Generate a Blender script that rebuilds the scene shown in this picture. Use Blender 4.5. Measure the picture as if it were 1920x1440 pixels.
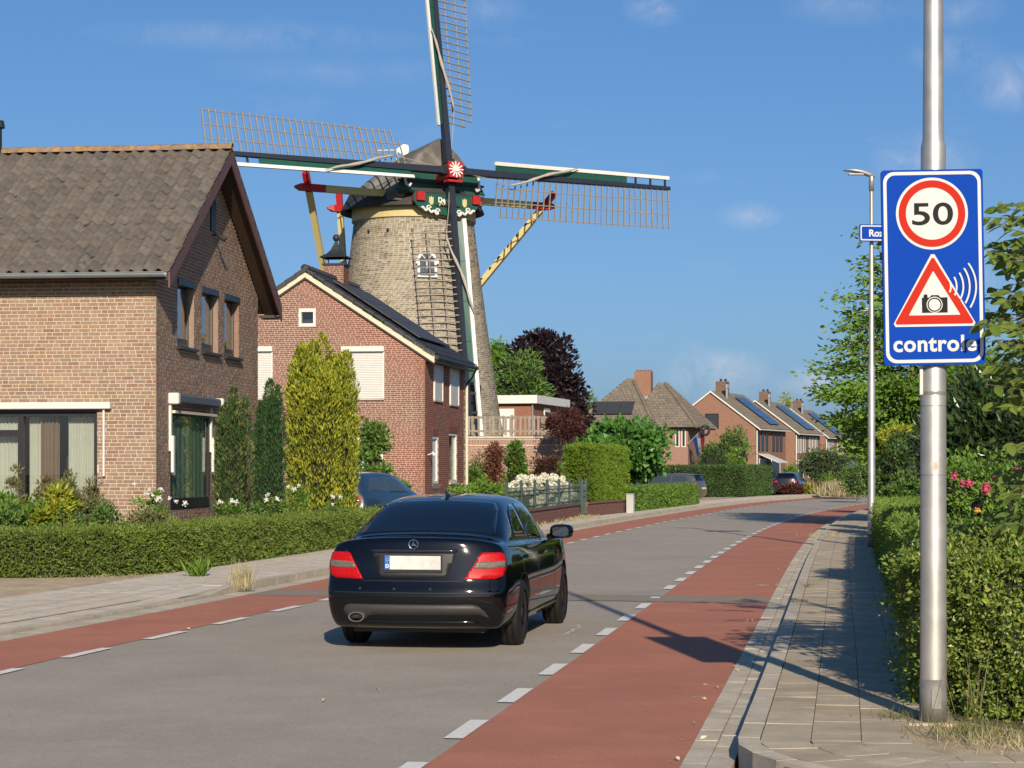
import bpy, bmesh, math, random
import numpy as np
from mathutils import Vector, Matrix
from mathutils.bvhtree import BVHTree

for o in list(bpy.data.objects):
    bpy.data.objects.remove(o)
scene = bpy.context.scene
COL = scene.collection
RAD = math.radians

# ------------------------------------------------------------------ camera
CAM_H, FPX, HORIZ = 1.70, 3850.0, 877.0        # eye height, focal length and horizon in photo pixels (1920 x 1440)
cam = bpy.data.cameras.new('camera')
cam.sensor_width = 36.0
cam.lens = 36.0 * FPX / 1920.0
cam.shift_y = (HORIZ - 720.0) / 1920.0
cam.clip_start = 0.1
cam.clip_end = 6000
camo = bpy.data.objects.new('camera', cam)
COL.objects.link(camo)
camo.location = (0, 0, CAM_H)
camo.rotation_euler = (RAD(90), 0, 0)
scene.camera = camo

# ------------------------------------------------------------------ sun and sky
SUN_EL, SUN_AZ = RAD(24.0), RAD(7.0)            # the sun stands behind the camera, a little to its right
to_sun = Vector((math.sin(SUN_AZ) * math.cos(SUN_EL), -math.cos(SUN_AZ) * math.cos(SUN_EL), math.sin(SUN_EL)))
sl = bpy.data.lights.new('sun', 'SUN')
sl.energy = 4.6
sl.angle = RAD(0.5)
sl.color = (1.0, 0.88, 0.71)
so = bpy.data.objects.new('sun', sl)
COL.objects.link(so)
so.location = (10, -60, 30)
so.rotation_euler = to_sun.to_track_quat('Z', 'Y').to_euler()

world = bpy.data.worlds.new('World')
scene.world = world
world.use_nodes = True
wt = world.node_tree
wt.nodes.clear()
W = wt.nodes.new
sky = W('ShaderNodeTexSky')
sky.sky_type = 'NISHITA'
sky.sun_disc = False
sky.sun_elevation = SUN_EL
sky.sun_rotation = math.atan2(to_sun.x, to_sun.y)
sky.altitude = 20
sky.air_density = 0.8
sky.dust_density = 1.2
sky.ozone_density = 4.5
bg = W('ShaderNodeBackground')
bg.inputs['Strength'].default_value = 0.070
wo = W('ShaderNodeOutputWorld')
tc = W('ShaderNodeTexCoord')
# thin wisps and a few small clouds: noise on the view direction, flattened towards the horizon
mp = W('ShaderNodeMapping'); mp.inputs['Scale'].default_value = (1, 1, 2.4)
wt.links.new(tc.outputs['Generated'], mp.inputs['Vector'])
nz = W('ShaderNodeTexNoise'); nz.inputs['Scale'].default_value = 17.0; nz.inputs['Detail'].default_value = 9; nz.inputs['Roughness'].default_value = 0.62
wt.links.new(mp.outputs[0], nz.inputs['Vector'])

def sky_dir(px, py):
    v = Vector(((px - 960) / FPX, 1.0, (HORIZ - py) / FPX)); v.normalize(); return v
cloud_sum = None
for (px, py, rx, rz, amt) in [(1345, 702, 80, 36, 1.0), (1300, 686, 26, 34, .7), (1540, 716, 75, 24, .95), (1408, 404, 46, 20, .75), (905, 18, 60, 26, .6),
                              (1236, 12, 48, 26, .7), (1735, 296, 70, 42, .95), (1890, 155, 52, 40, .75), (1870, 470, 60, 60, .8),
                              (1790, 100, 60, 28, .55), (480, 70, 220, 22, .35), (640, 135, 190, 22, .25), (1600, 10, 90, 26, .55), (1800, 20, 60, 24, .5)]:
    d = sky_dir(px, py)
    sub = W('ShaderNodeVectorMath'); sub.operation = 'SUBTRACT'; sub.inputs[1].default_value = d
    nrm = W('ShaderNodeVectorMath'); nrm.operation = 'NORMALIZE'
    wt.links.new(tc.outputs['Generated'], nrm.inputs[0]); wt.links.new(nrm.outputs[0], sub.inputs[0])
    scl = W('ShaderNodeVectorMath'); scl.operation = 'MULTIPLY'; scl.inputs[1].default_value = (FPX / rx, FPX / rx, FPX / rz)
    wt.links.new(sub.outputs[0], scl.inputs[0])
    ln = W('ShaderNodeVectorMath'); ln.operation = 'LENGTH'; wt.links.new(scl.outputs[0], ln.inputs[0])
    mr = W('ShaderNodeMapRange'); mr.inputs['From Min'].default_value = 1.5; mr.inputs['From Max'].default_value = 0.0
    mr.inputs['To Min'].default_value = 0.0; mr.inputs['To Max'].default_value = amt * 0.7
    wt.links.new(ln.outputs['Value'], mr.inputs['Value'])
    if cloud_sum is None:
        cloud_sum = mr.outputs[0]
    else:
        ad = W('ShaderNodeMath'); ad.operation = 'MAXIMUM'
        wt.links.new(cloud_sum, ad.inputs[0]); wt.links.new(mr.outputs[0], ad.inputs[1]); cloud_sum = ad.outputs[0]
nz2 = W('ShaderNodeTexNoise'); nz2.inputs['Scale'].default_value = 42.0; nz2.inputs['Detail'].default_value = 10; nz2.inputs['Roughness'].default_value = 0.66; nz2.inputs['Distortion'].default_value = 0.5
wt.links.new(tc.outputs['Generated'], nz2.inputs['Vector'])
nm = W('ShaderNodeMapRange'); nm.inputs['From Min'].default_value = 0.36; nm.inputs['From Max'].default_value = 0.72
wt.links.new(nz2.outputs['Fac'], nm.inputs['Value'])
mul = W('ShaderNodeMath'); mul.operation = 'MULTIPLY'
wt.links.new(cloud_sum, mul.inputs[0]); wt.links.new(nm.outputs[0], mul.inputs[1])
wisp = W('ShaderNodeMapRange'); wisp.inputs['From Min'].default_value = 0.60; wisp.inputs['From Max'].default_value = 0.95; wisp.inputs['To Max'].default_value = 0.15
wt.links.new(nz.outputs['Fac'], wisp.inputs['Value'])
mx = W('ShaderNodeMath'); mx.operation = 'MAXIMUM'; mx.use_clamp = True
wt.links.new(mul.outputs[0], mx.inputs[0]); wt.links.new(wisp.outputs[0], mx.inputs[1])
base = W('ShaderNodeMixRGB'); base.inputs['Fac'].default_value = 0.28; base.inputs['Color2'].default_value = (0.0, 2.4, 7.0, 1)   # evens out the sky
wt.links.new(sky.outputs[0], base.inputs['Color1'])
mix = W('ShaderNodeMixRGB'); mix.inputs['Color2'].default_value = (7.4, 7.3, 8.0, 1)
wt.links.new(mx.outputs[0], mix.inputs['Fac'])
wt.links.new(base.outputs[0], mix.inputs['Color1'])
wt.links.new(mix.outputs[0], bg.inputs['Color'])
wt.links.new(bg.outputs[0], wo.inputs['Surface'])

scene.render.engine = 'CYCLES'
scene.view_settings.view_transform = 'Standard'
scene.view_settings.look = 'None'
scene.view_settings.exposure = 0.5
scene.view_settings.gamma = 1.0
scene.view_settings.use_curve_mapping = False
# ------------------------------------------------------------------ helpers
rng = np.random.default_rng(7)
random.seed(7)

def ray(px, py, D):
    """point at depth D on the line of sight of a photo pixel"""
    return Vector(((px - 960) / FPX * D, D, CAM_H + (HORIZ - py) / FPX * D))

def gnd(px, py, z=0.0):
    return ray(px, py, (CAM_H - z) * FPX / (py - HORIZ))

def on_plane(px, py, p0, n):
    d = Vector(((px - 960) / FPX, 1.0, (HORIZ - py) / FPX))
    c = Vector((0, 0, CAM_H))
    return c + d * ((Vector(p0) - c).dot(n) / d.dot(n))

ROOTM = {}
def link(o):
    COL.objects.link(o)
    return o

def tag(o, label=None, cat=None, group=None, kind=None):
    if label: o['label'] = label
    if cat: o['category'] = cat
    if group: o['group'] = group
    if kind: o['kind'] = kind
    return o

def thing(name, loc, rz=0.0, label=None, cat=None, group=None, kind=None):
    o = bpy.data.objects.new(name, None)
    o.empty_display_size = 0.2
    link(o)
    o.location = loc
    o.rotation_euler = (0, 0, rz)
    ROOTM[o.name] = Matrix.Translation(Vector(loc)) @ Matrix.Rotation(rz, 4, 'Z')
    return tag(o, label, cat, group, kind)

def attach(o, parent, world=False):
    if parent is not None:
        o.parent = parent
        m = ROOTM.get(parent.name, Matrix.Identity(4))
        if world:
            o.matrix_parent_inverse = m.inverted()
        if o.name not in ROOTM:
            ROOTM[o.name] = Matrix.Identity(4) if world else m.copy()
    return o

class MB:
    """collects geometry; build() links it as one mesh object"""
    def __init__(s):
        s.v = []; s.f = []; s.mi = []; s.r = []; s.cur = 0; s.rnd = 0.0
    def add(s, vs, fs):
        b = len(s.v)
        s.v.extend([tuple(p) for p in vs])
        for f in fs:
            s.f.append([b + i for i in f]); s.mi.append(s.cur); s.r.append(s.rnd)
        return s
    def box(s, c, d, M=None):
        x, y, z = d[0] / 2, d[1] / 2, d[2] / 2
        vs = [Vector((a * x, b * y, e * z)) for e in (-1, 1) for b in (-1, 1) for a in (-1, 1)]
        if M is not None: vs = [M @ p for p in vs]
        vs = [p + Vector(c) for p in vs]
        return s.add(vs, [(0, 2, 3, 1), (4, 5, 7, 6), (0, 1, 5, 4), (2, 6, 7, 3), (0, 4, 6, 2), (1, 3, 7, 5)])
    def bb(s, x0, x1, y0, y1, z0, z1):
        return s.box(((x0 + x1) / 2, (y0 + y1) / 2, (z0 + z1) / 2), (abs(x1 - x0), abs(y1 - y0), abs(z1 - z0)))
    def beam(s, p0, p1, w, h, up=(0, 0, 1), w1=None, h1=None):
        p0 = Vector(p0); p1 = Vector(p1); t = (p1 - p0).normalized()
        a = t.cross(Vector(up))
        if a.length < 1e-4: a = t.cross(Vector((1, 0, 0)))
        a.normalize(); b = a.cross(t)
        w1 = w if w1 is None else w1; h1 = h if h1 is None else h1
        vs = [p0 - a * w / 2 - b * h / 2, p0 + a * w / 2 - b * h / 2, p0 + a * w / 2 + b * h / 2, p0 - a * w / 2 + b * h / 2,
              p1 - a * w1 / 2 - b * h1 / 2, p1 + a * w1 / 2 - b * h1 / 2, p1 + a * w1 / 2 + b * h1 / 2, p1 - a * w1 / 2 + b * h1 / 2]
        return s.add(vs, [(0, 3, 2, 1), (4, 5, 6, 7), (0, 1, 5, 4), (1, 2, 6, 5), (2, 3, 7, 6), (3, 0, 4, 7)])
    def tube(s, pts, rs, n=10, caps=True):
        pts = [Vector(p) for p in pts]
        if not hasattr(rs, '__len__'): rs = [rs] * len(pts)
        base = len(s.v); a = None
        for i, p in enumerate(pts):
            t = (pts[min(i + 1, len(pts) - 1)] - pts[max(i - 1, 0)]).normalized()
            if a is None:
                a = t.cross(Vector((0.31, 0.17, 0.93)))
                if a.length < 1e-3: a = t.cross(Vector((1, 0, 0)))
            a = (a - t * a.dot(t)).normalized(); b = t.cross(a)
            for k in range(n):
                g = 2 * math.pi * k / n
                s.v.append(tuple(p + (a * math.cos(g) + b * math.sin(g)) * rs[i]))
        for i in range(len(pts) - 1):
            for k in range(n):
                q = base + i * n
                s.f.append([q + k, q + (k + 1) % n, q + n + (k + 1) % n, q + n + k]); s.mi.append(s.cur); s.r.append(s.rnd)
        if caps:
            s.f.append([base + k for k in range(n)][::-1]); s.mi.append(s.cur); s.r.append(s.rnd)
            q = base + (len(pts) - 1) * n
            s.f.append([q + k for k in range(n)]); s.mi.append(s.cur); s.r.append(s.rnd)
        return s
    def lathe(s, prof, c=(0, 0, 0), n=24):
        base = len(s.v)
        for (r, z) in prof:
            for k in range(n):
                g = 2 * math.pi * k / n
                s.v.append((c[0] + r * math.cos(g), c[1] + r * math.sin(g), c[2] + z))
        for i in range(len(prof) - 1):
            for k in range(n):
                q = base + i * n
                s.f.append([q + k, q + (k + 1) % n, q + n + (k + 1) % n, q + n + k]); s.mi.append(s.cur); s.r.append(s.rnd)
        return s
    def prism(s, poly, o, u, v, w, d):
        """polygon (2D list) in plane o + u*a + v*b, extruded by w*d"""
        o, u, v, w = map(Vector, (o, u, v, w)); n = len(poly)
        f = [o + u * a + v * b for a, b in poly]; g = [p + w * d for p in f]
        base = len(s.v); s.v.extend([tuple(p) for p in f + g])
        s.f.append([base + i for i in range(n)][::-1]); s.f.append([base + n + i for i in range(n)])
        s.mi += [s.cur] * 2; s.r += [s.rnd] * 2
        for i in range(n):
            j = (i + 1) % n
            s.f.append([base + i, base + j, base + n + j, base + n + i]); s.mi.append(s.cur); s.r.append(s.rnd)
        return s
    def mesh(s, name, mats, smooth=False):
        me = bpy.data.meshes.new(name)
        me.from_pydata(s.v, [], s.f)
        if not isinstance(mats, (list, tuple)): mats = [mats]
        for m in mats: me.materials.append(m)
        if len(mats) > 1: me.polygons.foreach_set('material_index', s.mi)
        at = me.attributes.new('rnd', 'FLOAT', 'FACE'); at.data.foreach_set('value', s.r)
        if smooth: me.polygons.foreach_set('use_smooth', [True] * len(s.f))
        me.update()
        return me
    def build(s, name, mats, parent=None, world=False, smooth=False, fixn=True, bevel=0.0, loc=None):
        me = s.mesh(name, mats, smooth)
        if fixn or bevel:
            bm = bmesh.new(); bm.from_mesh(me)
            if fixn: bmesh.ops.recalc_face_normals(bm, faces=bm.faces)
            if bevel: bmesh.ops.bevel(bm, geom=list(bm.edges), offset=bevel, segments=1, affect='EDGES', clamp_overlap=True)
            bm.to_mesh(me); bm.free()
        o = bpy.data.objects.new(name, me); link(o)
        if loc is not None: o.location = loc
        return attach(o, parent, world)

def shade_auto(o, ang=35):
    me = o.data
    me.polygons.foreach_set('use_smooth', [True] * len(me.polygons))
    try: me.set_sharp_from_angle(angle=RAD(ang))
    except Exception: pass
    return o

def inst(name, me, parent, loc, rot=None, scale=None):
    """one more object on shared mesh data (parent-local coordinates)"""
    o = bpy.data.objects.new(name, me); link(o)
    o.location = loc
    if rot is not None:
        if isinstance(rot, Matrix): o.rotation_euler = rot.to_euler()
        else: o.rotation_euler = rot
    if scale is not None: o.scale = scale
    if parent is not None: o.parent = parent
    return o

def np_mesh(name, V, Fq, mat, rnd=None, smooth=False):
    """V (n,3), Fq (m,k) with constant k"""
    me = bpy.data.meshes.new(name)
    n, (m, k) = len(V), Fq.shape
    me.vertices.add(n); me.vertices.foreach_set('co', np.ascontiguousarray(V, dtype=np.float32).ravel())
    me.loops.add(m * k); me.loops.foreach_set('vertex_index', np.ascontiguousarray(Fq, dtype=np.int32).ravel())
    me.polygons.add(m)
    me.polygons.foreach_set('loop_start', np.arange(0, m * k, k, dtype=np.int32))
    me.update(calc_edges=True)
    for mm in (mat if isinstance(mat, (list, tuple)) else [mat]): me.materials.append(mm)
    if rnd is not None:
        at = me.attributes.new('rnd', 'FLOAT', 'FACE'); at.data.foreach_set('value', np.ascontiguousarray(rnd, dtype=np.float32))
    me.polygons.foreach_set('use_smooth', np.full(m, smooth, dtype=bool))
    me.validate()
    return me

def boxes_mesh(name, B, mat, rnd):
    """B: list of 8-corner arrays"""
    B = np.array(B, dtype=np.float32).reshape(-1, 8, 3)
    n = len(B)
    q = np.array([(0, 2, 3, 1), (4, 5, 7, 6), (0, 1, 5, 4), (2, 6, 7, 3), (0, 4, 6, 2), (1, 3, 7, 5)])
    F = (np.arange(n)[:, None, None] * 8 + q[None]).reshape(-1, 4)
    return np_mesh(name, B.reshape(-1, 3), F, mat, np.repeat(np.asarray(rnd), 6))

# ------------------------------------------------------------------ materials
MATS = {}
def lin(c):
    return tuple((x / 12.92 if x <= 0.04045 else ((x + 0.055) / 1.055) ** 2.4) for x in (v / 255.0 for v in c))

def material(name, cols, rough=0.7, var=0.12, scale=3.0, bump=0.0, bscale=60.0, spec=0.4, metal=0.0, coat=0.0, stain=None, stain_scale=0.8, transl=0.0, rvar=0.0, detail=6, bdist=0.01):
    """cols: one colour or a list picked per piece (face attribute rnd + object random); noise varies tone; stain = (colour, amount)"""
    m = bpy.data.materials.new(name); m.use_nodes = True
    nt = m.node_tree; N = nt.nodes.new; L = nt.links.new
    bs = nt.nodes['Principled BSDF']
    if not isinstance(cols, list): cols = [cols]
    geo = N('ShaderNodeNewGeometry')
    at = N('ShaderNodeAttribute'); at.attribute_name = 'rnd'
    oi = N('ShaderNodeObjectInfo')
    ad = N('ShaderNodeMath'); ad.operation = 'ADD'; L(at.outputs['Fac'], ad.inputs[0]); L(oi.outputs['Random'], ad.inputs[1])
    fr = N('ShaderNodeMath'); fr.operation = 'FRACT'; L(ad.outputs[0], fr.inputs[0])
    if len(cols) > 1:
        cr = N('ShaderNodeValToRGB'); cr.color_ramp.interpolation = 'LINEAR'
        el = cr.color_ramp.elements
        while len(el) < len(cols): el.new(0.5)
        for i, c in enumerate(cols):
            el[i].position = i / (len(cols) - 1); el[i].color = (*c, 1)
        L(fr.outputs[0], cr.inputs['Fac']); col = cr.outputs['Color']
    else:
        rgb = N('ShaderNodeRGB'); rgb.outputs[0].default_value = (*cols[0], 1); col = rgb.outputs[0]
    tcn = N('ShaderNodeTexCoord')
    if var > 0:
        nz = N('ShaderNodeTexNoise'); nz.inputs['Scale'].default_value = scale; nz.inputs['Detail'].default_value = detail; nz.inputs['Roughness'].default_value = 0.6
        L(geo.outputs['Position'], nz.inputs['Vector'])
        mr = N('ShaderNodeMapRange'); mr.inputs['From Min'].default_value = 0.25; mr.inputs['From Max'].default_value = 0.75
        mr.inputs['To Min'].default_value = 1 - var; mr.inputs['To Max'].default_value = 1 + var
        L(nz.outputs['Fac'], mr.inputs['Value'])
        mu = N('ShaderNodeVectorMath'); mu.operation = 'SCALE'; L(col, mu.inputs[0]); L(mr.outputs[0], mu.inputs['Scale']); col = mu.outputs[0]
    if stain:
        sts = stain if isinstance(stain, list) else [stain]
        for si, stt in enumerate(sts):
            sc, amt = stt[0], stt[1]; ss = stt[2] if len(stt) > 2 else stain_scale; lo = stt[3] if len(stt) > 3 else 0.52
            n2 = N('ShaderNodeTexNoise'); n2.inputs['Scale'].default_value = ss; n2.inputs['Detail'].default_value = 7; n2.inputs['Roughness'].default_value = 0.65
            mp2 = N('ShaderNodeMapping'); mp2.inputs['Location'].default_value = (si * 7.3, si * 3.1, 1.7 * si)
            L(geo.outputs['Position'], mp2.inputs['Vector']); L(mp2.outputs[0], n2.inputs['Vector'])
            m2 = N('ShaderNodeMapRange'); m2.inputs['From Min'].default_value = lo; m2.inputs['From Max'].default_value = lo + 0.2
            m2.inputs['To Max'].default_value = amt; L(n2.outputs['Fac'], m2.inputs['Value'])
            mxn = N('ShaderNodeMixRGB'); mxn.inputs['Color2'].default_value = (*sc, 1); L(m2.outputs[0], mxn.inputs['Fac']); L(col, mxn.inputs['Color1']); col = mxn.outputs[0]
    L(col, bs.inputs['Base Color'])
    bs.inputs['Roughness'].default_value = rough
    bs.inputs['Metallic'].default_value = metal
    bs.inputs['Specular IOR Level'].default_value = spec
    bs.inputs['Coat Weight'].default_value = coat
    bs.inputs['Coat Roughness'].default_value = 0.03
    if rvar > 0:
        n4 = N('ShaderNodeTexNoise'); n4.inputs['Scale'].default_value = scale * 2; n4.inputs['Detail'].default_value = 5
        L(geo.outputs['Position'], n4.inputs['Vector'])
        m4 = N('ShaderNodeMapRange'); m4.inputs['From Min'].default_value = 0.3; m4.inputs['From Max'].default_value = 0.7
        m4.inputs['To Min'].default_value = max(0.02, rough - rvar); m4.inputs['To Max'].default_value = min(1, rough + rvar); L(n4.outputs['Fac'], m4.inputs['Value'])
        L(m4.outputs[0], bs.inputs['Roughness'])
    if bump > 0:
        n3 = N('ShaderNodeTexNoise'); n3.inputs['Scale'].default_value = bscale; n3.inputs['Detail'].default_value = 4
        L(geo.outputs['Position'], n3.inputs['Vector'])
        b = N('ShaderNodeBump'); b.inputs['Strength'].default_value = bump; b.inputs['Distance'].default_value = bdist
        L(n3.outputs['Fac'], b.inputs['Height']); L(b.outputs[0], bs.inputs['Normal'])
    if transl > 0:
        tr = N('ShaderNodeBsdfTranslucent'); L(col, tr.inputs['Color'])
        ms = N('ShaderNodeMixShader'); ms.inputs['Fac'].default_value = transl
        L(bs.outputs[0], ms.inputs[1]); L(tr.outputs[0], ms.inputs[2])
        L(ms.outputs[0], nt.nodes['Material Output'].inputs['Surface'])
    MATS[name] = m
    return m

def glass_mat(name, tint=(0.965, 0.975, 0.965), refl=0.12, rough=0.0, density=0.25, top=0.95):
    """window pane: clear with a tint, mirror reflection growing with the angle"""
    m = bpy.data.materials.new(name); m.use_nodes = True
    nt = m.node_tree; N = nt.nodes.new; L = nt.links.new
    nt.nodes.remove(nt.nodes['Principled BSDF'])
    tr = N('ShaderNodeBsdfTransparent'); tr.inputs['Color'].default_value = (*[c * (1 - density) for c in tint], 1)
    gl = N('ShaderNodeBsdfGlossy'); gl.inputs['Roughness'].default_value = rough; gl.inputs['Color'].default_value = (0.95, 0.97, 1, 1)
    lw = N('ShaderNodeLayerWeight'); lw.inputs['Blend'].default_value = 0.35
    mr = N('ShaderNodeMapRange'); mr.inputs['To Min'].default_value = refl; mr.inputs['To Max'].default_value = top
    L(lw.outputs['Fresnel'], mr.inputs['Value'])
    ms = N('ShaderNodeMixShader'); L(mr.outputs[0], ms.inputs['Fac']); L(tr.outputs[0], ms.inputs[1]); L(gl.outputs[0], ms.inputs[2])
    L(ms.outputs[0], nt.nodes['Material Output'].inputs['Surface'])
    MATS[name] = m
    return m

def leaf_material(name, cols, transl=0.36, rough=0.5, spec=0.35, vscale=1.2, var=0.25):
    return material(name, cols, rough=rough, var=var, scale=vscale, spec=spec, transl=transl, detail=3)

# ------------------------------------------------------------------ foliage
def unit(v):
    return v / np.maximum(np.linalg.norm(v, axis=1, keepdims=True), 1e-9)

def leaves(P, A, Nn, Ln, Wd, fold=0.18, base_at=0.0):
    """pointed folded leaves: position P, axis A, normal Nn, length Ln, width Wd -> V, F, rnd"""
    n = len(P)
    A = unit(A); B = unit(np.cross(Nn, A)); Nn = np.cross(A, B)
    Ln = np.broadcast_to(Ln, (n,))[:, None]; Wd = np.broadcast_to(Wd, (n,))[:, None]
    b = P - A * Ln * base_at
    mid = b + A * Ln * 0.45 + Nn * Wd * fold
    V = np.empty((n, 4, 3))
    V[:, 0] = b; V[:, 1] = mid + B * Wd * 0.5; V[:, 2] = b + A * Ln - Nn * Wd * 0.1; V[:, 3] = mid - B * Wd * 0.5
    i = np.arange(n)[:, None] * 4
    F = np.concatenate([i + np.array([[0, 1, 2]]), i + np.array([[0, 2, 3]])], axis=1).reshape(-1, 3)
    return V.reshape(-1, 3), F, np.repeat(rng.random(n), 2)

def rand_dirs(n):
    return unit(rng.normal(size=(n, 3)))

def leaf_object(name, P, outward, Ln, Wd, mat, parent=None, world=True, up=0.35, spread=0.9, tone=None, kind=None, droop=0.0):
    n = len(P)
    A = unit(outward + rand_dirs(n) * spread + np.array([0, 0, up - droop]))
    Nn = unit(rand_dirs(n) + unit(outward + 1e-6) * 0.9 + np.array([0, 0, 0.45]))
    jl = np.broadcast_to(Ln, (n,)) * rng.uniform(0.55, 1.4, n)
    V, F, r = leaves(P, A, Nn, jl, jl / Ln * Wd)
    if tone is not None: r = np.repeat(np.clip(tone, 0, 0.999), 2)
    o = bpy.data.objects.new(name, np_mesh(name, V, F, mat, r)); link(o)
    if kind: o['kind'] = kind
    return attach(o, parent, world)

def lump(P, s, seed):
    """cheap smooth pseudo-noise in [-1,1]"""
    r = np.random.default_rng(seed); o = np.zeros(len(P))
    for k in range(5):
        d = unit(r.normal(size=(1, 3)))[0] * (1 + 0.5 * k) / s
        o += np.sin(P @ d * 6.283 + r.random() * 6.28) / (1 + 0.35 * k)
    return o / 2.9

def clump_crown(c, rad, nclump, per, clump_r, seed=0, shell=0.55, flat=0.75, keep=None):
    """leaf positions gathered in clumps through an ellipsoid; returns positions, outward dirs, clump centres"""
    r = np.random.default_rng(seed)
    d = unit(r.normal(size=(nclump, 3))); u = (shell + (1 - shell) * r.random(nclump) ** 0.7)
    u *= 1 + 0.16 * lump(d * 2.0, 1.5, seed + 1)
    C = np.array(c) + d * u[:, None] * np.array(rad)
    if keep is not None: C = C[keep(C)]
    k = len(C)
    cr = clump_r * r.uniform(0.6, 1.35, k)
    dd = unit(r.normal(size=(k * per, 3))) * (r.random(k * per) ** 0.45)[:, None]
    P = np.repeat(C, per, axis=0) + dd * np.repeat(cr, per)[:, None] * np.array([1, 1, flat])
    out = unit((P - np.array(c)) / np.array(rad)) * 0.6 + dd * 0.8
    tone = np.repeat(r.random(k), per) * 0.45 + r.random(k * per) * 0.55
    return P, out, C, tone

def trunk_mesh(name, base, tips, r0, mat, parent, top=None, n=8, bend=0.12, world=True, rt=0.012):
    """tapered trunk up to 'top' with limbs running out to the tips"""
    b = MB(); base = Vector(base)
    top = Vector(top) if top is not None else base + Vector((0, 0, 2))
    k = 6; pts = []
    for i in range(k + 1):
        f = i / k
        pts.append(base.lerp(top, f) + Vector((math.sin(f * 5 + base.x) * bend * f, math.cos(f * 4 + base.y) * bend * f, 0)))
    b.tube(pts, [r0 * (1.25 if i == 0 else 1 - 0.75 * i / k) for i in range(k + 1)], n)
    for t in tips:
        t = Vector(t); f = min(0.95, max(0.25, (t.z - base.z) / max(0.1, top.z - base.z) - 0.25)) * random.uniform(0.75, 1)
        i = min(k - 1, int(f * k)); p = pts[i].lerp(pts[i + 1], f * k - i)
        m = p.lerp(t, 0.5) + Vector((random.uniform(-.1, .1), random.uniform(-.1, .1), 0.06 * (t - p).length))
        rr = max(rt, r0 * 0.35 * (1 - f * 0.6))
        b.tube([p, m, t], [rr, rr * 0.6, rt * 0.5], 5)
    o = b.build(name, mat, parent, world=world, smooth=True)
    return o
# ------------------------------------------------------------------ materials
asphalt = material('asphalt', (0.315, 0.272, 0.218), 0.85, 0.10, 1.1, bump=0.35, bscale=160, spec=0.25, stain=[((0.255, 0.222, 0.18), 0.7, 0.30, 0.46), ((0.375, 0.325, 0.265), 0.6, 1.1, 0.54), ((0.47, 0.41, 0.335), 0.75, 34, 0.54), ((0.19, 0.16, 0.13), 0.75, 27, 0.55), ((0.16, 0.135, 0.11), 0.6, 3.2, 0.66)])
asphalt_dark = material('asphalt_patch', (0.235, 0.195, 0.15), 0.85, 0.12, 4, bump=0.3, bscale=160, spec=0.25)
red_asphalt = material('red_asphalt', (0.385, 0.152, 0.092), 0.82, 0.10, 1.3, bump=0.35, bscale=150, spec=0.25, stain=[((0.30, 0.122, 0.078), 0.7, 0.5, 0.46), ((0.44, 0.20, 0.135), 0.5, 1.6, 0.56), ((0.50, 0.25, 0.18), 0.7, 36, 0.55), ((0.24, 0.095, 0.062), 0.7, 28, 0.55), ((0.22, 0.09, 0.06), 0.6, 3.0, 0.66)])
road_paint = material('road_paint', (0.66, 0.63, 0.57), 0.7, 0.10, 14, bump=0.2, bscale=120, stain=[((0.36, 0.31, 0.25), 0.85, 24, 0.56), ((0.42, 0.37, 0.31), 0.7, 5, 0.54)])
concrete = material('concrete', [(0.40, 0.345, 0.265), (0.46, 0.40, 0.31), (0.43, 0.37, 0.285)], 0.9, 0.16, 6, bump=0.4, bscale=90, spec=0.2, stain=[((0.27, 0.225, 0.17), 0.6, 2.5, 0.50), ((0.55, 0.49, 0.40), 0.7, 26, 0.55), ((0.22, 0.18, 0.14), 0.6, 33, 0.56)])
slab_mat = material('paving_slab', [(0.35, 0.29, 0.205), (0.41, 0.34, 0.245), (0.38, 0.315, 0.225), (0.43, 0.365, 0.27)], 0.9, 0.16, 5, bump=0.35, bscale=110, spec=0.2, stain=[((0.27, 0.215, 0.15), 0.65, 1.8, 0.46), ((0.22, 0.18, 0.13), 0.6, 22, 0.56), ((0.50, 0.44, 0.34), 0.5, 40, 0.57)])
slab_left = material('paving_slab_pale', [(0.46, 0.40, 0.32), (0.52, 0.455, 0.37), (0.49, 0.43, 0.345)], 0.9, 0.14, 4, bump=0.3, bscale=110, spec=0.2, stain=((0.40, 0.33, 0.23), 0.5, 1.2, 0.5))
joint_sand = material('joint_sand', (0.21, 0.175, 0.125), 0.95, 0.25, 20, bump=0.5, bscale=80, spec=0.1)
sand = material('dry_soil', (0.42, 0.33, 0.22), 0.95, 0.25, 5, bump=0.6, bscale=60, spec=0.1, stain=((0.20, 0.16, 0.10), 0.6, 1.5, 0.5))
soil = material('garden_soil', (0.10, 0.085, 0.055), 0.95, 0.3, 3, bump=0.6, bscale=40, spec=0.1)
grassland = material('grassland', (0.085, 0.11, 0.035), 0.95, 0.3, 0.6, bump=0.6, bscale=25, spec=0.1)
white_paint = material('white_paint', (0.56, 0.545, 0.50), 0.45, 0.05, 5, spec=0.4)
cream_paint = material('cream_paint', (0.54, 0.48, 0.345), 0.5, 0.06, 5)
steel = material('galvanised_steel', (0.44, 0.42, 0.385), 0.46, 0.10, 3, metal=0.7, stain=((0.36, 0.345, 0.315), 0.6, 4, 0.5), rvar=0.08)
dark_metal = material('dark_metal', (0.02, 0.021, 0.022), 0.5, 0.15, 8)
bark = material('bark', (0.12, 0.085, 0.055), 0.9, 0.3, 9, bump=0.6, bscale=40)

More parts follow.
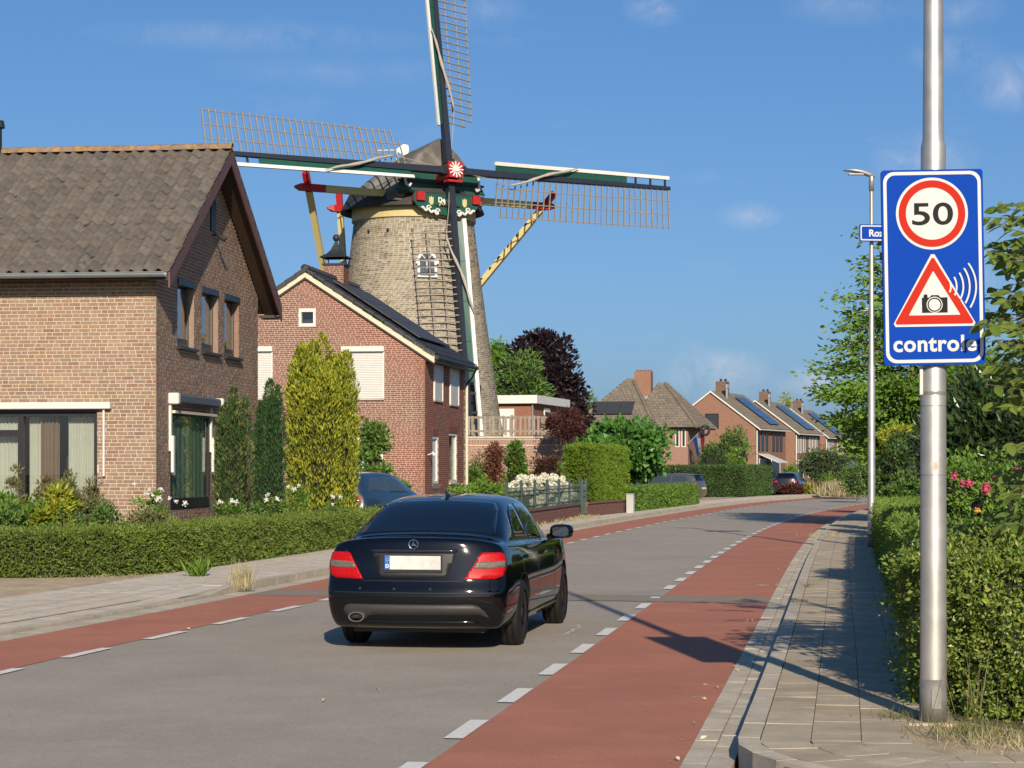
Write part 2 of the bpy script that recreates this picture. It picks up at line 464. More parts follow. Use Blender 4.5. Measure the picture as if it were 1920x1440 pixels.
# ------------------------------------------------------------------ the road: a reference line (edge of the right cycle lane) bending to the right
CF = (9.73905515e-06, -7.13918284e-04, 1.76667415e-01, -2.47925678)
def xr(D):
    if D < 8: return np.polyval(CF, 8) + (D - 8) * 0.1671
    return np.polyval(CF, D)
REF = [(xr(D), D) for D in np.arange(-40, 104, 0.5)]
a = math.atan2(REF[-1][0] - REF[-2][0], REF[-1][1] - REF[-2][1]); x, y = REF[-1]
for i in range(260):
    a += RAD(0.19) if i < 200 else 0.0
    x += 0.5 * math.sin(a); y += 0.5 * math.cos(a); REF.append((x, y))
REF = np.array(REF)
TAN = unit(np.gradient(REF, axis=0)); LEFT = np.stack([-TAN[:, 1], TAN[:, 0]], 1)
ARC = np.concatenate([[0], np.cumsum(np.linalg.norm(np.diff(REF, axis=0), axis=1))])
ARC0 = float(np.interp(13.3, REF[:288, 1], ARC[:288]))          # arc length where a dash is centred
def at_arc(s, off):
    i = np.clip(np.searchsorted(ARC, s) - 1, 0, len(ARC) - 2); f = (s - ARC[i]) / (ARC[i + 1] - ARC[i])
    p = REF[i] * (1 - f) + REF[i + 1] * f; n = LEFT[i] * (1 - f) + LEFT[i + 1] * f
    return p + n / np.linalg.norm(n) * off
def s_of(D):
    return float(np.interp(D, REF[:288, 1], ARC[:288]))
LD_D = [-40, 8, 18, 25, 45, 60, 72, 84, 98, 112, 200]
LD_O = [4.75, 4.7, 4.56, 4.27, 3.83, 3.68, 3.68, 3.95, 4.45, 4.9, 5.2]
def ld(s):                                                     # width between the two dashed lines
    return float(np.interp(np.interp(s, ARC, REF[:, 1]), LD_D, LD_O))

def strip(name, offa, offb, z, mat, s0, s1, step=1.0, parent=None, kind='structure', th=0.0):
    n = int((s1 - s0) / step) + 1; V = []; F = []
    for s in np.linspace(s0, s1, n + 1):
        for f in (offa, offb):
            p = at_arc(s, f(s) if callable(f) else f); V.append((p[0], p[1], z))
    for i in range(n): F.append((2 * i, 2 * i + 1, 2 * i + 3, 2 * i + 2))
    o = bpy.data.objects.new(name, np_mesh(name, np.array(V), np.array(F)[:, ::-1], mat)); link(o)
    if kind: o['kind'] = kind
    return attach(o, parent, True)

g = MB(); g.add([(-3000, -400, -0.06), (3000, -400, -0.06), (3000, 5000, -0.06), (-3000, 5000, -0.06)], [(0, 1, 2, 3)])
tag(g.build('ground', grassland), kind='structure')
S0, S1 = s_of(2), ARC[-1] - 3
road = strip('road', lambda s: ld(s) + 1.5, -1.72, 0.0, asphalt, 0.5, S1)
strip('cycle_lane_right', 0.0, lambda s: -1.45, 0.004, red_asphalt, 0.5, S1)
strip('cycle_lane_left', lambda s: ld(s) + 1.25, lambda s: ld(s), 0.004, red_asphalt, 0.5, S1)

# dashed lines, one object per dash
def dash(sc, offc, w, ln):
    V = []; k = 3
    for i in range(k):
        s = sc - ln / 2 + ln * i / (k - 1)
        for e in (w / 2, -w / 2):
            p = at_arc(s, (offc(s) if callable(offc) else offc) + e); V.append((p[0], p[1], 0.009))
    F = np.array([(2 * i + 1, 2 * i, 2 * i + 2, 2 * i + 3)[::-1] for i in range(k - 1)])
    o = bpy.data.objects.new('lane_dash', np_mesh('lane_dash', np.array(V), F, road_paint)); link(o); attach(o, road, True)
for k in range(-4, 62):
    s = ARC0 + 2.0 * k
    if s > S1: break
    if k != 7: dash(s, 0.06, 0.125, 0.95)
    else: dash(s - 0.35, 0.06, 0.12, 0.28)
    s2 = s + 0.85
    dash(s2, lambda q: ld(q) - 0.06, 0.115, 1.0)

# repaired trench across the road
m = MB(); n = 14
sa = s_of(26.0)
for i in range(n + 1):
    off = -1.43 + (5.5 + 1.43) * i / n
    for dlt in (0.0, 1.25):
        p = at_arc(sa + dlt + 0.10 * off + 0.02 * math.sin(i * 2.1), off); m.v.append((p[0], p[1], 0.0062))
for i in range(n): m.f.append([2 * i, 2 * i + 1, 2 * i + 3, 2 * i + 2]); m.mi.append(0); m.r.append(0)
tag(m.build('asphalt_patch', asphalt_dark), kind='structure')

# small litter of the lane surface: leaf scraps, stones
scrap = material('dry_leaf', [(0.42, 0.33, 0.18), (0.55, 0.50, 0.40), (0.30, 0.2, 0.1)], 0.8)
P = []
for k in range(70):
    s = s_of(12) + random.random() ** 1.6 * 30; off = random.choice([random.uniform(-1.6, -1.3), random.uniform(-1.6, -1.3), random.uniform(-1.6, 4.5)])
    q = at_arc(s, off); P.append((q[0], q[1], 0.012))
P = np.array(P)
lo = leaf_object('leaf_litter', P, np.zeros((len(P), 3)), 0.045, 0.025, scrap, up=0.0, spread=1.0)
for v in lo.data.vertices: v.co.z = min(max(v.co.z, 0.0105), 0.03)
tag(lo, 'scattered dry leaf scraps on the red lane and gutter', 'leaf litter', kind='stuff')

# ------------------------------------------------------------------ kerbs and pavements
def offset_path(path, d):
    path = np.array(path); t = unit(np.gradient(path, axis=0)); nrm = np.stack([t[:, 1], -t[:, 0]], 1)   # to the right of travel
    return path + nrm * d
def resample(path, step):
    path = np.array(path); L_ = np.concatenate([[0], np.cumsum(np.linalg.norm(np.diff(path, axis=0), axis=1))])
    n = max(2, int(L_[-1] / step) + 1); s = np.linspace(0, L_[-1], n)
    return np.stack([np.interp(s, L_, path[:, 0]), np.interp(s, L_, path[:, 1])], 1)

# right: from the side street in the lower right corner, round the bend, then along the lane
cx, cy = at_arc(s_of(12.1), -1.74)
kr = [(9.0, cy - 1.55), (4.0, cy - 1.52), (2.6, cy - 1.51)]
for i in range(0, 13):
    g_ = math.pi / 2 * i / 12
    kr.append((cx + 1.0 - math.sin(g_) * 1.0, cy - 1.5 * math.cos(g_)))
kr += [tuple(at_arc(s, -1.74)) for s in np.arange(s_of(12.6), S1, 0.6)]
KR = resample(kr, 0.1)

def ring_pieces(path, d0, d1, ln, gap, zt, zb, jitter=0.0, phase=0.0, limit=None, tilt=0.0):
    """pieces between two offset curves of a path, cut every ln metres -> list of 8 corners"""
    A = resample_pair(path, d0, d1, ln, phase); out = []
    for (a0, b0, a1, b1) in A:
        c = (a0 + b0 + a1 + b1) / 4
        q = [c + (p - c) * (1 - gap / max(0.05, np.linalg.norm(p - c))) for p in (a0, b0, a1, b1)]
        dz = random.uniform(-jitter, jitter); tz = [random.uniform(-tilt, tilt) for _ in range(4)]
        lo = [(p[0], p[1], zb) for p in q]; hi = [(p[0], p[1], zt + dz + tz[i]) for i, p in enumerate(q)]
        out.append((c, lo + hi))
    return out
def resample_pair(path, d0, d1, ln, phase):
    path = np.array(path); L_ = np.concatenate([[0], np.cumsum(np.linalg.norm(np.diff(path, axis=0), axis=1))])
    A = offset_path(path, d0); B = offset_path(path, d1); res = []
    s = phase
    while s + ln < L_[-1]:
        f = lambda Q, t: np.array([np.interp(t, L_, Q[:, 0]), np.interp(t, L_, Q[:, 1])])
        res.append((f(A, s), f(B, s), f(A, s + ln), f(B, s + ln))); s += ln
    return res
def piece_objects(name, pieces, mat, parent, limit=300, restname=None):
    pieces = sorted(pieces, key=lambda p: p[0][0] ** 2 + p[0][1] ** 2 if p[0][1] > 10.6 else 1e6)
    q = np.array([(0, 2, 3, 1), (4, 5, 7, 6), (0, 1, 5, 4), (2, 6, 7, 3), (0, 4, 6, 2), (1, 3, 7, 5)])
    for c, cs in pieces[:limit]:
        o_ = Vector((c[0], c[1], 0))
        me = np_mesh(name, np.array(cs) - np.array([c[0], c[1], 0]), q, mat)
        o = bpy.data.objects.new(name, me); link(o); o.location = o_; o.parent = parent
    if len(pieces) > limit:
        r = pieces[limit:]
        o = bpy.data.objects.new(restname or name + 's', boxes_mesh(name, [c for _, c in r], mat, rng.random(len(r)))); link(o)
        o.parent = parent; o['kind'] = 'stuff'

def sheet(name, poly, z, mat, parent=None, kind='structure'):
    b = MB(); b.add([(p[0], p[1], z) for p in poly], [list(range(len(poly)))])
    o = b.build(name, mat); 
    if kind: o['kind'] = kind
    return attach(o, parent, True)

# right pavement: bed of sand with slabs on it
inner = offset_path(KR, 1.32)
i0 = 40
far = [tuple(p) for p in KR[:1100:4]]; back = [tuple(p) for p in offset_path(KR, 1.5)[900:1100:4]][::-1]
bed = MB(); kk = resample(kr, 0.6); ki = kk + np.array([0, 0])
for i, p in enumerate(kk):
    t = unit(np.gradient(kk, axis=0))[i]; w = 2.2
    q = p + np.array([t[1], -t[0]]) * (w if p[1] > 13.2 else 0.9)
    bed.v += [(p[0], p[1], 0.1), (q[0], q[1], 0.1)]
for i in range(len(kk) - 1): bed.f.append([2 * i, 2 * i + 2, 2 * i + 3, 2 * i + 1]); bed.mi.append(0); bed.r.append(0)
pav_r = bed.build('pavement_right', joint_sand); tag(pav_r, kind='structure')
sheet('verge_soil', [(2.2, 10.75), (9, 10.7), (9, 15), (3.3, 15), (2.5, 13.3), (2.1, 12.2)], 0.104, sand)
KRn = KR[KR[:, 1] < 110]
pcs = []
for r in range(4):
    d0 = 0.135 + 0.29 * r
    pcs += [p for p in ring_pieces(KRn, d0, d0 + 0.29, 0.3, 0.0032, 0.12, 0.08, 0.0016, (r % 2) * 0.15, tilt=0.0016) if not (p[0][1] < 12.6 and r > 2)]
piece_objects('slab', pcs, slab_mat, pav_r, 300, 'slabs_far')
kerb_r = thing('kerb_right', (0, 0, 0), kind='structure')
kc = int(np.argmax((KRn[:, 1] > 12.7) & (np.arange(len(KRn)) > 20)))
piece_objects('kerb_stone', ring_pieces(KRn[:kc + 1], 0.0, 0.13, 0.33, 0.004, 0.122, -0.05, 0.001) + ring_pieces(KRn[kc:], 0.0, 0.13, 1.0, 0.006, 0.122, -0.05, 0.002), concrete, kerb_r, 300)
gut_r = thing('gutter_right', (0, 0, 0), kind='structure')
pth = np.array([tuple(at_arc(s, -1.74)) for s in np.arange(s_of(9.5), S1, 0.5)])
gp = []
for (d0, d1, ph) in ((-0.30, -0.155, 0.0), (-0.15, -0.006, 0.25)):
    gp += ring_pieces(pth, d0, d1, 0.5, 0.004, 0.014, -0.05, 0.003, ph, tilt=0.002)
piece_objects('gutter_stone', gp, concrete, gut_r, 240, 'gutter_stones_far')
# drop kerb patch of pale slabs by the bend
# left side
LK = np.array([tuple(at_arc(s, ld(s) + 1.53)) for s in np.arange(s_of(9), S1, 0.5)])
gut_l = thing('gutter_left', (0, 0, 0), kind='structure')
piece_objects('gutter_stone', ring_pieces(LK, 0.006, 0.28, 0.8, 0.003, 0.012, -0.05, 0.002), concrete, gut_l, 150, 'gutter_stones_far')
kerb_l = thing('kerb_left', (0, 0, 0), kind='structure')
lo_ = [p for p in ring_pieces(LK, -0.13, 0.0, 1.0, 0.004, 0.045, -0.05, 0.0) if p[0][1] <= 27.2]
hi_ = [p for p in ring_pieces(LK, -0.15, 0.0, 1.0, 0.004, 0.115, -0.05, 0.003) if p[0][1] > 28.1]
sl_ = [p for p in ring_pieces(LK, -0.15, 0.0, 1.0, 0.004, 0.115, -0.05, 0.003) if 27.2 < p[0][1] <= 28.1]
sl_ = [(c, cs[:4] + [(x_, y_, 0.045 if y_ < c[1] else 0.115) for (x_, y_, z_) in cs[4:]]) for c, cs in sl_]
piece_objects('kerb_stone', lo_ + sl_ + hi_, concrete, kerb_l, 200)
pl = MB(); kk = LK[::2]
tt = unit(np.gradient(kk, axis=0))
for i, p in enumerate(kk):
    n_ = np.array([-tt[i][1], tt[i][0]]); w = 6.5 if p[1] < 30 else max(3.2, 6.5 - (p[1] - 30) * 0.5)
    z0 = 0.022 if p[1] < 26 else (0.088 if p[1] > 28.3 else 0.022 + 0.066 * (p[1] - 26) / 2.3)
    a_ = p + n_ * 0.12; b_ = p + n_ * w
    pl.v += [(a_[0], a_[1], z0), (b_[0], b_[1], 0.09)]
for i in range(len(kk) - 1): pl.f.append([2 * i, 2 * i + 1, 2 * i + 3, 2 * i + 2]); pl.mi.append(0); pl.r.append(0)
pav_l = tag(pl.build('pavement_left', sand), kind='structure')
pcs = []
for r in range(6):
    d0 = 0.16 + 0.30 * r
    row = ring_pieces(LK, -d0 - 0.30, -d0, 0.6 if r == 0 else 0.3, 0.003, 0.106, 0.05, 0.001, (r % 2) * 0.15 + 0.07, tilt=0.001)
    out = []
    for c, cs in row:
        if c[1] < 28.0:
            cs = cs[:4] + [(x_, y_, z_ - min(1.0, max(0.0, (28.0 - y_) / 2.4)) * 0.062 * max(0.0, 1 - r * 0.30)) for (x_, y_, z_) in cs[4:]]
            cs = [(x_, y_, min(z_, cs[4][2] - 0.01)) for (x_, y_, z_) in cs[:4]] + cs[4:]
        if c[1] > 15: out.append((c, cs))
    pcs += out
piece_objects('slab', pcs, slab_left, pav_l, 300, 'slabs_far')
# garden ground behind the pavements
sheet('garden_soil_left', [(-40, 26), (-14, 27.5), (-8, 30.5), (-5.9, 31.2), (-5.2, 33), (-4.6, 37), (-3.6, 43), (-2.2, 50), (-0.6, 58), (0.6, 62), (2.2, 72), (4.2, 81), (8.2, 97), (12, 117), (18, 135), (30, 160), (30, 300), (-60, 300), (-60, 26)], 0.094, soil)
sheet('garden_soil_right', [tuple(at_arc(s, -3.0)) for s in np.arange(s_of(13.5), S1, 3)] + [(120, 200), (120, 11), (3.4, 12.0)], 0.108, soil)
sheet('driveway', [gnd(1310, 944)[:2], gnd(1455, 927)[:2], gnd(1440, 915)[:2], gnd(1300, 925)[:2]], 0.1, sand)
# ------------------------------------------------------------------ brick work
def brick_courses(s0, s1, z0, z1, course, st, hd, joint, holes=(), clip=None, seed=1):
    """bricks (s0,s1,z0,z1) of a wall in alternating stretchers and headers, cut at openings and at the gable line"""
    r = random.Random(seed); out = []; z = z0; k = 0
    while z + course * 0.6 < z1:
        lo, hi = s0, s1
        zt = z + course - joint
        if clip:
            c = clip(zt)
            if c is None: break
            lo, hi = max(lo, c[0]), min(hi, c[1])
        free = [(lo, hi)]
        for (a, b, c_, d_) in holes:
            if zt > c_ + 0.01 and z < d_ - 0.01:
                nf = []
                for (p, q) in free:
                    if a > p: nf.append((p, min(q, a)))
                    if b < q: nf.append((max(p, b), q))
                free = [(p, q) for p, q in nf if q - p > 0.03]
        s = s0 - (st + hd + 2 * joint) + (k % 2) * (st * 0.5 + hd * 0.5 + joint) + (k % 4 // 2) * hd * 0.5; i = 0
        while s < s1:
            w = (st if i % 2 == 0 else hd) * (1 + r.uniform(-.03, .03))
            for (p, q) in free:
                a, b = max(s, p), min(s + w, q)
                if b - a > 0.025: out.append((a, b, z, zt))
            s += w + joint; i += 1
        z += course; k += 1
    return out

def lay_bricks(name, bricks, parent, u, n, o, mat, near=0, nearkey=None, depth=0.06, proud=0.0, seed=2):
    """bricks as real blocks: those first by nearkey one object each, the rest joined; wall frame o + u*s, outward n (parent-local)"""
    r = random.Random(seed); o = Vector(o); u = Vector(u); n = Vector(n); zz = Vector((0, 0, 1))
    if near:
        bricks = sorted(bricks, key=nearkey)
    cache = {}
    for (a, b, z0, z1) in bricks[:near]:
        w = round((b - a) / 0.02) * 0.02 - 0.001 if False else round(b - a, 2); h = round(z1 - z0, 3)
        if (w, h) not in cache:
            m = MB(); c = Vector((0, 0, 0))
            vs = [u * (x * w / 2) + n * (y - depth / 2) + zz * (z * h / 2) for z in (-1, 1) for y in (-depth / 2, depth / 2) for x in (-1, 1)]
            m.add(vs, [(0, 2, 3, 1), (4, 5, 7, 6), (0, 1, 5, 4), (2, 6, 7, 3), (0, 4, 6, 2), (1, 3, 7, 5)])
            me = m.mesh('brick', mat); bm = bmesh.new(); bm.from_mesh(me); bmesh.ops.recalc_face_normals(bm, faces=bm.faces); bm.to_mesh(me); bm.free()
            cache[(w, h)] = me
        inst('brick', cache[(w, h)], parent, o + u * ((a + b) / 2) + zz * ((z0 + z1) / 2) + n * (proud + r.uniform(-.002, .002)))
    rest = bricks[near:]
    if rest:
        B = []
        for (a, b, z0, z1) in rest:
            e = proud + r.uniform(-.002, .002)
            B.append([tuple(o + u * x + n * y + zz * z) for z in (z0, z1) for y in (e, e - depth) for x in (a, b)])
        ob = bpy.data.objects.new(name, boxes_mesh(name, B, mat, rng.random(len(rest)))); link(ob)
        ob.parent = parent; ob['kind'] = 'stuff'

def wall_panels(m, s0, s1, z0, z1, holes, u, n, o, th=0.28):
    """solid wall with openings (boxes between the opening edges)"""
    o = Vector(o); u = Vector(u); n = Vector(n); zz = Vector((0, 0, 1))
    S = sorted({s0, s1, *[min(max(h[i], s0), s1) for h in holes for i in (0, 1)]}); Z = sorted({z0, z1, *[min(max(h[i], z0), z1) for h in holes for i in (2, 3)]})
    for a, b in zip(S, S[1:]):
        for c, d in zip(Z, Z[1:]):
            ms, mz = (a + b) / 2, (c + d) / 2
            if any(h[0] < ms < h[1] and h[2] < mz < h[3] for h in holes): continue
            m.add([o + u * x + n * y + zz * z for z in (c, d) for y in (0, -th) for x in (a, b)], [(0, 2, 3, 1), (4, 5, 7, 6), (0, 1, 5, 4), (2, 6, 7, 3), (0, 4, 6, 2), (1, 3, 7, 5)])

def gable_top(m, s0, s1, z0, sa, za, u, n, o, th=0.28):
    m.prism([(s0, z0), (s1, z0), (sa, za)], o, u, (0, 0, 1), n, -th)

def frame(m, s0, s1, z0, z1, w, d0, d1, u, n, o):
    """rectangular window frame of bar width w, from depth d0 to d1 along n"""
    o = Vector(o); u = Vector(u); n = Vector(n); zz = Vector((0, 0, 1))
    for (a, b, c, d) in ((s0, s1, z0, z0 + w), (s0, s1, z1 - w, z1), (s0, s0 + w, z0 + w, z1 - w), (s1 - w, s1, z0 + w, z1 - w)):
        m.add([o + u * x + n * y + zz * z for z in (c, d) for y in (d0, d1) for x in (a, b)], [(0, 2, 3, 1), (4, 5, 7, 6), (0, 1, 5, 4), (2, 6, 7, 3), (0, 4, 6, 2), (1, 3, 7, 5)])

def slab3(m, s0, s1, z0, z1, d0, d1, u, n, o):
    o = Vector(o); u = Vector(u); n = Vector(n); zz = Vector((0, 0, 1))
    return m.add([o + u * x + n * y + zz * z for z in (z0, z1) for y in (d0, d1) for x in (s0, s1)], [(0, 2, 3, 1), (4, 5, 7, 6), (0, 1, 5, 4), (2, 6, 7, 3), (0, 4, 6, 2), (1, 3, 7, 5)])

def curtain(name, s0, s1, z0, z1, d, mat, parent, u, n, o, folds=9, amp=0.03):
    o = Vector(o); u = Vector(u); n = Vector(n); m = MB(); k = folds * 6
    for i in range(k + 1):
        s = s0 + (s1 - s0) * i / k; e = d + amp * math.sin(i / 6 * 6.283) + 0.3 * amp * math.sin(i * 0.77)
        for z in (z0, z1): m.v.append(tuple(o + u * s + n * e + Vector((0, 0, z))))
    for i in range(k): m.f.append([2 * i, 2 * i + 1, 2 * i + 3, 2 * i + 2]); m.mi.append(0); m.r.append(0)
    return m.build(name, mat, parent, smooth=True, fixn=False)

mortar_tan = material('mortar_tan', (0.52, 0.425, 0.31), 0.95, 0.12, 12, bump=0.4, bscale=90, spec=0.1)
brick_tan = material('brick_tan', [(0.25, 0.168, 0.122), (0.215, 0.152, 0.117), (0.285, 0.207, 0.153), (0.185, 0.142, 0.117), (0.29, 0.17, 0.11), (0.225, 0.163, 0.128), (0.20, 0.118, 0.086), (0.275, 0.205, 0.158)], 0.9, 0.14, 18, bump=0.5, bscale=70, spec=0.15, stain=[((0.15, 0.11, 0.08), 0.35, 0.9, 0.5), ((0.36, 0.24, 0.15), 0.35, 0.6, 0.5)])
mortar_pale = material('mortar_pale', (0.50, 0.43, 0.36), 0.95, 0.1, 12, bump=0.4, bscale=90, spec=0.1)
brick_red = material('brick_red', [(0.205, 0.08, 0.053), (0.178, 0.07, 0.048), (0.23, 0.094, 0.064), (0.19, 0.078, 0.054), (0.16, 0.06, 0.044)], 0.9, 0.12, 18, bump=0.4, bscale=70, spec=0.15, stain=((0.17, 0.075, 0.05), 0.4, 0.5, 0.5))
tile_mat = material('roof_tile', [(0.088, 0.075, 0.065), (0.105, 0.091, 0.079), (0.075, 0.067, 0.061), (0.116, 0.10, 0.086), (0.093, 0.076, 0.064)], 0.85, 0.3, 9, bump=0.5, bscale=50, spec=0.2, stain=[((0.22, 0.21, 0.17), 0.55, 3.5, 0.60), ((0.08, 0.07, 0.06), 0.5, 1.2, 0.5)])
ridge_mat = material('ridge_tile', [(0.22, 0.14, 0.095), (0.18, 0.13, 0.09), (0.25, 0.16, 0.10)], 0.85, 0.3, 9, bump=0.5, bscale=40, spec=0.2, stain=[((0.40, 0.215, 0.035), 0.95, 4.5, 0.50), ((0.24, 0.23, 0.19), 0.5, 7, 0.56)])
dark_wood = material('dark_stained_wood', (0.045, 0.028, 0.02), 0.6, 0.2, 8, spec=0.4)
red_wood = material('redbrown_wood', (0.12, 0.055, 0.042), 0.6, 0.15, 8, spec=0.4)
zinc = material('zinc', (0.30, 0.33, 0.345), 0.45, 0.12, 4, metal=0.55)
black_frame = material('black_frame', (0.018, 0.017, 0.018), 0.4, 0.1, 8)
grey_frame = material('grey_frame', (0.085, 0.075, 0.065), 0.5, 0.1, 8)
glass_clear = glass_mat('window_glass', refl=0.02, density=0.06, top=0.6)
glass_low = glass_mat('window_glass_dull', refl=0.05, density=0.1, top=0.35)
glass_sky = glass_mat('window_glass_mirror', refl=0.30, density=0.35, top=0.6)
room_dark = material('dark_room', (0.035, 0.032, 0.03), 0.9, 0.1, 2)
net_curtain = material('net_curtain', (0.52, 0.54, 0.46), 0.9, 0.06, 3, transl=0.2)
brown_curtain = material('brown_curtain', (0.16, 0.115, 0.075), 0.9, 0.1, 6)
green_curtain = material('green_curtain', (0.27, 0.42, 0.33), 0.9, 0.12, 5, transl=0.15)
awning_grey = material('awning_grey', (0.10, 0.115, 0.14), 0.5, 0.08, 5, metal=0.3)

# ------------------------------------------------------------------ house 1: brown brick house at the left, gable turned to the road
AZ1 = RAD(7.0)
c1 = Vector(((293 - 960) / FPX * 36.3, 36.3, 0.0))
U1 = Vector((math.cos(AZ1), -math.sin(AZ1), 0)); V1 = Vector((math.sin(AZ1), math.cos(AZ1), 0))     # along the front wall, along the gable
h1 = thing('house', tuple(c1), -AZ1, 'brown brick house with weathered tiled roof behind the low hedge', 'house')
EAVE1, GW1, L1 = 5.30, 7.35, 10.5
RIDGE1 = 7.72
# local frame: x = along front (front wall from x=-L1 to 0), y = along gable (0..GW1), z up
ux, uy = Vector((1, 0, 0)), Vector((0, 1, 0))
def f1(px, py):                                   # photo pixel on the front wall -> (x, z)
    p = on_plane(px, py, c1, V1) - c1; return p.dot(U1), p.z
def g1(px, py):                                   # photo pixel on the gable wall -> (y, z)
    p = on_plane(px, py, c1, U1) - c1; return p.dot(V1), p.z
xw1, zw1 = f1(182, 772)
fh = [(-5.6, xw1, 0.95, zw1)]                      # the large front window
gh = []
for (xa, ya, xb, yb) in ((333, 522, 364, 652), (379, 537, 409, 665), (421, 551, 448, 677)):
    a = g1(xa, ya); b = g1(xb, yb); gh.append((a[0], b[0], g1(xa, yb - 7)[1], a[1]))
zmid0 = sum(h[2] for h in gh) / 3; zmid1 = sum(h[3] for h in gh) / 3
gh = [(a, b, zmid0, zmid1) for a, b, _, _ in gh]
ga, gb = g1(319, 770), g1(392, 948)
gh.append((ga[0], gb[0], 0.95, 2.72))
m = MB()
wall_panels(m, -L1, -0.27, 0, EAVE1, fh, ux, -uy, (0, 0.006, 0))
wall_panels(m, 0.007, GW1 - 0.007, 0, EAVE1, gh, uy, ux, (-0.006, 0, 0))
gable_top(m, 0, GW1, EAVE1, GW1 / 2, RIDGE1 - 0.12, uy, ux, (-0.006, 0, 0))
wall_panels(m, -L1, -0.30, 0, EAVE1, [], ux, uy, (0, GW1 - 0.006, 0))
wall_panels(m, 0.29, GW1 - 0.29, 0, EAVE1, [], uy, -ux, (-L1, 0, 0))
m.prism([(0, EAVE1), (GW1, EAVE1), (GW1 / 2, RIDGE1 - 0.12)], (-L1, 0, 0), uy, (0, 0, 1), ux, 0.28)
m.bb(-L1 + .3, -.3, .3, GW1 - .3, 2.78, 2.86)      # floor between the storeys
wall1 = m.build('wall', mortar_tan, h1)
ROOTM[wall1.name] = ROOTM[h1.name]
bf = brick_courses(-L1, 0.0, 0.12, EAVE1, 0.0655, 0.205, 0.10, 0.0125, fh, seed=3)
lay_bricks('front_bricks', bf, wall1, ux, -uy, (0, 0, 0), brick_tan, near=300, nearkey=lambda b: (0 if b[0] > -2.75 else 1, 0 if b[2] > 2.4 else 1, -b[1] * 0.3 - b[2]), seed=4)
sl1 = (RIDGE1 - EAVE1) / (GW1 / 2)
bg1 = brick_courses(0.0, GW1, 0.12, RIDGE1 - 0.1, 0.0655, 0.205, 0.10, 0.0125, gh, clip=lambda z: (max(0, (z - EAVE1) / sl1), min(GW1, GW1 - (z - EAVE1) / sl1)) if z < RIDGE1 - .2 else None, seed=5)
bg1 = [b for b in bg1 if b[1] - b[0] > 0.02]
lay_bricks('gable_bricks', bg1, wall1, uy, ux, (0, 0, 0), brick_tan, seed=6)

# roof: two slopes, tiled one by one on the road side
OV, OVG = 0.52, 0.40
def slope_pts(y): return EAVE1 + 0.10 + y * sl1
m = MB()
zt = lambda y: EAVE1 + 0.04 + min(y, GW1 - y) * sl1
th = 0.10
for (ya, yb) in ((-OV, GW1 / 2), (GW1 + OV, GW1 / 2)):
    za, zb = zt(min(ya, GW1 - ya)), zt(GW1 / 2)
    m.add([(x, y, z + e) for e in (0, th) for (y, z) in ((ya, za), (yb, zb)) for x in (-L1 - .3, OVG - 0.03)], [(0, 2, 3, 1), (4, 5, 7, 6), (0, 1, 5, 4), (2, 6, 7, 3), (0, 4, 6, 2), (1, 3, 7, 5)])
roof1 = m.build('roof', dark_wood, h1); ROOTM[roof1.name] = ROOTM[h1.name]
def tile_mesh(w, ln, mat, amp=0.046, nseg=8):
    m = MB(); rows = []
    for (yy, dz) in ((0, 0.0), (ln, 0.0)):
        for i in range(nseg + 1):
            t = i / nseg; z = amp * math.sin(t * 6.283 + 0.6) * (0.55 if t > 0.55 else 1.0) + 0.012
            m.v.append((t * w * 1.04, yy, z + dz))
    k = nseg + 1
    for i in range(nseg): m.f.append([i, i + 1, k + i + 1, k + i])
    b = len(m.v)
    for i in range(k): m.v.append((m.v[i][0], 0, m.v[i][2] - 0.028))
    for i in range(nseg): m.f.append([b + i, b + i + 1, i + 1, i])
    m.f.append([0, k, k, b]) if False else None
    m.mi = [0] * len(m.f); m.r = [0.0] * len(m.f)
    me = m.mesh('tile', mat, smooth=True); return me
TW, TL = 0.245, 0.315
tile_me = tile_mesh(TW, TL * 1.12, tile_mat)
slen = math.hypot(GW1 / 2 + OV, (GW1 / 2 + OV) * sl1); nrow = int(slen / TL) + 1; TL = slen / nrow
ang = math.atan(sl1)
allt = []
for r_ in range(nrow):
    for c_ in range(int((L1 + .3 + OVG) / TW)):
        allt.append((OVG - (c_ + 1) * TW, r_))
allt.sort(key=lambda q: -q[0])
near_t = [q for q in allt if q[0] > -3.6][:300]; rest_t = allt[len(near_t):]
def tile_loc(q, jit=True):
    d = q[1] * TL; y = -OV + d * math.cos(ang) - 0.02; z = zt(-OV) + d * math.sin(ang) + th + 0.035
    return Vector((q[0], y, z))
for q in near_t:
    o = inst('tile', tile_me, roof1, tile_loc(q) + Vector((random.uniform(-.006, .006), 0, random.uniform(-.006, .010))))
    o.rotation_euler = (ang - 0.07 + random.uniform(-.02, .02), random.uniform(-.03, .03), random.uniform(-.02, .02))
def join_tiles(name, me, locs, rot, parent, mat):
    n0 = len(me.vertices); V0 = np.empty(n0 * 3); me.vertices.foreach_get('co', V0); V0 = V0.reshape(-1, 3) @ np.array(rot.to_matrix()).T
    F0 = np.array([list(p.vertices) for p in me.polygons])
    V = (V0[None] + np.array([tuple(l) for l in locs])[:, None]).reshape(-1, 3); F = (F0[None] + (np.arange(len(locs)) * n0)[:, None, None]).reshape(-1, F0.shape[1])
    o = bpy.data.objects.new(name, np_mesh(name, V, F, mat, np.repeat(rng.random(len(locs)), len(F0)), smooth=True)); link(o); o.parent = parent; o['kind'] = 'stuff'
    return o
from mathutils import Euler
join_tiles('tiles_far', tile_me, [tile_loc(q) for q in rest_t], Euler((ang - 0.06, 0, 0)), roof1, tile_mat)
bk = []
